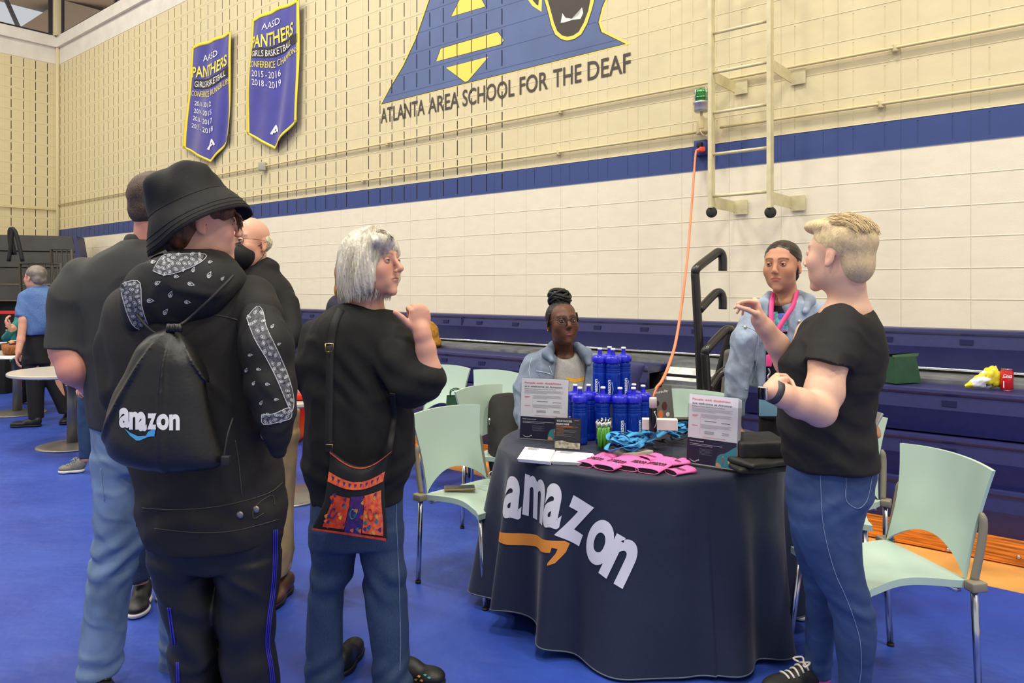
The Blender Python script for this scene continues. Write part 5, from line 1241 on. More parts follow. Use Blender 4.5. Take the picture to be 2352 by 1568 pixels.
    # scrap of white cloth under the table edge
    sd = SD(.006); p = PZ(1716, 1482, .0); sd.box((p.x, p.y+.03, .05), (.028, .012, .05), rot(.2, 0, .25), .01); sd.disp(lambda x, y, z: .004*nz(x, y, z, 60)); tag(sd.obj('white_scrap', mat('white_scrap_cloth', (196, 190, 176), .8)), 'small whitish cloth scrap hanging below the right hem of the navy cloth', 'cloth scrap')
around()
# ================================================================ people: shared pieces
EYE = Vector((0, 0, H))
def skin_mat(name, col): return mat(name, (255, 255, 255), .48, attr='Col', bump=(180, .10, .002), noise=(25, .06), spec=.4)
M_SKIN = skin_mat('skin', 0)
def L3(c): return np.array(lin(c)[:3])
class Head:
    def __init__(s, c, yaw, pitch=0, roll=0, sc=1.0): s.c = np.array(c, float); s.R = rot(yaw, pitch, roll); s.s = sc
    def p(s, x, y, z): return s.c+s.R @ (np.array((x, y, z))*s.s)
    def loc(s, V): return ((V-s.c) @ s.R)/s.s
def head_shape(sd, h, neck=None, nr=.056, fem=0, nose=1.0, mouth_open=0, ears=1):
    e = lambda c, r, k=.012, m='u', R=None: sd.ell(h.p(*c), np.array(r)*h.s, h.R if R is None else h.R @ R, k, m)
    e((0, -.012, .040), (.076, .096, .078)); e((0, .024, -.014), (.0655, .065, .088), .02); e((0, .024, -.058), (.057-.003*fem, .056, .042), .025)
    e((0, .076, -.092), (.021-.002*fem, .018, .017), .018); e((0, .070, .036), (.048, .020, .014), .018); e((0, .076, -.054), (.028, .015, .026), .02)
    for s in (-1, 1):
        e((s*.039, .059, -.014), (.023, .022, .024), .03); e((s*.031, .0955, .015), (.0160, .012, .0098), .010, 's')
        e((s*.0100, .1035, -.0225), (.0085, .0080, .0068), .006)
        if ears:
            e((s*.076, -.012, .000), (.006, .016, .029), .005, 'u', rot(0, .15, -s*.12)); e((s*.084, -.006, .004), (.005, .009, .017), .004, 's', rot(0, .15, 0)); e((s*.077, -.004, -.024), (.005, .008, .008), .006)
    sd.cone(h.p(0, .084, .030), h.p(0, .110*nose, -.013), .0080*h.s, .0105*h.s, .011); e((0, .1095*nose, -.0165), (.0098, .0092, .0085), .006)
    e((0, .0905, -.0468), (.0215, .0080, .0044), .004); e((0, .0895, -.0565), (.0180, .0088, .0052), .004); e((0, .1005, -.0514), (.022, .010, .0010+.0035*mouth_open), .003, 's')
    if neck is not None: sd.cone(h.p(0, -.020, -.045), neck, nr*h.s, nr*1.08, .025)
def face_color(base, lip, brow, heads, hands=(), flush=.12):
    base, lip, brow = L3(base), L3(lip), L3(brow); red = np.clip(base*np.array([1.12, .74, .72]), 0, 1)
    def fn(V):
        col = np.tile(base, (len(V), 1)); 
        mixc = lambda m, c: col*(1-m[:, None])+c*m[:, None]
        for h in heads:
            q = h.loc(V); x, y, z = q[:, 0], q[:, 1], q[:, 2]; sm = lambda d, w: np.clip(1-d/w, 0, 1)
            m = sm(np.sqrt(((np.abs(x)-.045)/.03)**2+((z+.02)/.028)**2), 1)*(y > .03)*flush*3; col = mixc(np.clip(m, 0, .5), red)
            m = sm(np.sqrt((x/.014)**2+((z+.018)/.018)**2), 1)*(y > .09)*.4; col = mixc(np.clip(m, 0, .4), red)
            m = np.clip(2.2-2.2*np.sqrt((x/.0255)**2+((z+.0517)/.0112)**2), 0, .8)*(y > .078); col = mixc(m*1.0, lip)
            bz = .041-.0045*((np.abs(x)-.03)/.02)**2; m = np.clip(1.4-np.abs(z-bz)/.0042, 0, 1)*(np.abs(x) > .010)*(np.abs(x) < .052)*(y > .05)*.8; col = mixc(m, brow)
            m = (np.abs(x) > .07)*sm(np.abs(z), .05)*flush*2; col = mixc(np.clip(m, 0, .5), red)
        for c, r in hands:
            d = np.sqrt(((V-np.array(c))**2).sum(1)); m = np.clip(1-d/r, 0, 1)*flush*1.6; col = mixc(np.clip(m, 0, .35), red)
        return np.concatenate([col, np.ones((len(V), 1))], 1)
    return fn
def eyes(h, par, base, iris, gx=0.0, gz=0.0, lid=.30, which=(-1, 1)):
    """eyeballs with lids as one mesh each; gx turns the gaze to the head's +x"""
    ms = [mat('eye_white', (226, 220, 214), .15, coat=.6), mat('iris_%d_%d_%d' % iris, iris, .1, coat=.8), mat('pupil', (8, 7, 7), .08, coat=.8), mat('lid_%d_%d_%d' % base, base, .5), mat('lash', (28, 20, 18), .6)]
    for s in which:
        n, m = 28, 22; vs = []; fs = []; mi = []; r = .0126*h.s; c = h.p(s*.031, .0775, .0155)
        for j in range(m+1):
            ph = math.pi*j/m
            for i in range(n):
                t = 2*math.pi*i/n; d = np.array((math.sin(ph)*math.cos(t), math.cos(ph), math.sin(ph)*math.sin(t)))
                rr = r
                el = d[2]-.10*gz; 
                lt = lid*(1-(d[0]/.86)**2); lb = -.40*(1-(d[0]/.86)**2)
                if d[2] > lt or d[2] < lb or abs(d[0]) > .86: rr = r*1.10
                vs.append(c+h.R @ (d*rr))
        g = np.array((gx, 1, gz)); g = g/np.linalg.norm(g)
        for j in range(m):
            for i in range(n):
                fs.append((j*n+i, j*n+(i+1) % n, (j+1)*n+(i+1) % n, (j+1)*n+i))
                ph = math.pi*(j+.5)/m; t = 2*math.pi*(i+.5)/n; d = np.array((math.sin(ph)*math.cos(t), math.cos(ph), math.sin(ph)*math.sin(t)))
                a = math.acos(max(-1, min(1, d @ g)))
                lt = lid*(1-(d[0]/.86)**2); lb = -.40*(1-(d[0]/.86)**2)
                mi.append(4 if lt-.08 < d[2] <= lt+.08 and abs(d[0]) < .86 else (3 if (d[2] > lt or d[2] < lb or abs(d[0]) > .86) else (2 if a < .26 else (1 if a < .52 else 0))))
        mobj('eye', vs, fs, ms, par, mi=mi)
def hand(sd, w, d, nb, side, curls, sc=1.0, thumb=None, spread=.10, k=.006):
    """w wrist, d finger direction, nb back-of-hand normal, side +1/-1 thumb side = side*(d x nb); curls per finger (3 angles)"""
    w = np.array(w, float); d = np.array(d, float); d /= np.linalg.norm(d); nb = np.array(nb, float); nb -= d*(nb @ d); nb /= np.linalg.norm(nb); t = np.cross(d, nb)*side
    R = np.stack([t, d, nb], 1)
    P3 = lambda x, y, z: w+(t*x+d*y+nb*z)*sc
    sd.ell(P3(.000, .048, 0), np.array((.040, .050, .0145))*sc, R, .012); sd.ell(P3(.004, .016, 0), np.array((.027, .028, .018))*sc, R, .014)
    L = [(.043, .026, .021), (.047, .030, .022), (.044, .028, .021), (.035, .021, .019)]; X = [.030, .010, -.011, -.030]; Y = [.086, .090, .086, .078]; Rr = [.0088, .0090, .0085, .0076]
    tips = []
    for f in range(4):
        a = 0; p = P3(X[f]*.86, Y[f]-.012, .001); sp = (X[f]/.03)*spread; r = Rr[f]*sc
        dd = d*math.cos(sp)+t*math.sin(sp)
        for s in range(3):
            a += curls[f][s]; v = dd*math.cos(a)-nb*math.sin(a); q = p+v*L[f][s]*sc; sd.cone(p, q, r*(1-.07*s), r*(1-.07*(s+1)), k if s == 0 else .003); p = q
        tips.append(p)
    if thumb is None: thumb = ((.050, .040, -.012), (.062, .066, -.016), (.066, .090, -.018))
    q0 = P3(.018, .014, -.004); rr = [.0155, .0120, .0105, .0088]
    for i, q in enumerate(thumb):
        q = P3(*q); sd.cone(q0, q, rr[i]*sc, rr[i+1]*sc, .008 if i == 0 else .003); q0 = q
    return tips
def shoe(par, heel, toe, mu, ms, hgt=.085, name='shoe', lace=None, w=.045):
    heel, toe = np.array(heel, float), np.array(toe, float); d = toe-heel; L = np.linalg.norm(d[:2]); yaw = facing(d[0], d[1]); R = rot(yaw); z0 = heel[2]
    m = lambda x, y, z: heel+R @ np.array((x, y, z))
    sd = SD(.005); sd.ell(m(0, L*.30, .045), (w*.82, L*.30, .045), R, .02); sd.ell(m(0, L*.70, .034), (w, L*.30, .030), R, .02); sd.ell(m(0, L*.15, hgt*.7), (w*.75, .045, hgt*.42), R, .02)
    sd.plane(m(0, 0, .016), (0, 0, -1)); u = sd.obj(name, mu, par)
    sd = SD(.005); sd.ell(m(0, L*.28, .016), (w*.90, L*.30, .030), R, .015); sd.ell(m(0, L*.70, .016), (w*1.08, L*.31, .030), R, .015); sd.plane(m(0, 0, .024), (0, 0, 1)); sd.plane(m(0, 0, .002), (0, 0, -1)); sd.obj('sole', ms, u)
    if lace:
        tr = bvh(u)
        for i in range(5):
            y = L*(.36+.075*i); g = G(); pts = []
            for k in range(7):
                x = (k-3)/3*.026; h = tr.ray_cast(Vector(m(x, y, .3)), Vector((0, 0, -1)))
                if h[0]: pts.append(h[0]+Vector((0, 0, .003)))
            if len(pts) > 2: g.tube(pts, .0042, 6); g.obj('lace', lace, u)
        tp = m(0, L*.36, 0); h = tr.ray_cast(Vector((tp[0], tp[1], .4)), Vector((0, 0, -1)))
        if h[0]:
            for s in (-1, 1): G().tube(spline([h[0]+Vector((0, 0, .004)), h[0]+Vector(R @ np.array((s*.022, -.01, .014))), h[0]+Vector(R @ np.array((s*.034, .02, .008))), h[0]+Vector(R @ np.array((s*.012, .012, .004)))], 5), .0036, 6).obj('lace', lace, u)
    return u
def ray(tree, x, y, off=.0016):
    d = (P(x, y, 1)-EYE).normalized(); h = tree.ray_cast(EYE, d)
    if h[0] is None: return None
    n = h[1] if h[1].dot(d) < 0 else -h[1]; return h[0]+n*off
def print_on(tree, tv, m, par, name='printed_pattern', off=.0016, g=None, mx=.06):
    """2D shape in photo pixels laid on the cloth below it"""
    own = g is None; g = g or G(); pv = [ray(tree, x, y, off) for x, y in tv[0]]
    for f in tv[1]:
        q = [pv[i] for i in f]
        if any(v is None for v in q) or max((q[i]-q[i-1]).length for i in range(len(q))) > mx: continue
        n = (q[1]-q[0]).cross(q[2]-q[0]); q = q if n.dot(q[0]-EYE) < 0 else q[::-1]; g.add(q, [tuple(range(len(q)))])
    if own and g.v: return g.obj(name, m, par, smooth=False)
def line_on(tree, pts, r, m, par, name='seam', off=.001, seg=6):
    pp = spline([Vector((x, y, 0)) for x, y in pts], seg); q = [ray(tree, p.x, p.y, off) for p in pp]; q = [v for v in q if v is not None]
    if len(q) > 1: return G().tube(q, r, 5).obj(name, m, par)
def person(x, y, D, label): 
    p = PZ(x, y, 0) if D is None else P(x, y, D); return empty('person', (p.x, p.y, .004), label, 'person')
def strands(h, n, gen, r, m, par, name='hair_strands', seed=1):
    random.seed(seed); g = G()
    for i in range(n):
        pts = gen(i); 
        if pts: g.tube(spline([h.p(*q) for q in pts], 3), [r*.7]+[r]*(3*(len(pts)-1)-1)+[r*.3], 4, caps=False)
    return g.obj(name, m, par)
# cloth and hair materials
M_DENIMD = mat('dark_blue_denim', (38, 62, 112), .75, noise=(420, .14), bump=(300, .25, .002), stretch=(1, 1, .35))
M_DENIMM = mat('mid_blue_denim', (40, 60, 92), .75, noise=(380, .13), bump=(300, .25, .002), stretch=(1, 1, .25))
M_DENIML = mat('light_blue_denim', (102, 126, 158), .75, noise=(9, .16), bump=(260, .3, .002), stretch=(1, 1, .5))
M_DENIMJ = mat('washed_denim', (146, 160, 178), .75, noise=(18, .16), bump=(260, .3, .002))
M_BTEE = mat('black_cotton', (15, 14, 15), .8, bump=(260, .2, .002))
M_SHOEB = mat('black_shoe', (22, 21, 21), .5); M_SOLEW = mat('white_sole', (222, 218, 210), .5); M_SOLEB = mat('black_sole', (16, 16, 16), .6)
def folds(a, f, sd_=0., zx=.5):
    return lambda x, y, z: (a*nz(x*1.0, y*1.0, z*zx, f, sd_)).astype(np.float32)
def creases(a, f, sd_=0., zx=.6, lo=None, hi=None):
    """sharp-edged soft folds"""
    def fn(x, y, z):
        n = nz(x, y, z*zx, f, sd_); return (a*(np.minimum(np.abs(n)*2.6, 1)-.6)).astype(np.float32)
    return fn
def wrinkles(zc, zw, a, f, sd_=0., slant=0.):
    return lambda x, y, z: (a*np.exp(-((z-zc)/zw)**2)*np.sin(z*f+slant*x*f+2.2*np.sin(x*17+sd_)+1.4*np.sin(y*23+sd_*2))).astype(np.float32)
M_TRUE = None
# ================================================================ blonde signing person at the right
def blonde():
    e = person(1925, 1600, 2.58, 'person with short blonde hair in black T-shirt and blue jeans signing with raised hand')
    h = Head(P(1926, 592, 2.55), facing(-.62, .78), .02, 0, 1.08)
    sd = SD(.0036); head_shape(sd, h, P(1950, 705, 2.56), .058, fem=1)
    sd.ell(P(1940, 716, 2.55), (.085, .07, .030), k=.04)
    sd.limb([(1930, 755, 2.47, 38), (1903, 830, 2.41, 41), (1893, 900, 2.37, 42), (1882, 940, 2.34, 35)], .02)
    sd.limb([(1883, 943, 2.33, 37), (1835, 925, 2.28, 33), (1798, 908, 2.25, 26), (1772, 897, 2.24, 21)], .02)
    wr = np.array(P(1768, 894, 2.245)); hand(sd, wr, (.42, .86, .28), (-.75, .2, .6), 1, [(.7, 1.1, .7), (.8, 1.1, .7), (.9, 1.1, .7), (.9, 1.1, .6)], .92, thumb=((.040, .030, -.014), (.040, .055, -.024), (.030, .075, -.034)))
    # far arm raised, fingertips pinched
    sd.limb([(1868, 770, 2.66, 40), (1838, 860, 2.70, 36), (1828, 850, 2.70, 34)], .02); sd.limb([(1835, 860, 2.70, 36), (1812, 832, 2.69, 32), (1785, 790, 2.67, 26), (1757, 752, 2.65, 20), (1744, 735, 2.64, 19)], .015)
    w2 = np.array(P(1744, 735, 2.64)); hand(sd, w2, (-.22, .05, 1), (.95, .10, .22), -1, [(1.22, .30, .18), (1.36, .42, .22), (1.48, .6, .3), (1.5, .85, .45)], .86, spread=.02, thumb=((.034, .034, -.026), (.034, .056, -.056), (.030, .074, -.088)))
    sd.sil([(730, 1880, 2000, 2.55, .08), (900, 1820, 1990, 2.55, .09), (1100, 1830, 1985, 2.55, .09), (1200, 1850, 1960, 2.55, .05)], .03)
    sd.limb([(1870, 1200, 2.63, 24), (1884, 1450, 2.72, 16), (1880, 1545, 2.745, 18)], .02); sd.limb([(1935, 1300, 2.52, 20), (1960, 1500, 2.5, 18), (1960, 1640, 2.5, 18)], .02)
    b = sd.obj('body', M_SKIN, e, face_color((230, 184, 156), (200, 120, 110), (176, 140, 104), [h], [(wr, .16), (w2, .17)], .13)); eyes(h, b, (226, 176, 152), (90, 120, 140), 0, 0, .25)
    # hair: short sides, longer swept top
    hs = SD(.0042); E_ = lambda c, r, k=.02, m='u': hs.ell(h.p(*c), np.array(r)*h.s, h.R, k, m)
    E_((0, -.022, .052), (.081, .098, .078)); E_((0, -.060, -.018), (.062, .052, .066)); E_((.0, .02, .100), (.062, .075, .030)); E_((0, .088, .104), (.036, .026, .020), .02)
    E_((0, .112, -.012), (.10, .075, .082), .015, 's')
    for s in (-1, 1): E_((s*.085, .035, -.050), (.040, .055, .052), .012, 's'); E_((s*.088, -.006, .0), (.020, .022, .032), .008, 's')
    hs.disp(lambda x, y, z: (.0030*nz(x, y, z, 60, 2)*np.clip((z-h.c[2]+.0)/.06, .25, 1.3)).astype(np.float32))
    hm = mat('blonde_hair', (226, 204, 152), .55, noise=(70, .5), col2=(196, 172, 136), bump=(260, .6, .004), stretch=(1, 1, .35)); ho = hs.obj('hair', hm, e)
    tr = bvh(ho)
    def gen(i):
        ph = random.uniform(-.9, .9); t0 = random.uniform(-1.3, .50); L = random.uniform(.4, .65); o = random.uniform(-.004, .005); out = []
        for k in range(4):
            t = t0+L*k/3; q = 1+(o+.005*(k == 3)*random.random())/.09
            out.append((.081*math.sin(ph)*q+.004*math.sin(i+k), -.022+.100*math.sin(t)*(.25+.75*math.cos(ph))*q, .052+.082*math.cos(t)*math.cos(ph)*q+.004*math.sin(i*1.7)))
        return out
    strands(h, 1300, gen, .0010, hm, ho, seed=4)
    # T-shirt
    sd = SD(.0055)
    sd.sil([(703, 1904, 1996, 2.565, .055), (716, 1885, 2004, 2.56, .085), (735, 1866, 2014, 2.55, .11), (757, 1850, 2024, 2.55, .125), (790, 1822, 2031, 2.55, .14), (831, 1793, 2033, 2.55, .15), (864, 1797, 2028, 2.55, .145), (905, 1793, 2012, 2.55, .135), (947, 1789, 2004, 2.55, .13), (989, 1790, 2003, 2.55, .13), (1026, 1797, 2010, 2.55, .135), (1074, 1806, 2011, 2.55, .138)], .03)
    sd.sleeve(P(1936, 752, 2.49), P(1901, 838, 2.40), .083, .077, .03, cut=(-.25, -.1, -1)); sd.cone(P(1872, 762, 2.62), P(1850, 800, 2.68), .055, .05, .03)
    sd.ell(P(1948, 697, 2.53), (.062, .085, .030), rot(0, .35), .015, 's')
    sd.disp(wrinkles(P(1900, 1000, 2.55).z, .14, .0035, 62, 1, .25)); sd.disp(folds(.0045, 17, 3)); sd.disp(creases(.003, 22, 4, 1.3)); sd.disp(wrinkles(P(1900, 850, 2.55).z, .06, .003, 45, 2, .9))
    sd.plane((0, 0, P(1900, 1073, 2.55).z), (-.12, .1, -1)) if False else None
    sd.obj('t_shirt', M_BTEE, e)
    # jeans
    sd = SD(.0055)
    sd.sil([(1048, 1813, 2009, 2.55, .115), (1100, 1809, 2006, 2.55, .12), (1145, 1809, 1999, 2.54, .12), (1181, 1814, 1980, 2.53, .105), (1217, 1820, 1974, 2.52, .095), (1272, 1845, 1976, 2.51, .085), (1319, 1868, 1981, 2.50, .078), (1373, 1896, 1998, 2.49, .070), (1409, 1912, 2007, 2.49, .066), (1442, 1918, 2011, 2.49, .066), (1482, 1922, 2008, 2.49, .065), (1543, 1929, 1999, 2.5, .058), (1600, 1933, 1990, 2.5, .05), (1660, 1936, 1986, 2.5, .045)], .02)
    sd.sil([(1130, 1812, 1960, 2.60, .09), (1217, 1818, 1945, 2.63, .085), (1268, 1826, 1930, 2.65, .075), (1319, 1843, 1922, 2.67, .065), (1362, 1851, 1918, 2.69, .058), (1453, 1852, 1914, 2.72, .055), (1552, 1850, 1906, 2.75, .046)], .012)
    kz = P(1950, 1380, 2.5).z; sd.disp(wrinkles(kz, .05, .0035, 95, 1, .35)); sd.disp(wrinkles(P(1850, 1150, 2.5).z, .07, .0022, 90, 4, -.3)); sd.disp(wrinkles(P(1880, 1540, 2.7).z, .05, .003, 110, 2)); sd.disp(folds(.0022, 26, 5)); sd.disp(creases(.0022, 34, 8, 1.1))
    jn = mat('blue_skinny_denim', (34, 54, 96), .7, noise=(5, .5), col2=(54, 82, 130), bump=(320, .25, .002)); o = sd.obj('jeans', jn, e); tr = bvh(o)
    st = mat('denim_stitching', (120, 142, 176), .7)
    line_on(tr, [(1884, 1078), (1886, 1137), (1890, 1200), (1902, 1260), (1920, 1320), (1938, 1360), (1958, 1410), (1975, 1470), (1978, 1530), (1974, 1568)], .0012, st, o)
    line_on(tr, [(1942, 1075), (1943, 1110), (1944, 1150), (1970, 1167), (1990, 1150), (2000, 1110), (2006, 1070)], .0014, st, o, 'pocket_seam'); line_on(tr, [(1945, 1074), (1975, 1076), (2008, 1064)], .0014, st, o, 'pocket_seam')
    print_on(tr, poly2d([(1978, 1068), (1984, 1050), (2008, 1034), (2010, 1058)], 8), mat('teal_pocket_cloth', (90, 150, 166), .7, noise=(60, .4)), o, 'patterned_pocket_edge')
    # watch, sock, canvas shoes
    wm = mat('watch_black', (18, 18, 20), .12, coat=.6); ax = np.array(P(1798, 908, 2.25))-wr; ax /= np.linalg.norm(ax); c = wr+ax*.018
    tmp = Vector(ax); M3 = tmp.to_track_quat('Z', 'Y').to_matrix()
    wt = G().lathe([(.028, -.010), (.0370, -.010), (.0370, .010), (.028, .010)], c, 28, M3).obj('watch_band', mat('watch_band_grey', (60, 60, 62), .5), e)
    fc = Vector(P(1752, 903, 2.215)); ez = (Vector(c)-fc).normalized(); Rm = (-ez).to_track_quat('Z', 'Y').to_matrix().to_4x4()
    G().box((-.016, -.020, -.005), (.016, .020, .005), Matrix.Translation(fc+(-ez)*.0) @ Rm, bev=.004).obj('watch_case', mat('watch_silver', (190, 190, 192), .25, .8), wt)
    G().box((-.0135, -.0175, .004), (.0135, .0175, .0062), Matrix.Translation(fc) @ Rm, bev=.002).obj('watch_face', wm, wt)
    G().tube([P(1882, 1535, 2.745), P(1880, 1575, 2.745)], [.036, .038], 20).obj('sock', mat('hot_pink_sock', (240, 66, 140), .7), e)
    cv = mat('black_canvas', (30, 28, 28), .7, noise=(30, .3)); wl = mat('white_lace', (226, 220, 208), .7)
    a = P(1898, 1592, 2.76); b2 = P(1752, 1588, 2.68); s1 = shoe(e, (a.x, a.y, .006), (b2.x, b2.y, .006), cv, M_SOLEW, .10, 'canvas_shoe', wl, .044)
    a = P(1985, 1690, 2.5); b2 = P(1850, 1690, 2.40); shoe(e, (a.x, a.y, .006), (b2.x, b2.y, .006), cv, M_SOLEW, .10, 'canvas_shoe', wl, .044)
blonde()
# ================================================================ white haired person with crossbody bag
def whitehair():
    e = person(840, 1590, 2.78, 'person with chin length white hair in black sweater and jeans, one thumb raised')
    h = Head(P(858, 612, 2.76), facing(.90, -.44), .05, 0, 1.04)
    sd = SD(.0034); head_shape(sd, h, P(838, 715, 2.80), .060, fem=1, nose=1.06, mouth_open=1)
    sd.ell(P(822, 722, 2.80), (.10, .08, .04), k=.04); 
    sd.limb([(890, 770, 2.74, 34), (960, 890, 2.66, 30)], .02); sd.limb([(974, 898, 2.66, 28), (986, 850, 2.65, 27), (978, 800, 2.64, 22), (970, 768, 2.63, 19), (968, 756, 2.63, 19)], .015)
    w = np.array(P(968, 760, 2.63)); hand(sd, w, (-.12, -.05, 1), (.35, -.9, .1), -1, [(1.35, 1.5, 1.0), (1.35, 1.5, 1.0), (1.35, 1.5, 1.0), (1.3, 1.5, 1.0)], 1.02, thumb=((.040, .030, -.004), (.062, .056, .0), (.084, .078, .004)), spread=.06)
    sd.sil([(735, 760, 890, 2.8, .09), (900, 750, 900, 2.8, .10), (1100, 740, 900, 2.8, .10)], .03); sd.limb([(765, 1100, 2.82, 35), (752, 1350, 2.8, 20), (748, 1560, 2.80, 18)], .02); sd.limb([(875, 1100, 2.8, 35), (885, 1350, 2.79, 20), (897, 1560, 2.77, 18)], .02)
    sd.limb([(730, 780, 2.85, 28), (712, 860, 2.8, 24), (735, 900, 2.95, 20)], .02)
    b = sd.obj('body', M_SKIN, e, face_color((220, 166, 140), (170, 96, 88), (150, 120, 100), [h], [(w, .16)], .14)); eyes(h, b, (206, 150, 126), (96, 110, 110), .1, .05, .24)
    G().box((-.013, -.002, -.0022), (.013, .003, .0022), Matrix.Translation(Vector(h.p(0, .090, -.0515))) @ Matrix(h.R.tolist()).to_4x4()).obj('teeth', mat('teeth_white', (226, 218, 200), .3), b)
    hs = SD(.0042); E_ = lambda c, r, k=.02, m='u': hs.ell(h.p(*c), np.array(r)*h.s, h.R, k, m)
    E_((0, -.018, .046), (.094, .112, .094)); E_((0, -.052, -.020), (.092, .084, .090), .03); E_((.070, -.010, -.022), (.034, .070, .088), .03); E_((-.070, -.010, -.022), (.034, .070, .088), .03); E_((.045, .078, .082), (.040, .034, .030), .03)
    E_((0, .125, -.032), (.082, .082, .104), .012, 's'); E_((0, .03, -.118), (.050, .10, .050), .02, 's')
    cc = h.c; RR = h.R
    def ridge(x, y, z):
        X, Y, Z = x-cc[0], y-cc[1], z-cc[2]; lx = X*RR[0, 0]+Y*RR[1, 0]+Z*RR[2, 0]; ly = X*RR[0, 1]+Y*RR[1, 1]+Z*RR[2, 1]; lz = X*RR[0, 2]+Y*RR[1, 2]+Z*RR[2, 2]
        a = np.arctan2(lx, ly+.02); return (.0042*np.sin(a*24+2.5*np.sin(lz*22)+lz*18)+.0022*np.sin(a*57-lz*40)+.003*np.sin(a*9+lz*30)).astype(np.float32)
    hs.disp(ridge)
    hm = mat('silver_hair', (236, 232, 216), .45, noise=(26, .4), col2=(178, 168, 146), bump=(150, .8, .006), stretch=(1, 1, .16)); ho = hs.obj('hair', hm, e)
    def gen(i):
        a = random.uniform(-.15, 3.3) if i % 4 else random.uniform(-3.3, -.3); r = 1.0+random.uniform(-.015, .035)
        if abs(a) < .6 and random.random() < .6: return None
        sx, cy = math.sin(a), math.cos(a); L = random.uniform(-.128, -.088); out = random.uniform(.98, 1.12)
        return [(.02*sx, .01+.02*cy, .142*r), (.070*sx*r, -.012+.085*cy*r, .098*r), (.096*sx*r, -.022+.108*cy*r, .03), (.101*sx*r, -.030+.108*cy*r*(.9 if cy > 0 else 1), -.045), (.086*sx*out, -.035+.095*cy*out*(.7 if cy > 0 else 1), L)]
    strands(h, 900, gen, .0011, hm, ho, seed=9)
    def gen2(i): return [(.03+random.uniform(-.02, .02), .05, .13), (.045, .09+random.uniform(0, .01), .115), (.05+random.uniform(-.01, .02), .118+random.uniform(0, .014), .085+random.uniform(-.01, .012))]
    strands(h, 60, gen2, .0012, hm, ho, 'fringe', seed=2)
    # sweater
    sd = SD(.0058)
    sd.sil([(699, 778, 858, 2.80, .075), (708, 754, 872, 2.8, .10), (722, 735, 893, 2.8, .125), (745, 716, 905, 2.8, .145), (787, 702, 915, 2.8, .16), (830, 696, 925, 2.8, .165), (900, 697, 943, 2.8, .165), (946, 702, 950, 2.8, .165), (1000, 697, 952, 2.8, .165), (1060, 694, 950, 2.8, .165), (1090, 696, 945, 2.8, .16), (1108, 709, 930, 2.8, .15), (1122, 713, 926, 2.8, .145), (1150, 717, 924, 2.8, .14)], .03)
    sd.limb([(885, 760, 2.76, 52), (925, 830, 2.71, 58), (950, 876, 2.68, 54), (966, 880, 2.66, 46)], .03); sd.cone(P(950, 880, 2.68), P(984, 868, 2.655), .075, .062, .03)
    sd.limb([(726, 770, 2.84, 36), (712, 850, 2.8, 40), (735, 890, 2.9, 36)], .03)
    sd.ell(P(832, 700, 2.79), (.062, .07, .030), rot(0, -.1), .015, 's')
    sd.disp(folds(.006, 13, 1, .8)); sd.disp(creases(.005, 20, 7, .7)); sd.disp(wrinkles(P(900, 870, 2.7).z, .10, .004, 60, 3, .8)); sd.disp(wrinkles(P(800, 1085, 2.7).z, .05, .004, 70, 5))
    kn = mat('black_knit', (16, 16, 15), .85, bump=(240, .25, .002)); so = sd.obj('sweater', kn, e); tr = bvh(so)
    line_on(tr, [(780, 697), (800, 694), (830, 693), (852, 700)], .006, kn, so, 'collar_rib', 0)
    # crossbody bag
    bk = mat('black_bag_cloth', (19, 18, 19), .7); q = [ray(tr, x, y, .006) for x, y in ((800, 692), (785, 712), (770, 745), (762, 790))]; sp = [p for p in q if p]
    bg = empty('crossbody_bag', P(805, 1150, 2.58), 'small black crossbody bag with bright orange and purple patterned panels on white haired person', 'bag')
    def strap(pts, w, name):
        pts = spline(pts, 6); g = G()
        def f(u, v):
            k = u*(len(pts)-1); j = min(int(k), len(pts)-2); p = pts[j].lerp(pts[j+1], k-j); tn = (pts[j+1]-pts[j]).normalized(); s = tn.cross(Vector((0, 1, 0))).normalized(); return p+s*(v-.5)*w
        g.slab(f, len(pts)*1, 2, (0, .003, 0)); return g.obj(name, bk, bg)
    strap(sp+[P(758, 800, 2.615), P(757, 900, 2.60), P(755, 1000, 2.59), P(756, 1040, 2.59)], .026, 'strap')
    q2 = [ray(tr, x, y, .008) for x, y in ((905, 900), (902, 960))]; strap([p for p in q2 if p]+[P(898, 1010, 2.60), P(893, 1045, 2.59)], .02, 'strap')
    br = mat('brass_buckle', (206, 176, 96), .3, .9)
    for x, y, D, s in ((757, 798, 2.605, .014), (757, 1028, 2.583, .012)): c = P(x, y, D); G().tube([c+Vector((-s, -.004, s)), c+Vector((s, -.004, s)), c+Vector((s, -.004, -s)), c+Vector((-s, -.004, -s)), c+Vector((-s, -.004, s))], .0018, 6).obj('buckle', br, bg)
    LE = [(1037, 757), (1060, 758), (1105, 752), (1150, 745), (1190, 728), (1216, 716)]; RE = [(1035, 900), (1060, 888), (1105, 880), (1150, 881), (1200, 886), (1242, 887)]
    def bp(u, v, off=0.0, D=2.575):
        k = v*5; j = min(int(k), 4); t = k-j; yl = LE[j][0]+(LE[j+1][0]-LE[j][0])*t; xl = LE[j][1]+(LE[j+1][1]-LE[j][1])*t; yr = RE[j][0]+(RE[j+1][0]-RE[j][0])*t; xr = RE[j][1]+(RE[j+1][1]-RE[j][1])*t
        dip = 38*(1-v)**1.2*math.sin(math.pi*u)*(1 if v < .6 else max(0, 1-(v-.6)/.2)); belly = -.022*math.sin(math.pi*u)*math.sin(math.pi*min(1, v*.9+.08))
        return P(xl+(xr-xl)*u, yl+(yr-yl)*u+dip, D+belly-off+.003*math.sin(u*14+v*6))
    g = G(); g.slab(lambda u, v: bp(u, v), 30, 24, (0, -.022, 0)); g.obj('bag_body', bk, bg)
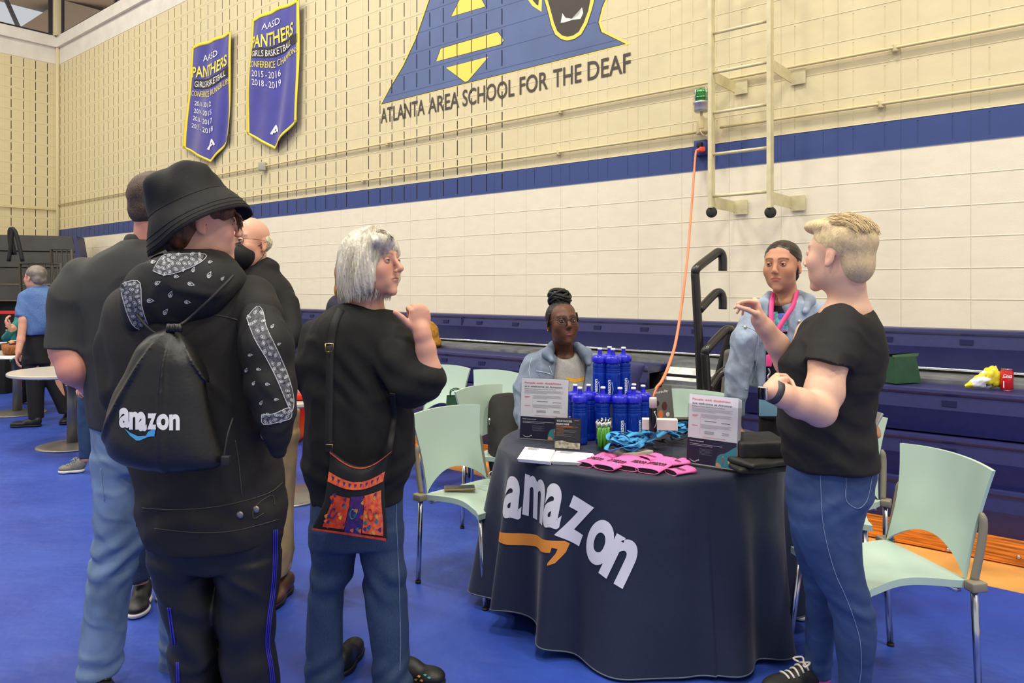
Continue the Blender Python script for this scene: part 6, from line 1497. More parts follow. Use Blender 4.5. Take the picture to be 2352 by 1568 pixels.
    og, pu, rd, tl, yl = [mat('bag_'+n, c, .65, noise=(70, .45), col2=c2) for n, c, c2 in (('orange', (224, 84, 36), (176, 40, 30)), ('purple', (84, 44, 124), (54, 30, 92)), ('flame', (246, 130, 60), (220, 56, 60)), ('teal', (50, 140, 140), (30, 100, 120)), ('gold', (236, 180, 60), (220, 120, 40)))]
    def patch(name, m, u0, u1, v0, v1, off=.0025): g = G(); g.grid(lambda u, v: bp(u0+(u1-u0)*u, v0+(v1-v0)*v, off+.0005), 12, 10); return g.obj(name, m, bg, smooth=True)
    patch('printed_trim', rd, .0, 1, .30, .40); patch('printed_panel', og, .12, .42, .50, .93); patch('printed_panel', pu, .43, .66, .48, .97); patch('printed_panel', rd, .67, .96, .48, .95)
    patch('red_piping', og, 0, 1, .0, .03); patch('red_piping', og, 0, 1, .97, 1.0)
    random.seed(3)
    for i in range(46):
        u, v = random.uniform(.1, .95), random.uniform(.5, .93); m = random.choice([tl, yl, rd, pu, og]); pts = [(u+.02*math.cos(t*1.05)*(1+.5*(t % 2)), v+.022*math.sin(t*1.05)*(1+.5*(t % 2))) for t in range(6)]
        g = G(); put(g, poly2d(pts), lambda a, b: bp(a, b, .0042), Vector((0, -1, 0))); g.obj('printed_blot', m, bg, smooth=False)
    for i in range(9):
        u = .06+.1*i; g = G(); put(g, poly2d([(u, .325), (u+.05, .325), (u+.025, .375)]), lambda a, b: bp(a, b, .0042), Vector((0, -1, 0))); g.obj('printed_triangle', pu, bg, smooth=False)
    for k in range(3):
        g = G(); u0 = (.2, .5, .78)[k]; pts = [bp(u0+.06*math.cos(t*.6)*(1-t/14), .70+.10*math.sin(t*.6)*(1-t/14), .0055) for t in range(11)]; g.tube(spline(pts, 4), .0022, 5); g.obj('printed_swirl', (pu, tl, og)[k], bg)
    # jeans
    sd = SD(.0058)
    sd.sil([(1130, 716, 925, 2.8, .13), (1180, 713, 925, 2.8, .14), (1246, 714, 926, 2.8, .13)], .03)
    sd.sil([(1200, 713, 822, 2.8, .11), (1254, 714, 818, 2.8, .10), (1308, 717, 814, 2.8, .085), (1335, 713, 802, 2.8, .08), (1362, 708, 788, 2.8, .075), (1417, 706, 785, 2.8, .075), (1489, 704, 786, 2.8, .078), (1572, 702, 794, 2.8, .082)], .03)
    sd.sil([(1200, 822, 926, 2.8, .11), (1254, 827, 926, 2.8, .10), (1308, 836, 932, 2.78, .09), (1325, 837, 934, 2.78, .085), (1380, 838, 934, 2.78, .08), (1435, 845, 937, 2.77, .08), (1485, 853, 937, 2.77, .08), (1525, 857, 938, 2.76, .085), (1552, 855, 950, 2.76, .09), (1580, 854, 952, 2.76, .09)], .012)
    sd.disp(folds(.005, 14, 2)); sd.disp(creases(.003, 24, 5, .5)); sd.disp(wrinkles(P(800, 1325, 2.8).z, .07, .005, 55, 2, .6)); sd.disp(wrinkles(P(900, 1530, 2.76).z, .05, .005, 70, 4, -.6))
    o = sd.obj('jeans', M_DENIMM, e); tr = bvh(o); line_on(tr, [(909, 1150), (912, 1240), (916, 1320), (918, 1400), (920, 1470), (918, 1540)], .0013, mat('denim_stitching', (120, 142, 176), .7), o)
    emb = mat('embroidery_teal', (60, 150, 140), .7); a = P(935, 1612, 2.80); b2 = P(1022, 1588, 2.74); s = shoe(e, (a.x-.05, a.y, .006), (b2.x, b2.y, .006), M_SHOEB, M_SOLEB, .075, 'shoe', None, .046)
    tr = bvh(s)
    for x, y, m in ((962, 1553, yl), (976, 1550, emb), (968, 1562, yl), (985, 1556, emb), (955, 1560, yl)): print_on(tr, poly2d([(x-4, y), (x, y-3), (x+5, y-1), (x+2, y+3)]), m, s, 'embroidery')
    a = P(790, 1560, 2.85); shoe(e, (a.x, a.y-.05, .006), (a.x+.01, a.y+.19, .006), M_SHOEB, M_SOLEB, .09)
whitehair()
# ================================================================ youth in bucket hat with drawstring bag
M_PAIS = mat('bandana_white_print', (18, 18, 24), .7, noise=(170, .8), col2=(104, 106, 114), bump=(120, .2, .002)); M_BAND = mat('bandana_black', (13, 13, 16), .75, bump=(240, .2, .002))
M_FADE = mat('faded_black_denim', (30, 27, 25), .8, noise=(5, .35), col2=(18, 17, 16), bump=(280, .3, .002))
def paisley(tr, x, y, s, a, m, par, mx=.04):
    """outlined teardrop motif"""
    def drop(k):
        out = []
        for i in range(16):
            t = 2*math.pi*i/16; r = 1.0; px, py = math.cos(t)*.55, math.sin(t)*.8
            if py < 0: px = px*(1+py*.95)+.35*py*py; py *= 1.35
            out.append((px*k, py*k))
        return out
    ca, sa = math.cos(a), math.sin(a); T = lambda q: (x+s*(q[0]*ca-q[1]*sa), y+s*(q[0]*sa+q[1]*ca))
    o, i_ = [T(q) for q in drop(1)], [T(q) for q in drop(.70)]; vs = o+i_; n = 16
    g = G(); print_on(tr, (vs, [(k, (k+1) % n, n+(k+1) % n, n+k) for k in range(n)]), m, par, g=g, mx=mx); print_on(tr, poly2d([T(q) for q in [(px*.38, py*.38+.12) for px, py in drop(1)]]), m, par, g=g, mx=mx)
    if g.v: g.obj('paisley_motif', m, par, smooth=False)
def band(tr, poly, par, s=6, n=26, seed=1):
    """bandana border: dense print with motifs and pale edge lines"""
    print_on(tr, poly2d(poly, 9), M_PAIS, par, 'printed_border', mx=.08); random.seed(seed); m = mat('paisley_white', (190, 192, 196), .7); pts = []
    def ins(x, y):
        r = False
        for i in range(len(poly)):
            (x1, y1), (x2, y2) = poly[i-1], poly[i]
            if (y1 > y) != (y2 > y) and x < (x2-x1)*(y-y1)/(y2-y1)+x1: r = not r
        return r
    xs = [p[0] for p in poly]; ys = [p[1] for p in poly]
    for _ in range(900):
        x, y = random.uniform(min(xs), max(xs)), random.uniform(min(ys), max(ys))
        if len(pts) < n and ins(x, y) and ins(x+s*.5, y) and ins(x-s*.5, y) and all((x-a)**2+(y-b)**2 > (s*1.7)**2 for a, b in pts): pts.append((x, y))
    g = G()
    for i, (x, y) in enumerate(pts):
        a = random.uniform(0, 6.3); k = 12
        for r0, r1 in ((.95, .72), (.42, .0)):
            sh = lambda t, r: (x+s*r*(math.cos(t)*.6*math.cos(a)-math.sin(t)*.95*math.sin(a)), y+s*r*(math.cos(t)*.6*math.sin(a)+math.sin(t)*.95*math.cos(a)))
            print_on(tr, ([sh(6.283*j/k, r0) for j in range(k)]+[sh(6.283*j/k, r1) for j in range(k)], [(j, (j+1) % k, k+(j+1) % k, k+j) for j in range(k)]), m, par, g=g, off=.0022)
    if g.v: g.obj('border_motifs', m, par, smooth=False)
    line_on(tr, list(poly)+[poly[0]], .0012, m, par, 'border_line', .0015, 3)
def youth():
    e = person(510, 1806, 2.2, 'person in black bucket hat and black jacket with drawstring bag, back turned at left')
    h = Head(P(462, 520, 2.2), facing(.86, .50), .0, 0, 1.0)
    sd = SD(.004); head_shape(sd, h, P(440, 630, 2.2), .058, fem=1); sd.sil([(650, 380, 500, 2.2, .08), (900, 350, 560, 2.2, .08), (1150, 360, 600, 2.2, .09)], .03)
    sd.limb([(430, 1180, 2.2, 40), (455, 1500, 2.2, 26), (462, 1740, 2.2, 22)], .02); sd.limb([(560, 1180, 2.2, 40), (575, 1500, 2.2, 26), (580, 1740, 2.2, 22)], .02)
    sd.limb([(590, 730, 2.14, 30), (615, 880, 2.08, 26), (630, 985, 2.09, 16), (605, 1000, 2.17, 14)], .015); w = np.array(P(604, 1000, 2.18)); hand(sd, w, (-1, .2, -.3), (.0, -.3, 1), 1, [(.5, .6, .4)]*4, .85)
    b = sd.obj('body', M_SKIN, e, face_color((230, 176, 152), (190, 110, 104), (110, 76, 52), [h], [(w, .15)], .2)); eyes(h, b, (222, 168, 146), (90, 80, 60), which=(-1, 1))
    hs = SD(.0045); E_ = lambda c, r, k=.02, m='u': hs.ell(h.p(*c), np.array(r)*h.s, h.R, k, m)
    E_((0, -.022, .030), (.080, .098, .070)); E_((0, -.060, -.025), (.068, .055, .062)); E_((.052, .058, .040), (.033, .034, .026)); E_((0, .115, -.028), (.10, .08, .085), .012, 's')
    for s in (-1, 1): E_((s*.09, .03, -.045), (.04, .055, .05), .012, 's'); E_((s*.088, -.006, .0), (.02, .022, .032), .008, 's')
    hs.disp(lambda x, y, z: .003*np.sin(x*160+z*60)*np.sin(y*140)); ho = hs.obj('hair', mat('brown_hair', (84, 54, 34), .5, noise=(60, .4), bump=(200, .5, .004), stretch=(1, 1, .3)), e)
    def gen(i): x = random.uniform(.02, .075); return [(x, .075, .045), (x*1.1, .096+random.uniform(-.006, .006), .030), (x*1.15, .100+random.uniform(-.006, .008), .005+random.uniform(-.02, .01))]
    strands(h, 36, gen, .0016, bpy.data.materials['brown_hair'], ho, seed=6)
    # hat
    c = Vector(P(452, 505, 2.2)); ax = Vector((-.44, -.10, .90)).normalized(); M3 = ax.to_track_quat('Z', 'Y').to_matrix(); R3 = np.array(M3)
    hh = empty('bucket_hat', c, 'black cotton bucket hat worn by the person with the drawstring bag', 'hat')
    hm = mat('black_twill', (12, 12, 13), .8, bump=(220, .35, .002), noise=(14, .25)); prof = [(-.034, .160), (-.022, .157), (-.010, .152), (.004, .146), (.018, .139), (.032, .130), (.046, .122), (.055, .117), (.068, .114), (.085, .112), (.102, .110), (.118, .107), (.132, .103), (.144, .098), (.153, .090), (.160, .078), (.164, .060), (.166, .038), (.167, .015), (.167, .001)]
    nA = 120; vs = []; fs = []
    def hv(z, r, t, k):
        x, y = math.cos(t)*r, math.sin(t)*r; top = max(0, (z-.05)/.12); br = max(0, (.03-z)/.06)
        w = .007*math.sin(3*t+1)*br+.006*math.sin(5*t+2)*br+top*(.007*math.sin(4*t+z*30)+.005*math.sin(7*t-z*50)); q = (r+w)/max(r, 1e-4) if r > .02 else 1
        zz = z+.010*math.sin(2*t+.6)*br+top*(.008*math.sin(x*38+1)*math.cos(y*34)-.010*math.exp(-((x-.02)/.03)**2)*(z > .14)); return c+M3 @ Vector((x*q*k, y*q*k, zz-(1-k)*.02))
    for k in (1, .965):
        for z, r in prof: vs += [hv(z, r, 2*math.pi*i/nA, k) for i in range(nA)]
    m_ = len(prof)
    for o_, fl in ((0, 0), (m_*nA, 1)):
        for j in range(m_-1):
            for i in range(nA): f = (o_+j*nA+i, o_+j*nA+(i+1) % nA, o_+(j+1)*nA+(i+1) % nA, o_+(j+1)*nA+i); fs.append(f[::-1] if fl else f)
    fs += [(i, m_*nA+i, m_*nA+(i+1) % nA, (i+1) % nA) for i in range(nA)]
    ho = mobj('hat_body', vs, fs, hm, hh)
    for z, r in ((-.010, .1525), (.004, .1465), (-.022, .1575), (.055, .1175)): G().tube([hv(z, r, t*math.pi/30, 1) for t in range(61)], .0011, 4).obj('brim_stitching', hm, hh)
    # jacket
    sd = SD(.006)
    sd.sil([(612, 378, 520, 2.2, .08), (628, 345, 545, 2.2, .11), (648, 302, 572, 2.2, .13), (680, 262, 600, 2.2, .15), (720, 248, 616, 2.2, .165), (790, 244, 622, 2.2, .17), (900, 252, 626, 2.2, .17), (1000, 275, 632, 2.2, .165), (1090, 315, 646, 2.2, .165), (1140, 322, 652, 2.2, .17), (1185, 327, 655, 2.2, .172), (1212, 336, 648, 2.2, .165), (1240, 350, 628, 2.2, .155)], .03)
    sd.limb([(300, 720, 2.2, 48), (272, 800, 2.18, 42), (268, 900, 2.15, 38)], .03); sd.cone(P(575, 690, 2.18), P(590, 720, 2.15), .075, .07, .03)
    sd.disp(folds(.006, 12, 4)); sd.disp(creases(.005, 18, 2, .7)); sd.disp(wrinkles(P(500, 1150, 2.2).z, .07, .003, 70, 1))
    jo = sd.obj('jacket', M_FADE, e); tr = bvh(jo); sm = mat('seam_grey', (74, 68, 62), .8)
    line_on(tr, [(327, 1166), (400, 1170), (480, 1165), (560, 1150), (620, 1130), (648, 1108)], .0014, sm, jo); line_on(tr, [(355, 1213), (450, 1222), (540, 1218), (640, 1192)], .0012, sm, jo)
    line_on(tr, [(540, 1010), (548, 1060), (556, 1140)], .0014, sm, jo); line_on(tr, [(585, 1165), (600, 1150), (625, 1137), (630, 1160)], .0014, sm, jo, 'waist_tab'); line_on(tr, [(585, 1165), (580, 1178), (584, 1190), (605, 1178)], .0014, sm, jo, 'waist_tab'); line_on(tr, [(445, 722), (500, 724), (560, 738)], .0014, sm, jo)
    mb = mat('antique_metal', (150, 146, 138), .35, .8)
    for x, y in ((551, 1181), (587, 1169)):
        p = ray(tr, x, y, .002)
        if p: G().lathe([(.0035, 0), (.010, 0), (.010, .003), (.0035, .003)], p, 18, Matrix.Rotation(math.pi/2, 3, 'X')).obj('button', mb, jo)
    G().box(P(317, 1193, 2.12)-Vector((.006, .0, .02)), P(326, 1172, 2.12)+Vector((.006, .01, .01))).obj('side_label', M_BLACK, jo)
    # hood and bandana sleeve
    sd = SD(.0055); sd.ell(P(415, 668, 2.08), (.150, .085, .105), rot(0, 0, -.25), .04); sd.ell(P(440, 612, 2.18), (.125, .11, .050), rot(0, 0, -.05), .04); sd.ell(P(330, 690, 2.07), (.055, .06, .095), rot(0, 0, .25), .04); sd.ell(P(500, 628, 2.14), (.09, .09, .05), rot(0, 0, .5), .03)
    sd.ell(P(448, 590, 2.2), (.085, .085, .05), None, .02, 's'); sd.disp(folds(.007, 20, 6, 1)); sd.disp(creases(.006, 22, 3, 1))
    ho = sd.obj('hood', M_BAND, e); tr = bvh(ho)
    band(tr, [(276, 655), (300, 646), (322, 650), (326, 700), (336, 735), (346, 754), (325, 757), (305, 745), (290, 710)], ho); band(tr, [(352, 622), (372, 590), (400, 584), (470, 584), (462, 602), (420, 622), (380, 632)], ho)
    for i, (x, y, s, a) in enumerate([(345, 690, 9, 1.4), (392, 676, 9, .2), (438, 652, 9, 1.7), (480, 632, 9, .3), (380, 716, 9, .5), (430, 693, 8, 1.5), (362, 650, 8, 1.0), (444, 620, 7, .2), (405, 635, 7, 1.5), (352, 602, 7, 1.2), (510, 640, 6, .6), (482, 602, 6, 1.2)]): paisley(tr, x, y, s, a, mat('paisley_white', (190, 192, 196), .7), ho)
    sd = SD(.0052); sd.limb([(592, 735, 2.13, 52), (614, 800, 2.07, 57), (620, 890, 2.05, 56), (632, 950, 2.03, 42), (638, 1000, 2.03, 27), (640, 1034, 2.03, 17)], .03); sd.disp(folds(.006, 20, 3)); sd.disp(creases(.005, 26, 5, .8)); so = sd.obj('sleeve', M_BAND, e); tr = bvh(so)
    band(tr, [(567, 730), (590, 704), (604, 716), (612, 752), (640, 812), (664, 872), (674, 920), (668, 946), (655, 918), (634, 868), (610, 820), (585, 778)], so)
    band(tr, [(602, 952), (630, 950), (664, 936), (668, 958), (650, 966), (606, 974)], so)
    pw = mat('paisley_white', (190, 192, 196), .7)
    for x, y, s, a in ((575, 815, 6, 1.3), (566, 850, 6, .2), (594, 848, 6, 1.6), (583, 880, 6, .4), (614, 882, 6, 1.5), (600, 925, 6, .3), (634, 917, 6, 1.4), (625, 750, 6, .5), (640, 790, 5, 1.0)): paisley(tr, x, y, s, a, pw, so)
    # trousers with side stripes
    sd = SD(.006)
    sd.sil([(1200, 345, 648, 2.2, .14), (1235, 345, 647, 2.2, .14), (1290, 354, 645, 2.2, .12)], .03)
    sd.sil([(1270, 352, 503, 2.2, .11), (1326, 363, 502, 2.2, .105), (1391, 381, 503, 2.2, .10), (1453, 392, 506, 2.2, .095), (1520, 399, 509, 2.2, .09), (1568, 403, 511, 2.2, .09), (1700, 415, 508, 2.2, .085), (1770, 420, 505, 2.2, .08)], .03)
    sd.sil([(1270, 495, 646, 2.2, .11), (1326, 500, 642, 2.2, .105), (1399, 503, 632, 2.2, .10), (1471, 509, 628, 2.2, .095), (1543, 512, 635, 2.2, .09), (1568, 514, 638, 2.2, .09), (1700, 522, 640, 2.2, .085), (1770, 526, 636, 2.2, .08)], .010)
    sd.disp(folds(.006, 13, 8)); sd.disp(creases(.007, 17, 9, .9)); sd.disp(wrinkles(P(500, 1450, 2.2).z, .12, .005, 42, 3, .5))
    to = sd.obj('track_trousers', mat('black_track_cloth', (12, 13, 13), .55, bump=(60, .15, .004)), e); tr = bvh(to); bs = mat('royal_blue_stripe', (44, 40, 170), .6)
    for k in range(3): line_on(tr, [(636-k*4, 1215), (635-k*4, 1290), (630-k*4, 1360), (622-k*4, 1420), (618-k*4, 1480), (626-k*4, 1530), (630-k*4, 1568)], .0022, bs, to, 'side_stripe'); 
    for k in range(2): line_on(tr, [(386+k*5, 1395), (392+k*5, 1440), (398+k*5, 1480)], .0022, bs, to, 'side_stripe'); line_on(tr, [(406+k*4, 1520), (408+k*4, 1568)], .0022, bs, to, 'side_stripe')
    for x0 in (463, 580): a = P(x0, 1806, 2.2); shoe(e, (a.x, a.y-.08, .006), (a.x+.02, a.y+.20, .006), M_SHOEB, M_SOLEB)
    # drawstring bag
    bg = empty('drawstring_bag', P(380, 1070, 2.0), 'black nylon drawstring bag with white lettering and blue arrow on the bucket hat wearer', 'bag')
    sd = SD(.005); gx, gz = P(400, 752, 1.96).x, P(400, 752, 1.96).z
    sd.sil([(750, 386, 414, 1.965, .02), (768, 345, 420, 1.965, .035), (795, 318, 442, 1.96, .05), (830, 298, 463, 1.955, .06), (900, 258, 479, 1.95, .068), (950, 244, 490, 1.95, .072), (1010, 239, 507, 1.95, .074), (1042, 246, 515, 1.95, .072), (1062, 272, 516, 1.95, .066), (1078, 330, 500, 1.95, .05)], .02, rd=.02)
    def rad(x, y, z):
        a = np.arctan2(x-gx, gz+.02-z); f = np.clip((gz-z)/.12, .15, 1)*np.clip(1.25-(gz-z)/.42, .12, 1); return (.015*f*(np.minimum(np.abs(np.sin(a*6.5+.6*np.sin(a*11)))*1.7, 1)-.6)+.004*nz(x, y, z, 22, 3)).astype(np.float32)
    sd.disp(rad); ny = mat('black_nylon', (26, 25, 24), .42, noise=(30, .2)); bo = sd.obj('bag_body', mat('black_bag_nylon', (18, 18, 19), .42, bump=(90, .2, .003)), bg); tr = bvh(bo)
    wh, bl = mat('bag_white_letters', (226, 226, 228), .6), mat('bag_blue_arrow', (70, 160, 214), .6)
    for ch, x0, x1, y, hh_ in (('a', 275, 300, 978, 42), ('m', 298, 334, 983, 38), ('a', 318, 338, 986, 38), ('z', 339, 361, 983, 34), ('o', 361, 388, 984, 34), ('n', 389, 413, 985, 34)):
        tv = text2d(ch, .04, 6, 6); ym = max(q[1] for q in tv[0]); print_on(tr, ([(x0+(x1-x0)*u, y-hh_*v/ym) for u, v in tv[0]], tv[1]), wh, bo, 'printed_letter', .002, mx=.03)
    print_on(tr, poly2d([(287, 983), (300, 993), (318, 1001), (336, 1000), (346, 994), (341, 991), (352, 985), (359, 986), (356, 1002), (352, 1001), (352, 992), (340, 1003), (322, 1011), (314, 1011), (300, 1000)], 8), bl, bo, 'printed_arrow', .002)
    g = G(); g.tube(spline([P(402, 752, 1.955), P(430, 735, 1.99), P(480, 690, 1.995), P(520, 650, 2.02), P(536, 632, 2.05)], 5), .0042, 6); g.obj('cord', M_BLACK, bg)
    G().tube(spline([P(398, 752, 1.955), P(360, 765, 2.0), P(330, 742, 2.0), P(300, 700, 2.03)], 5), .0042, 6).obj('cord', M_BLACK, bg)
    G().tube(spline([P(512, 1060, 1.95), P(522, 1000, 1.97), P(535, 960, 2.0)], 5), .0042, 6).obj('cord', M_BLACK, bg)
    for i in range(5): G().tube([P(388+i*6, 744, 1.945-.003*(i % 2)), P(386+i*7, 762, 1.94)], .006, 6).obj('gather', bpy.data.materials['black_bag_nylon'], bg)
    p = P(510, 1063, 1.9); G().box((p.x-.012, p.y+.02, p.z-.014), (p.x+.01, p.y+.04, p.z+.012), bev=.003).obj('corner_tab', M_BLACK, bg)
youth()
# ================================================================ tall man in grey polo
def polo():
    e = person(230, 1585, 2.78, 'tall person in dark grey polo shirt and light blue jeans, back turned at left')
    h = Head(P(370, 482, 2.80), facing(.35, .93), .0, 0, 1.08); sd = SD(.0045); head_shape(sd, h, P(356, 580, 2.8), .070); sd.sil([(600, 280, 420, 2.8, .1), (800, 230, 480, 2.8, .12), (1000, 240, 460, 2.8, .12)], .03)
    sd.limb([(185, 680, 2.76, 38), (160, 800, 2.72, 41), (172, 848, 2.70, 35), (215, 878, 2.78, 30), (262, 895, 2.95, 24)], .02)
    w = np.array(P(262, 895, 2.95)); hand(sd, w, (1, .5, 0), (0, -.2, 1), 1, [(.5, .7, .5)]*4)
    sd.limb([(265, 1000, 2.78, 30), (245, 1300, 2.76, 22), (232, 1535, 2.74, 20)], .02); sd.limb([(380, 1000, 2.85, 30), (400, 1300, 2.9, 22), (405, 1535, 2.92, 20)], .02)
    b = sd.obj('body', M_SKIN, e, face_color((222, 152, 128), (190, 110, 104), (90, 66, 50), [h], [], .25))
    hs = SD(.005); E_ = lambda c, r, k=.02, m='u': hs.ell(h.p(*c), np.array(r)*h.s, h.R, k, m)
    E_((0, -.022, .048), (.082, .101, .084)); E_((0, -.060, -.008), (.068, .052, .050)); E_((0, .12, -.02), (.10, .08, .085), .012, 's')
    for s in (-1, 1): E_((s*.09, .03, -.035), (.04, .055, .05), .012, 's'); E_((s*.088, -.006, .0), (.02, .022, .032), .008, 's')
    hs.disp(lambda x, y, z: .0025*nz(x, y, z, 90, 3)); hs.obj('hair', mat('dark_brown_hair', (70, 52, 38), .6, noise=(200, .3), bump=(240, .6, .004)), e)
    sd = SD(.0062)
    sd.sil([(556, 290, 400, 2.8, .09), (567, 264, 430, 2.8, .12), (585, 230, 455, 2.8, .14), (605, 205, 470, 2.8, .15), (630, 182, 480, 2.8, .16), (680, 168, 490, 2.8, .17), (757, 178, 500, 2.8, .175), (850, 198, 500, 2.8, .18), (915, 203, 500, 2.8, .18), (955, 206, 500, 2.8, .17), (978, 212, 490, 2.8, .16)], .03)
    sd.limb([(190, 640, 2.78, 48), (168, 700, 2.75, 50)], .03); sd.sleeve(P(176, 680, 2.76), P(157, 806, 2.72), .086, .080, .03)
    sd.disp(folds(.008, 10, 2)); sd.disp(creases(.006, 14, 5, .8)); po = sd.obj('polo_shirt', mat('charcoal_pique', (48, 49, 47), .8, noise=(3, .15), bump=(400, .2, .001)), e)
    sd = SD(.005); c = P(346, 552, 2.80); sd.loft([(c.z-.03, c.x, c.y, .098, .086), (c.z+.005, c.x, c.y, .092, .080), (c.z+.022, c.x, c.y, .084, .074)], rd=.008); sd.disp(folds(.003, 30)); sd.obj('collar', bpy.data.materials['charcoal_pique'], po)
    sd = SD(.006)
    sd.sil([(940, 213, 470, 2.8, .15), (1010, 216, 470, 2.8, .15), (1072, 223, 450, 2.8, .14)], .03)
    sd.sil([(1040, 222, 350, 2.78, .12), (1145, 227, 340, 2.77, .11), (1217, 224, 334, 2.76, .10), (1254, 221, 328, 2.76, .095), (1308, 208, 310, 2.75, .09), (1362, 201, 296, 2.74, .085), (1417, 196, 288, 2.74, .085), (1471, 193, 282, 2.73, .085), (1545, 187, 270, 2.73, .088)], .03)
    sd.sil([(1040, 330, 460, 2.85, .11), (1254, 350, 450, 2.88, .09), (1400, 370, 445, 2.9, .08), (1540, 372, 440, 2.92, .08)], .012)
    sd.disp(folds(.005, 14, 6)); sd.disp(creases(.005, 20, 2, 1.2)); sd.disp(wrinkles(P(270, 1270, 2.76).z, .10, .0075, 78, 2, -.15)); sd.disp(wrinkles(P(230, 1525, 2.73).z, .04, .006, 90, 5, .2))
    o = sd.obj('jeans', M_DENIML, e)
    tr = bvh(o); line_on(tr, [(232, 1075), (236, 1120), (240, 1150)], .002, mat('denim_stitching', (120, 142, 176), .7), o)
    for x0, D in ((228, 2.73), (405, 2.92)): a = P(x0, 1585, D); shoe(e, (a.x-.03, a.y+.05, .006), (a.x+.09, a.y-.13, .006) if x0 < 300 else (a.x+.02, a.y+.22, .006), M_SHOEB, M_SOLEB, .10, 'shoe', M_BLKG if x0 < 300 else None)
polo()
# ================================================================ bald man with black mask
def masked():
    e = person(600, 1372, 3.55, 'bald person in glasses, black face mask, black hoodie and khaki trousers behind the hat wearer')
    h = Head(P(569, 562, 3.5), facing(-.34, -.94), -.02, 0, 1.10); sd = SD(.0042); head_shape(sd, h, P(566, 640, 3.53), .064); sd.sil([(650, 520, 650, 3.53, .09), (900, 510, 650, 3.53, .10), (1000, 520, 650, 3.53, .1)], .03)
    sd.limb([(650, 1000, 3.55, 20), (655, 1300, 3.55, 14)], .02); sd.limb([(570, 1000, 3.6, 20), (560, 1300, 3.6, 14)], .02)
    b = sd.obj('body', M_SKIN, e, face_color((228, 172, 146), (190, 110, 104), (170, 140, 116), [h], [], .18)); eyes(h, b, (214, 158, 134), (90, 120, 130))
    hs = SD(.0045); E_ = lambda c, r, k=.02, m='u': hs.ell(h.p(*c), np.array(r)*h.s, h.R, k, m)
    E_((0, -.035, .012), (.082, .080, .056)); E_((0, .12, -.02), (.12, .12, .10), .012, 's'); E_((0, -.02, .10), (.10, .12, .045), .01, 's')
    for s in (-1, 1): E_((s*.088, -.006, .0), (.02, .022, .032), .008, 's')
    hs.disp(lambda x, y, z: .001*nz(x, y, z, 200)); hs.obj('cropped_hair', mat('grey_stubble_hair', (206, 190, 160), .7, noise=(90, .3)), e)
    sd = SD(.004); sd.ell(h.p(0, .058, -.046), np.array((.069, .070, .062))*h.s, h.R, .01); sd.cone(h.p(0, .125, -.03), h.p(0, .118, -.075), .012*h.s, .010*h.s, .04); sd.plane(h.p(0, .10, .002), h.R @ np.array((0, .25, 1))); sd.plane(h.p(0, .012, 0), h.R @ np.array((0, -1, 0)))
    mk = sd.obj('face_mask', mat('black_mask', (14, 14, 15), .75), e)
    for s in (-1, 1):
        for z0, z1 in ((-.012, .012), (-.088, -.02)): G().tube([h.p(s*.058, .03, z0), h.p(s*.076, .0, (z0+z1)/2), h.p(s*.080, -.018, z1)], .0016, 5).obj('ear_loop', M_BLACK, mk)
    glasses(h, e, (96, 74, 60), .0013)
    sd = SD(.0062)
    sd.sil([(606, 536, 604, 3.54, .07), (618, 515, 628, 3.54, .10), (628, 498, 642, 3.54, .12), (645, 488, 660, 3.54, .135), (665, 482, 673, 3.54, .145), (700, 479, 684, 3.54, .15), (740, 480, 688, 3.54, .155), (780, 482, 686, 3.54, .155), (815, 486, 674, 3.54, .15), (880, 490, 668, 3.54, .15), (960, 495, 676, 3.54, .15)], .03)
    sd.limb([(660, 700, 3.5, 24), (672, 770, 3.42, 26), (640, 800, 3.3, 24), (590, 780, 3.28, 22)], .03); sd.ell(P(580, 612, 3.56), (.13, .10, .05), None, .04); sd.ell(P(562, 604, 3.5), (.065, .075, .045), None, .02, 's')
    sd.disp(folds(.007, 12, 5)); sd.disp(creases(.006, 16, 1, .8)); so = sd.obj('hoodie', M_BTEE, e)
    sd = SD(.006)
    sd.sil([(940, 520, 686, 3.56, .14), (1010, 520, 683, 3.56, .13)], .03); sd.sil([(990, 588, 684, 3.55, .11), (1090, 600, 677, 3.55, .10), (1163, 612, 673, 3.55, .09), (1230, 622, 673, 3.55, .085), (1268, 628, 674, 3.55, .085), (1300, 634, 668, 3.55, .08), (1318, 636, 662, 3.55, .08)], .02)
    sd.sil([(990, 522, 606, 3.6, .11), (1163, 530, 590, 3.6, .09), (1318, 530, 575, 3.6, .08)], .012); sd.disp(folds(.005, 14, 2)); sd.disp(creases(.004, 18, 4))
    sd.obj('trousers', mat('khaki_cotton', (186, 160, 118), .75, noise=(6, .1), bump=(200, .2, .002)), e); br = mat('brown_leather', (86, 50, 30), .4)
    for x0, D in ((652, 3.55), (555, 3.6)): a = P(x0, 1350, D); shoe(e, (a.x, a.y+.10, .006), (a.x-.02, a.y-.18, .006), br, M_SOLEB, .085)
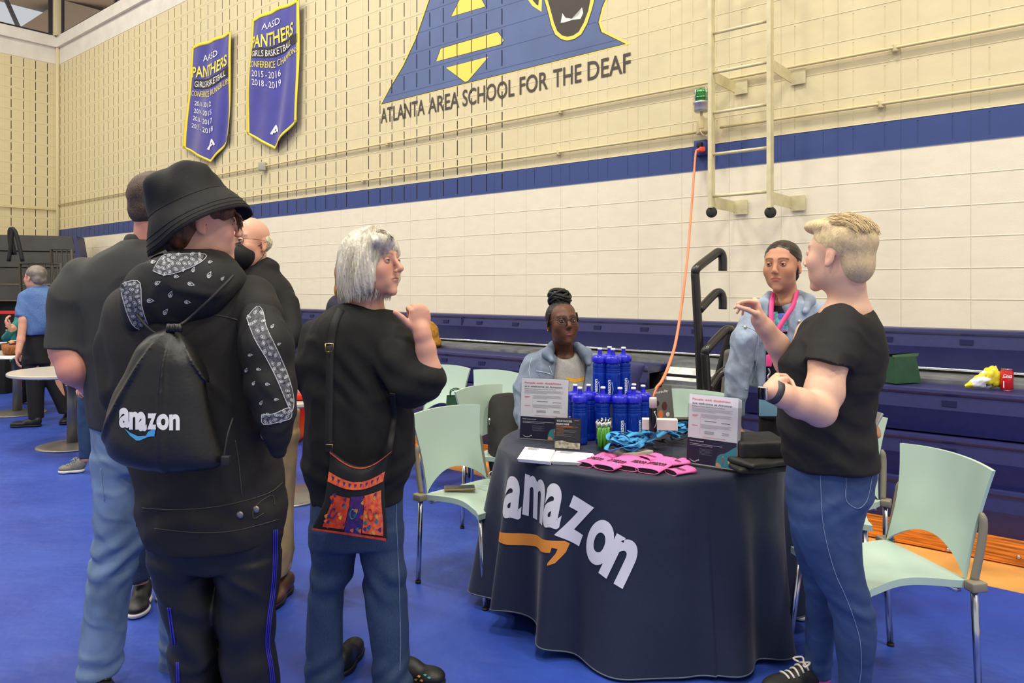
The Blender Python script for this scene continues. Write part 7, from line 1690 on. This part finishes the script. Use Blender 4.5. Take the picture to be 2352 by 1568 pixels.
def glasses(h, par, col, r=.0018, w=.024, hh=.018, clear=False):
    m = mat('frame_%d_%d_%d' % col, col, .25, coat=.5); gl = empty('eyeglasses', h.p(0, .1, .015), 'eyeglasses', 'eyeglasses') if False else None
    g0 = None
    for s in (-1, 1):
        pts = [h.p(s*.031+w*math.copysign(abs(math.cos(t))**.7, math.cos(t)), .104-.012*abs((s*.031+w*math.cos(t))/.055)**2, .014+hh*math.copysign(abs(math.sin(t))**.7, math.sin(t))) for t in [2*math.pi*k/24 for k in range(25)]]
        if g0 is None: g0 = G().tube(pts, r, 6).obj('glasses_frame', m, par)
        else: G().tube(pts, r, 6).obj('rim', m, g0)
        G().tube([h.p(s*(.031+w), .092, .022), h.p(s*.078, .05, .020), h.p(s*.082, -.01, .016)], r, 6).obj('temple', m, g0)
        g = G(); g.add([Vector(h.p(s*.031, .103, .014))]+[Vector(p) for p in pts[:-1]], [(0, k+1, (k+1) % 24+1) for k in range(24)]); gm = bpy.data.materials.get('spectacle_lens') or tint_glass('spectacle_lens', (240, 244, 246), .07, .02); g.obj('lens', gm, g0)
    G().tube([h.p(-.008, .1045, .018), h.p(0, .107, .020), h.p(.008, .1045, .018)], r, 6).obj('bridge', m, g0)
masked()
# ================================================================ standing person with pink lanyard
def lanyard_person():
    e = person(1800, 1402, 3.4, 'person with dark bun, light denim jacket and pink lanyard standing behind the table')
    h = Head(P(1796, 614, 3.38), facing(-.60, -.80), -.03, 0, 1.0); sd = SD(.0034); head_shape(sd, h, P(1806, 690, 3.42), .050, fem=1, nose=.97); sd.ell(P(1806, 695, 3.42), (.09, .07, .03), None, .03)
    sd.sil([(710, 1770, 1850, 3.42, .07), (900, 1765, 1850, 3.42, .08), (1000, 1760, 1860, 3.42, .08)], .03); sd.limb([(1780, 1000, 3.42, 22), (1785, 1380, 3.42, 16)], .02); sd.limb([(1835, 1000, 3.44, 22), (1835, 1380, 3.44, 16)], .02)
    sd.limb([(1730, 720, 3.4, 18), (1700, 800, 3.38, 17), (1688, 880, 3.38, 15), (1690, 975, 3.38, 12)], .015); w = np.array(P(1690, 978, 3.38)); hand(sd, w, (.0, -.2, -1), (-.9, -.2, .1), -1, [(.4, .6, .4)]*4, .9)
    sd.limb([(1885, 730, 3.42, 18), (1925, 840, 3.46, 16), (1960, 910, 3.40, 14), (1994, 962, 3.36, 12)], .015); w2 = np.array(P(1995, 964, 3.36)); hand(sd, w2, (.45, -.25, -.85), (.6, -.7, .3), 1, [(.8, 1.2, .8), (.9, 1.3, .8), (.9, 1.3, .8), (.9, 1.3, .8)], .92)
    b = sd.obj('body', M_SKIN, e, face_color((200, 144, 110), (184, 98, 88), (44, 30, 24), [h], [(w, .14), (w2, .14)], .10)); eyes(h, b, (180, 122, 90), (50, 32, 22), .12, .05, .20)
    hs = SD(.004); E_ = lambda c, r, k=.015, m='u': hs.ell(h.p(*c), np.array(r)*h.s, h.R, k, m)
    E_((0, -.020, .046), (.080, .098, .080)); E_((.0, -.110, -.030), (.046, .040, .046)); E_((0, -.06, -.015), (.06, .05, .05)); E_((0, .118, -.012), (.086, .078, .094), .010, 's')
    for s in (-1, 1): E_((s*.088, .03, -.035), (.04, .055, .05), .012, 's'); E_((s*.088, -.006, .0), (.02, .022, .032), .008, 's')
    hs.disp(lambda x, y, z: .0006*np.sin(z*300+x*120)); hs.obj('hair', mat('black_brown_hair', (30, 22, 18), .32, noise=(60, .3), bump=(200, .3, .003), stretch=(1, 1, .3)), e)
    sd = SD(.0052); sd.sil([(692, 1778, 1840, 3.42, .06), (706, 1762, 1860, 3.42, .085), (735, 1752, 1872, 3.42, .105), (800, 1748, 1872, 3.42, .115), (860, 1748, 1872, 3.42, .112), (930, 1745, 1876, 3.42, .112), (960, 1745, 1876, 3.42, .112)], .02); sd.ell(P(1803, 690, 3.36), (.05, .06, .025), None, .01, 's'); sd.disp(folds(.004, 16, 2)); to = sd.obj('t_shirt', M_BTEE, e); tt = bvh(to)
    for i, (pts, c) in enumerate((([(1762, 716), (1786, 716), (1790, 748), (1764, 750)], (120, 214, 190)), ([(1786, 720), (1822, 718), (1824, 744), (1790, 748)], (92, 110, 214)), ([(1762, 748), (1824, 742), (1822, 760), (1764, 764)], (206, 130, 210)), ([(1786, 734), (1812, 732), (1810, 756), (1790, 758)], (104, 190, 226)))): print_on(tt, poly2d(pts, 8), mat('shirt_print_%d' % i, c, .7, noise=(60, .4)), to, 'shirt_print', .0015+.0004*i)
    tv = text2d('prime', .02); print_on(tt, ([(1786+24*u, 773-9*v) for u, v in tv[0]], tv[1]), mat('shirt_cyan_print', (90, 170, 214), .6), to, 'shirt_lettering'); 
    sd = SD(.0055)
    sd.sil([(676, 1770, 1848, 3.43, .07), (690, 1748, 1866, 3.43, .10), (705, 1736, 1884, 3.43, .12), (735, 1726, 1893, 3.43, .135), (780, 1722, 1896, 3.43, .14), (840, 1722, 1893, 3.43, .14), (890, 1724, 1888, 3.43, .138)], .02)
    sd.limb([(1738, 716, 3.40, 28), (1712, 780, 3.37, 30), (1696, 850, 3.37, 27), (1691, 900, 3.38, 24)], .02); sd.sleeve(P(1691, 890, 3.38), P(1690, 955, 3.38), .048, .042, .02); sd.limb([(1882, 720, 3.42, 28), (1920, 820, 3.45, 26), (1952, 890, 3.42, 22)], .02)
    sd.box(P(1786, 800, 3.28), (.062, .10, .28), rot(.25), .02, .01, 's'); sd.ell(P(1800, 682, 3.40), (.055, .07, .06), None, .015, 's'); sd.disp(folds(.005, 16, 4)); sd.disp(creases(.005, 24, 3, .9))
    jo = sd.obj('denim_jacket', M_DENIMJ, e); tr = bvh(jo); sm = mat('denim_pale_seam', (190, 202, 216), .8)
    for ch in ([(P(1768, 678, 3.40), .022), (P(1752, 700, 3.34), .026), (P(1760, 725, 3.31), .014)], [(P(1836, 676, 3.41), .022), (P(1858, 690, 3.36), .026), (P(1850, 715, 3.30), .014)]): sd = SD(.0045); sd.chain(ch, .02); sd.disp(folds(.002, 40)); sd.obj('jacket_collar', M_DENIMJ, jo)
    line_on(tr, [(1702, 748), (1720, 752), (1738, 762)], .0014, sm, jo); line_on(tr, [(1742, 765), (1738, 830), (1728, 880)], .0014, sm, jo); line_on(tr, [(1712, 893), (1730, 896)], .0016, sm, jo)
    for x, y in ((1712, 752), (1836, 738)):
        p = ray(tr, x, y, .003)
        if p: G().lathe([(.001, 0), (.008, 0), (.008, .003), (.001, .004)], p, 14, Matrix.Rotation(math.pi/2, 3, 'X')).obj('button', mat('button_metal', (206, 200, 180), .3, .7), jo)
    sd = SD(.006); sd.sil([(930, 1745, 1878, 3.43, .115), (1010, 1745, 1880, 3.43, .12), (1100, 1750, 1878, 3.43, .11)], .03); sd.sil([(1080, 1750, 1815, 3.42, .08), (1250, 1757, 1810, 3.42, .06), (1385, 1765, 1805, 3.42, .045)], .02); sd.sil([(1080, 1815, 1876, 3.44, .08), (1250, 1815, 1865, 3.44, .06), (1385, 1815, 1855, 3.44, .045)], .01); sd.obj('trousers', M_BTEE, e)
    for x0 in (1785, 1835): a = P(x0, 1400, 3.43); shoe(e, (a.x, a.y+.08, .006), (a.x-.05, a.y-.16, .006), M_SHOEB, M_SOLEW)
    # pink lanyard and badge clip
    ln = empty('badge_lanyard', P(1767, 850, 3.27), 'hot pink ribbon lanyard with metal clip worn over the denim jacket', 'lanyard'); pk = mat('hot_pink_ribbon', (238, 70, 140), .5)
    def rib(pts, w, nm='ribbon', sd_=1):
        pts = spline(pts, 6); g = G()
        def f(u, v):
            k = u*(len(pts)-1); j = min(int(k), len(pts)-2); p = pts[j].lerp(pts[j+1], k-j); tn = (pts[j+1]-pts[j]).normalized(); s = tn.cross(Vector((0, 1, 0))).normalized(); return p+s*(v-.5)*w
        g.slab(f, len(pts), 2, (0, .0015, 0)); g.obj(nm, pk, ln)
    rib([P(1777, 672, 3.37), P(1772, 700, 3.31), P(1772, 740, 3.275), P(1779, 775, 3.262), P(1770, 812, 3.262), P(1767, 835, 3.262)], .021); rib([P(1831, 664, 3.39), P(1822, 700, 3.31), P(1800, 735, 3.272), P(1784, 765, 3.258), P(1772, 812, 3.256), P(1767, 835, 3.256)], .021)
    p = P(1766, 828, 3.25); G().box((p.x-.012, p.y-.003, p.z-.026), (p.x+.012, p.y+.003, p.z+.026), bev=.003).obj('ribbon_end', pk, ln)
    G().tube(spline([P(1765, 846, 3.25), P(1768, 856, 3.25), P(1763, 866, 3.25), P(1767, 876, 3.25)], 4), .004, 6).obj('metal_clip', M_CHROME, ln)
    p = P(1766, 940, 3.24); G().box((p.x-.043, p.y-.001, p.z-.03), (p.x+.043, p.y+.002, p.z+.085), bev=.001).obj('badge_holder', mat('badge_teal', (110, 150, 170), .35), ln)
    p = P(2003, 978, 3.33); sm2 = G().box((-.005, -.035, -.07), (.005, .035, .07), Matrix.Translation(p) @ Matrix.Rotation(.5, 4, 'Y'), bev=.004).obj('handheld_phone', mat('phone_silver', (150, 152, 156), .3, .4)); tag(sm2, 'silver phone edge held in the hand behind the blonde person', 'phone')
lanyard_person()
# ================================================================ seated person with glasses
def seated():
    e = person(1290, 1275, 4.1, 'seated person with glasses and high braided bun in denim jacket behind the table')
    h = Head(P(1292, 745, 3.98), facing(.26, -.965), .10, .02, 1.02); sd = SD(.0042); head_shape(sd, h, P(1295, 812, 4.06), .052, fem=1, nose=1.02); sd.ell(P(1295, 822, 4.06), (.10, .08, .03), None, .03)
    sd.sil([(840, 1255, 1335, 4.06, .08), (1000, 1255, 1335, 4.06, .09), (1060, 1250, 1340, 4.0, .1)], .03); 
    for s in (-1, 1): sd.limb([(1293+s*26, 1060, 4.0, 22), (1293+s*30, 1068, 3.62, 20), (1293+s*30, 1200, 3.6, 14), (1293+s*30, 1340, 3.62, 12)], .02)
    sd.limb([(1220, 840, 4.05, 15), (1200, 920, 4.0, 14), (1208, 985, 3.9, 12), (1240, 1005, 3.75, 11)], .015); w = np.array(P(1240, 1003, 3.75)); hand(sd, w, (.9, -.3, 0), (0, -.2, 1), 1, [(.3, .5, .3)]*4, .9)
    b = sd.obj('body', M_SKIN, e, face_color((98, 60, 42), (140, 78, 70), (24, 16, 12), [h], [], .03)); eyes(h, b, (80, 46, 32), (40, 24, 16), .15, .08, .30); glasses(h, e, (40, 36, 34), .0019, .026, .019)
    hs = SD(.0042); E_ = lambda c, r, k=.012, m='u', R=None: hs.ell(h.p(*c), np.array(r)*h.s, h.R if R is None else h.R @ R, k, m)
    E_((0, -.025, .046), (.080, .096, .080)); E_((0, -.05, -.005), (.068, .058, .06)); E_((0, .118, -.016), (.085, .078, .092), .010, 's')
    for s in (-1, 1): E_((s*.088, .03, -.035), (.04, .055, .05), .012, 's'); E_((s*.088, -.006, .0), (.02, .022, .032), .008, 's')
    hs.disp(lambda x, y, z: .0015*np.sin(x*260)*np.sin(y*120+z*60)); hm = mat('black_braids', (16, 14, 15), .5, bump=(200, .5, .004)); ho = hs.obj('hair', hm, e)
    random.seed(5)
    bd = SD(.0045); bd.ell(h.p(-.006, -.050, .142), (.054, .046, .040), h.R, .02); bd.cone(h.p(-.006, -.045, .10), h.p(-.006, -.05, .14), .035, .03, .02); bd.obj('bun', hm, ho)
    for i in range(12):
        R2 = h.R @ rot(random.uniform(-.5, .5)+i*.5, random.uniform(-.55, .55), .35*math.sin(i)); q = 1.0+.04*(i % 3); pts = [h.p(-.006, -.050, .142)+R2 @ np.array((.054*q*math.cos(t), .048*q*math.sin(t), .030*math.sin(i*1.3)+.006*math.sin(2*t+i))) for t in [k*.42 for k in range(16)]]
        G().tube(spline(pts, 3), .0075, 7).obj('braid', hm, ho)
    for s in (-1, 1): G().tube(spline([h.p(s*.074, .02, .06), h.p(s*.08, .01, .02), h.p(s*.077, -.01, -.02)], 4), .006, 6).obj('braid', hm, ho)
    for s in (-1, 1): G().lathe([(.001, 0), (.005, 0), (.005, .004), (.001, .005)], h.p(s*.081, -.004, -.030), 10).obj('earring', mat('gold', (210, 170, 80), .25, .9), b)
    sd = SD(.0052); sd.sil([(806, 1275, 1322, 4.06, .06), (818, 1252, 1342, 4.06, .09), (840, 1240, 1350, 4.06, .11), (900, 1238, 1352, 4.05, .125), (960, 1238, 1352, 4.04, .14), (1030, 1236, 1354, 4.02, .15)], .02); sd.ell(P(1298, 806, 3.99), (.062, .07, .040), None, .012, 's'); sd.disp(folds(.005, 16, 3)); sd.disp(creases(.004, 24, 2))
    to = sd.obj('t_shirt', mat('heather_grey', (176, 174, 168), .8, noise=(300, .1)), e); tt = bvh(to); print_on(tt, poly2d([(1300, 866), (1322, 870), (1346, 864), (1346, 872), (1322, 878), (1300, 875)], 8), mat('yellow_stripe', (240, 178, 46), .7), to, 'yellow_stripe')
    sd = SD(.0055)
    sd.sil([(792, 1262, 1330, 4.08, .07), (802, 1243, 1345, 4.08, .10), (815, 1222, 1360, 4.08, .12), (840, 1208, 1370, 4.07, .135), (880, 1204, 1374, 4.06, .145), (960, 1206, 1378, 4.05, .155), (1020, 1208, 1380, 4.04, .16)], .02)
    sd.limb([(1226, 835, 4.06, 26), (1204, 890, 4.0, 25), (1202, 950, 3.95, 22), (1212, 985, 3.88, 20)], .02); sd.limb([(1362, 835, 4.06, 24), (1380, 900, 4.0, 22), (1375, 960, 3.95, 20)], .02)
    sd.box(P(1304, 905, 3.93), (.085, .13, .24), rot(0, 0, .12), .02, .01, 's'); sd.ell(P(1297, 800, 4.02), (.07, .08, .06), None, .015, 's'); sd.disp(folds(.006, 15, 7)); sd.disp(creases(.006, 22, 6, .9))
    jo = sd.obj('denim_jacket', mat('blue_washed_denim', (116, 130, 150), .75, noise=(14, .16), bump=(240, .3, .002)), e); tr = bvh(jo); sm = mat('denim_pale_seam', (190, 202, 216), .8)
    for ch in ([(P(1270, 792, 4.04), .024), (P(1258, 812, 3.98), .030), (P(1268, 828, 3.94), .014)], [(P(1326, 795, 4.04), .024), (P(1346, 812, 3.98), .030), (P(1352, 835, 3.94), .016)]): sd = SD(.0045); sd.chain(ch, .02); sd.disp(folds(.002, 40)); sd.obj('jacket_collar', bpy.data.materials['blue_washed_denim'], jo)
    line_on(tr, [(1232, 852), (1250, 855), (1268, 860)], .0018, sm, jo); line_on(tr, [(1222, 822), (1215, 850), (1222, 880)], .0016, sm, jo); line_on(tr, [(1262, 840), (1275, 880), (1285, 930)], .0016, sm, jo)
    sd = SD(.007); sd.sil([(1030, 1235, 1352, 4.04, .15), (1075, 1232, 1354, 4.02, .16)], .03)
    for s in (-1, 1): sd.limb([(1293+s*28, 1065, 4.0, 34), (1293+s*32, 1075, 3.64, 30), (1293+s*32, 1200, 3.62, 22), (1293+s*32, 1330, 3.64, 18)], .03)
    sd.obj('trousers', M_BTEE, e)
    for s in (-1, 1): a = P(1293+s*32, 1350, 3.64); shoe(e, (a.x, a.y+.06, .006), (a.x, a.y-.18, .006), M_SHOEB, M_SOLEB)
seated()
cH = dup(chair0, 'mint plastic chair under the seated person with glasses behind the table'); place(cH, P(1293, 900, 4.08).x, 4.10, .05, -1.0)
# ================================================================ background people
def far_man():
    e = person(110, 985, 7.9, 'far person with grey hair in blue shirt and black trousers by the left tables')
    h = Head(P(80, 640, 7.9), facing(-.93, .30), .0, 0, 1.08); sd = SD(.006); head_shape(sd, h, P(88, 664, 7.92), .056)
    sd.limb([(62, 690, 7.85, 10), (54, 735, 7.8, 9.5), (48, 780, 7.75, 8), (42, 808, 7.7, 6.5)], .02); w = np.array(P(42, 808, 7.7)); hand(sd, w, (-.1, -.2, -1), (-.9, -.3, .1), 1, [(.3, .5, .4)]*4)
    sd.sil([(680, 65, 120, 7.95, .09), (780, 70, 108, 7.95, .09), (820, 72, 110, 7.95, .09)], .03); sd.limb([(80, 820, 7.9, 12), (84, 950, 7.9, 8)], .02); sd.limb([(112, 820, 7.95, 12), (150, 940, 8.1, 8)], .02)
    b = sd.obj('body', M_SKIN, e, face_color((216, 158, 132), (180, 100, 94), (120, 100, 90), [h], [], .15))
    hs = SD(.006); E_ = lambda c, r, k=.02, m='u': hs.ell(h.p(*c), np.array(r)*h.s, h.R, k, m); E_((0, -.022, .050), (.082, .101, .084)); E_((0, -.058, -.01), (.068, .052, .055)); E_((0, .12, -.02), (.10, .08, .085), .012, 's')
    for s in (-1, 1): E_((s*.09, .03, -.035), (.04, .055, .05), .012, 's'); E_((s*.088, -.006, .0), (.02, .022, .032), .008, 's')
    hs.disp(lambda x, y, z: .002*nz(x, y, z, 90)); hs.obj('hair', mat('salt_pepper_hair', (96, 88, 78), .6, noise=(20, .4), col2=(150, 142, 130)), e); glasses(h, e, (40, 36, 34), .002)
    sd = SD(.008); sd.sil([(655, 74, 102, 7.93, .08), (664, 64, 114, 7.93, .12), (675, 54, 126, 7.93, .14), (695, 52, 134, 7.93, .15), (720, 54, 137, 7.93, .15), (750, 60, 130, 7.93, .15), (768, 63, 115, 7.93, .145)], .03); sd.sleeve(P(60, 682, 7.88), P(52, 728, 7.82), .075, .070, .03); sd.disp(folds(.012, 8, 3)); sd.disp(creases(.009, 11, 5, .8))
    sd.obj('shirt', mat('blue_chambray', (80, 114, 164), .7, noise=(120, .12)), e)
    sd = SD(.008); sd.sil([(762, 62, 113, 7.95, .14), (800, 57, 118, 7.95, .15), (835, 56, 122, 7.95, .14)], .03); sd.sil([(820, 58, 98, 7.93, .12), (880, 64, 98, 7.93, .10), (962, 68, 99, 7.93, .085)], .03); sd.sil([(820, 92, 124, 7.97, .12), (880, 108, 142, 8.05, .10), (948, 138, 166, 8.12, .085)], .015); sd.disp(folds(.010, 9, 3)); sd.obj('trousers', M_BTEE, e)
    a = P(95, 980, 7.9); shoe(e, (a.x, a.y, .006), (a.x-.30, a.y-.05, .006), M_SHOEB, M_SOLEB, .10, 'shoe', None, .055); a = P(156, 968, 8.15); shoe(e, (a.x-.05, a.y+.1, .006), (a.x+.06, a.y-.18, .006), M_SHOEB, M_SOLEB, .10, 'shoe', None, .055)
far_man()
def simple(label, hx, hy, hD, fdir, skin, haircol, top, topm, legs, legm, arms=(), hands=(), shoes=(), shm=None, sole=None, hsc=1.0):
    p = P(hx, hy, hD); e = empty('person', (p.x, p.y, .004), label, 'person'); h = Head(p, facing(*fdir), 0, 0, hsc); sd = SD(.0065); nk = Vector(p)-Vector((0, 0, .17)); head_shape(sd, h, nk, .054)
    r0 = top[1]; r1 = top[-1]; c0, c1 = P((r0[1]+r0[2])/2, r0[0], r0[3]), P((r1[1]+r1[2])/2, r1[0], r1[3]); sd.cone(nk, c0, .06, .07, .03); sd.cone(c0, c1, .07, .09, .03)
    for a in arms: sd.limb(a, .015)
    for l in legs: sd.cone(P((l[0][1]+l[0][2])/2, l[0][0], l[0][3]), P((l[-1][1]+l[-1][2])/2, l[-1][0], l[-1][3]), .05, .035, .02); sd.cone(c1, P((l[0][1]+l[0][2])/2, l[0][0], l[0][3]), .08, .05, .03)
    for w, d, nb, s in hands: hand(sd, np.array(P(*w)), d, nb, s, [(.5, .7, .5)]*4)
    sd.obj('body', M_SKIN, e, face_color(skin, (180, 100, 94), haircol, [h], [], .12)); hs = SD(.007); E_ = lambda c, r, k=.02, m='u': hs.ell(h.p(*c), np.array(r)*h.s, h.R, k, m); E_((0, -.022, .050), (.084, .103, .086)); E_((0, -.06, -.03), (.075, .06, .08)); E_((0, .12, -.02), (.10, .08, .095), .012, 's')
    hs.disp(lambda x, y, z: .002*nz(x, y, z, 90)); hs.obj('hair', mat('hair_%d_%d_%d' % haircol, haircol, .6, noise=(30, .4)), e)
    sd = SD(.008); sd.sil(top, .03); sd.disp(folds(.008, 10, 3)); 
    for a in arms: sd.limb([(x, y, D, r*1.35) for x, y, D, r in a[:-1]], .02)
    sd.obj('top', topm, e); sd = SD(.0075)
    for l in legs: sd.sil(l, .02)
    sd.disp(folds(.005, 14, 2)); sd.disp(creases(.004, 22, 2)); sd.obj('trousers', legm, e)
    for a, b2, kw in shoes: shoe(e, a, b2, shm, sole, **kw)
    return e
a = P(188, 1078, 5.95); b2 = P(134, 1082, 5.9)
simple('person in dark jeans and grey running shoe almost hidden behind grey polo', 255, 640, 6.0, (-.8, .5), (222, 164, 140), (96, 66, 44), [(665, 225, 285, 6.0, .08), (690, 212, 300, 6.0, .12), (760, 206, 305, 6.0, .13), (880, 205, 300, 6.0, .13)], mat('navy_top', (34, 38, 60), .8),
    [[(880, 180, 222, 5.98, .07), (930, 180, 216, 5.96, .065), (985, 180, 212, 5.95, .055), (1052, 184, 208, 5.95, .045)], [(880, 225, 280, 6.0, .08), (1050, 240, 268, 6.0, .05)]], mat('teal_dark_denim', (34, 60, 94), .75, noise=(200, .2)), arms=([(240, 750, 5.9, 12), (225, 830, 5.8, 10), (200, 878, 5.75, 8)],), hands=[((202, 876, 5.75), (-.6, -.3, -.7), (-.5, -.8, .1), 1)],
    shoes=[((a.x+.02, a.y, .006), (b2.x, b2.y, .006), dict(hgt=.10, name='running_shoe', lace=mat('grey_lace', (150, 146, 140), .7), w=.048)), ((a.x+.28, a.y+.1, .006), (a.x+.04, a.y+.12, .006), dict(hgt=.10, name='running_shoe'))], shm=mat('grey_knit_shoe', (112, 110, 104), .75, noise=(200, .2)), sole=M_SOLEW)
a = P(322, 1385, 3.46); b2 = P(305, 1392, 3.42)
simple('person in navy jeans with black and white sneakers hidden behind bucket hat wearer', 432, 500, 3.7, (-.2, -1), (222, 164, 140), (60, 44, 34), [(575, 395, 470, 3.7, .09), (600, 372, 495, 3.7, .12), (700, 365, 500, 3.7, .14), (1040, 350, 490, 3.65, .15)], M_BTEE,
    [[(1030, 350, 440, 3.6, .10), (1150, 310, 375, 3.52, .09), (1240, 300, 356, 3.5, .08), (1330, 302, 346, 3.48, .075)], [(1030, 400, 490, 3.65, .10), (1200, 350, 420, 3.66, .09), (1316, 352, 395, 3.68, .07)]], mat('navy_denim', (30, 44, 76), .75, noise=(200, .25)),
    shoes=[((a.x-.02, a.y+.08, .006), (a.x+.06, a.y-.17, .006), dict(hgt=.10, name='sneaker', w=.05)), ((a.x+.10, a.y+.25, .006), (a.x+.10, a.y+.0, .006), dict(hgt=.10, name='sneaker', w=.05))], shm=M_SHOEB, sole=M_SOLEW)
a = P(755, 1400, 3.5)
simple('person with brown hair and navy top hidden behind the white haired person', 818, 652, 3.5, (.3, .95), (222, 164, 140), (132, 92, 52), [(676, 768, 850, 3.5, .08), (688, 752, 870, 3.5, .11), (705, 748, 885, 3.5, .13), (800, 742, 890, 3.5, .14), (980, 745, 885, 3.5, .14)], mat('navy_top', (34, 38, 60), .8),
    [[(970, 735, 800, 3.5, .10), (1200, 728, 782, 3.5, .08), (1385, 732, 772, 3.5, .06)], [(970, 830, 890, 3.5, .10), (1200, 850, 905, 3.5, .08), (1385, 862, 905, 3.5, .06)]], M_BTEE,
    shoes=[((a.x, a.y-.06, .006), (a.x, a.y+.16, .006), dict(name='shoe')), ((a.x+.27, a.y-.06, .006), (a.x+.27, a.y+.16, .006), dict(name='shoe'))], shm=M_SHOEB, sole=M_SOLEB, hsc=1.0)
simple('person in teal top with raised hands at left edge behind the blue shirt', 66, 700, 9.5, (-.9, -.4), (222, 164, 140), (150, 40, 36), [(716, 55, 85, 9.5, .09), (726, 36, 96, 9.5, .12), (760, 30, 98, 9.5, .14), (830, 26, 100, 9.5, .15)], mat('teal_top', (28, 120, 112), .7),
    [[(825, 28, 66, 9.45, .1), (900, 34, 62, 9.45, .08), (925, 36, 60, 9.45, .07)], [(825, 66, 104, 9.5, .1), (925, 74, 98, 9.5, .07)]], M_BTEE, arms=([(46, 735, 9.45, 7), (14, 775, 9.2, 6), (24, 760, 9.0, 5), (30, 752, 8.95, 4.5)],), hands=[((20, 752, 8.95), (-.3, -.2, .9), (-.6, -.7, 0), 1), ((36, 756, 9.0), (-.8, -.2, .5), (-.2, -.9, .2), -1)])
# ================================================================ light and camera
def area(name, loc, rotv, size, power, col, sy=None):
    l = bpy.data.lights.new(name, 'AREA'); l.energy = power; l.color = col; l.size = size
    if sy: l.shape = 'RECTANGLE'; l.size_y = sy
    o = bpy.data.objects.new(name, l); o.location = loc; o.rotation_euler = rotv; C.objects.link(o); return o
WARM = (1, .94, .83)
for i, (x, y) in enumerate([(-9, 9), (-9, 3), (-4.5, 6.2), (-4.5, .5), (0, 3), (0, -2.5), (4, .3), (-14, 6), (5, -4)]):
    area('ceiling_lamp', (x, y, 8.8), (0, 0, 0), 1.1, 272, WARM)
pw = N*(WD+2.6)+U*(SC-3); area('daylight', (pw.x, pw.y, 8.6), (math.radians(-62), 0, math.atan2(-N.x, N.y)), 3.0, 30, (.8, .88, 1.0))
w = bpy.data.worlds.new('World'); bpy.context.scene.world = w; w.use_nodes = True
bg = w.node_tree.nodes['Background']; bg.inputs[0].default_value = (.93, .96, 1, 1); bg.inputs[1].default_value = .66
cam = bpy.data.cameras.new('Camera'); co = bpy.data.objects.new('Camera', cam); C.objects.link(co)
co.location = (0, 0, H); co.rotation_euler = (math.pi/2, 0, 0); cam.sensor_width = 36; cam.lens = F/2352*36; cam.shift_y = -(784-HY)/2352
bpy.context.scene.camera = co
vs = bpy.context.scene.view_settings; vs.view_transform = 'Standard'; vs.look = 'None'; vs.gamma = 1; vs.exposure = 0.0
try: vs.use_curve_mapping = False
except Exception: pass
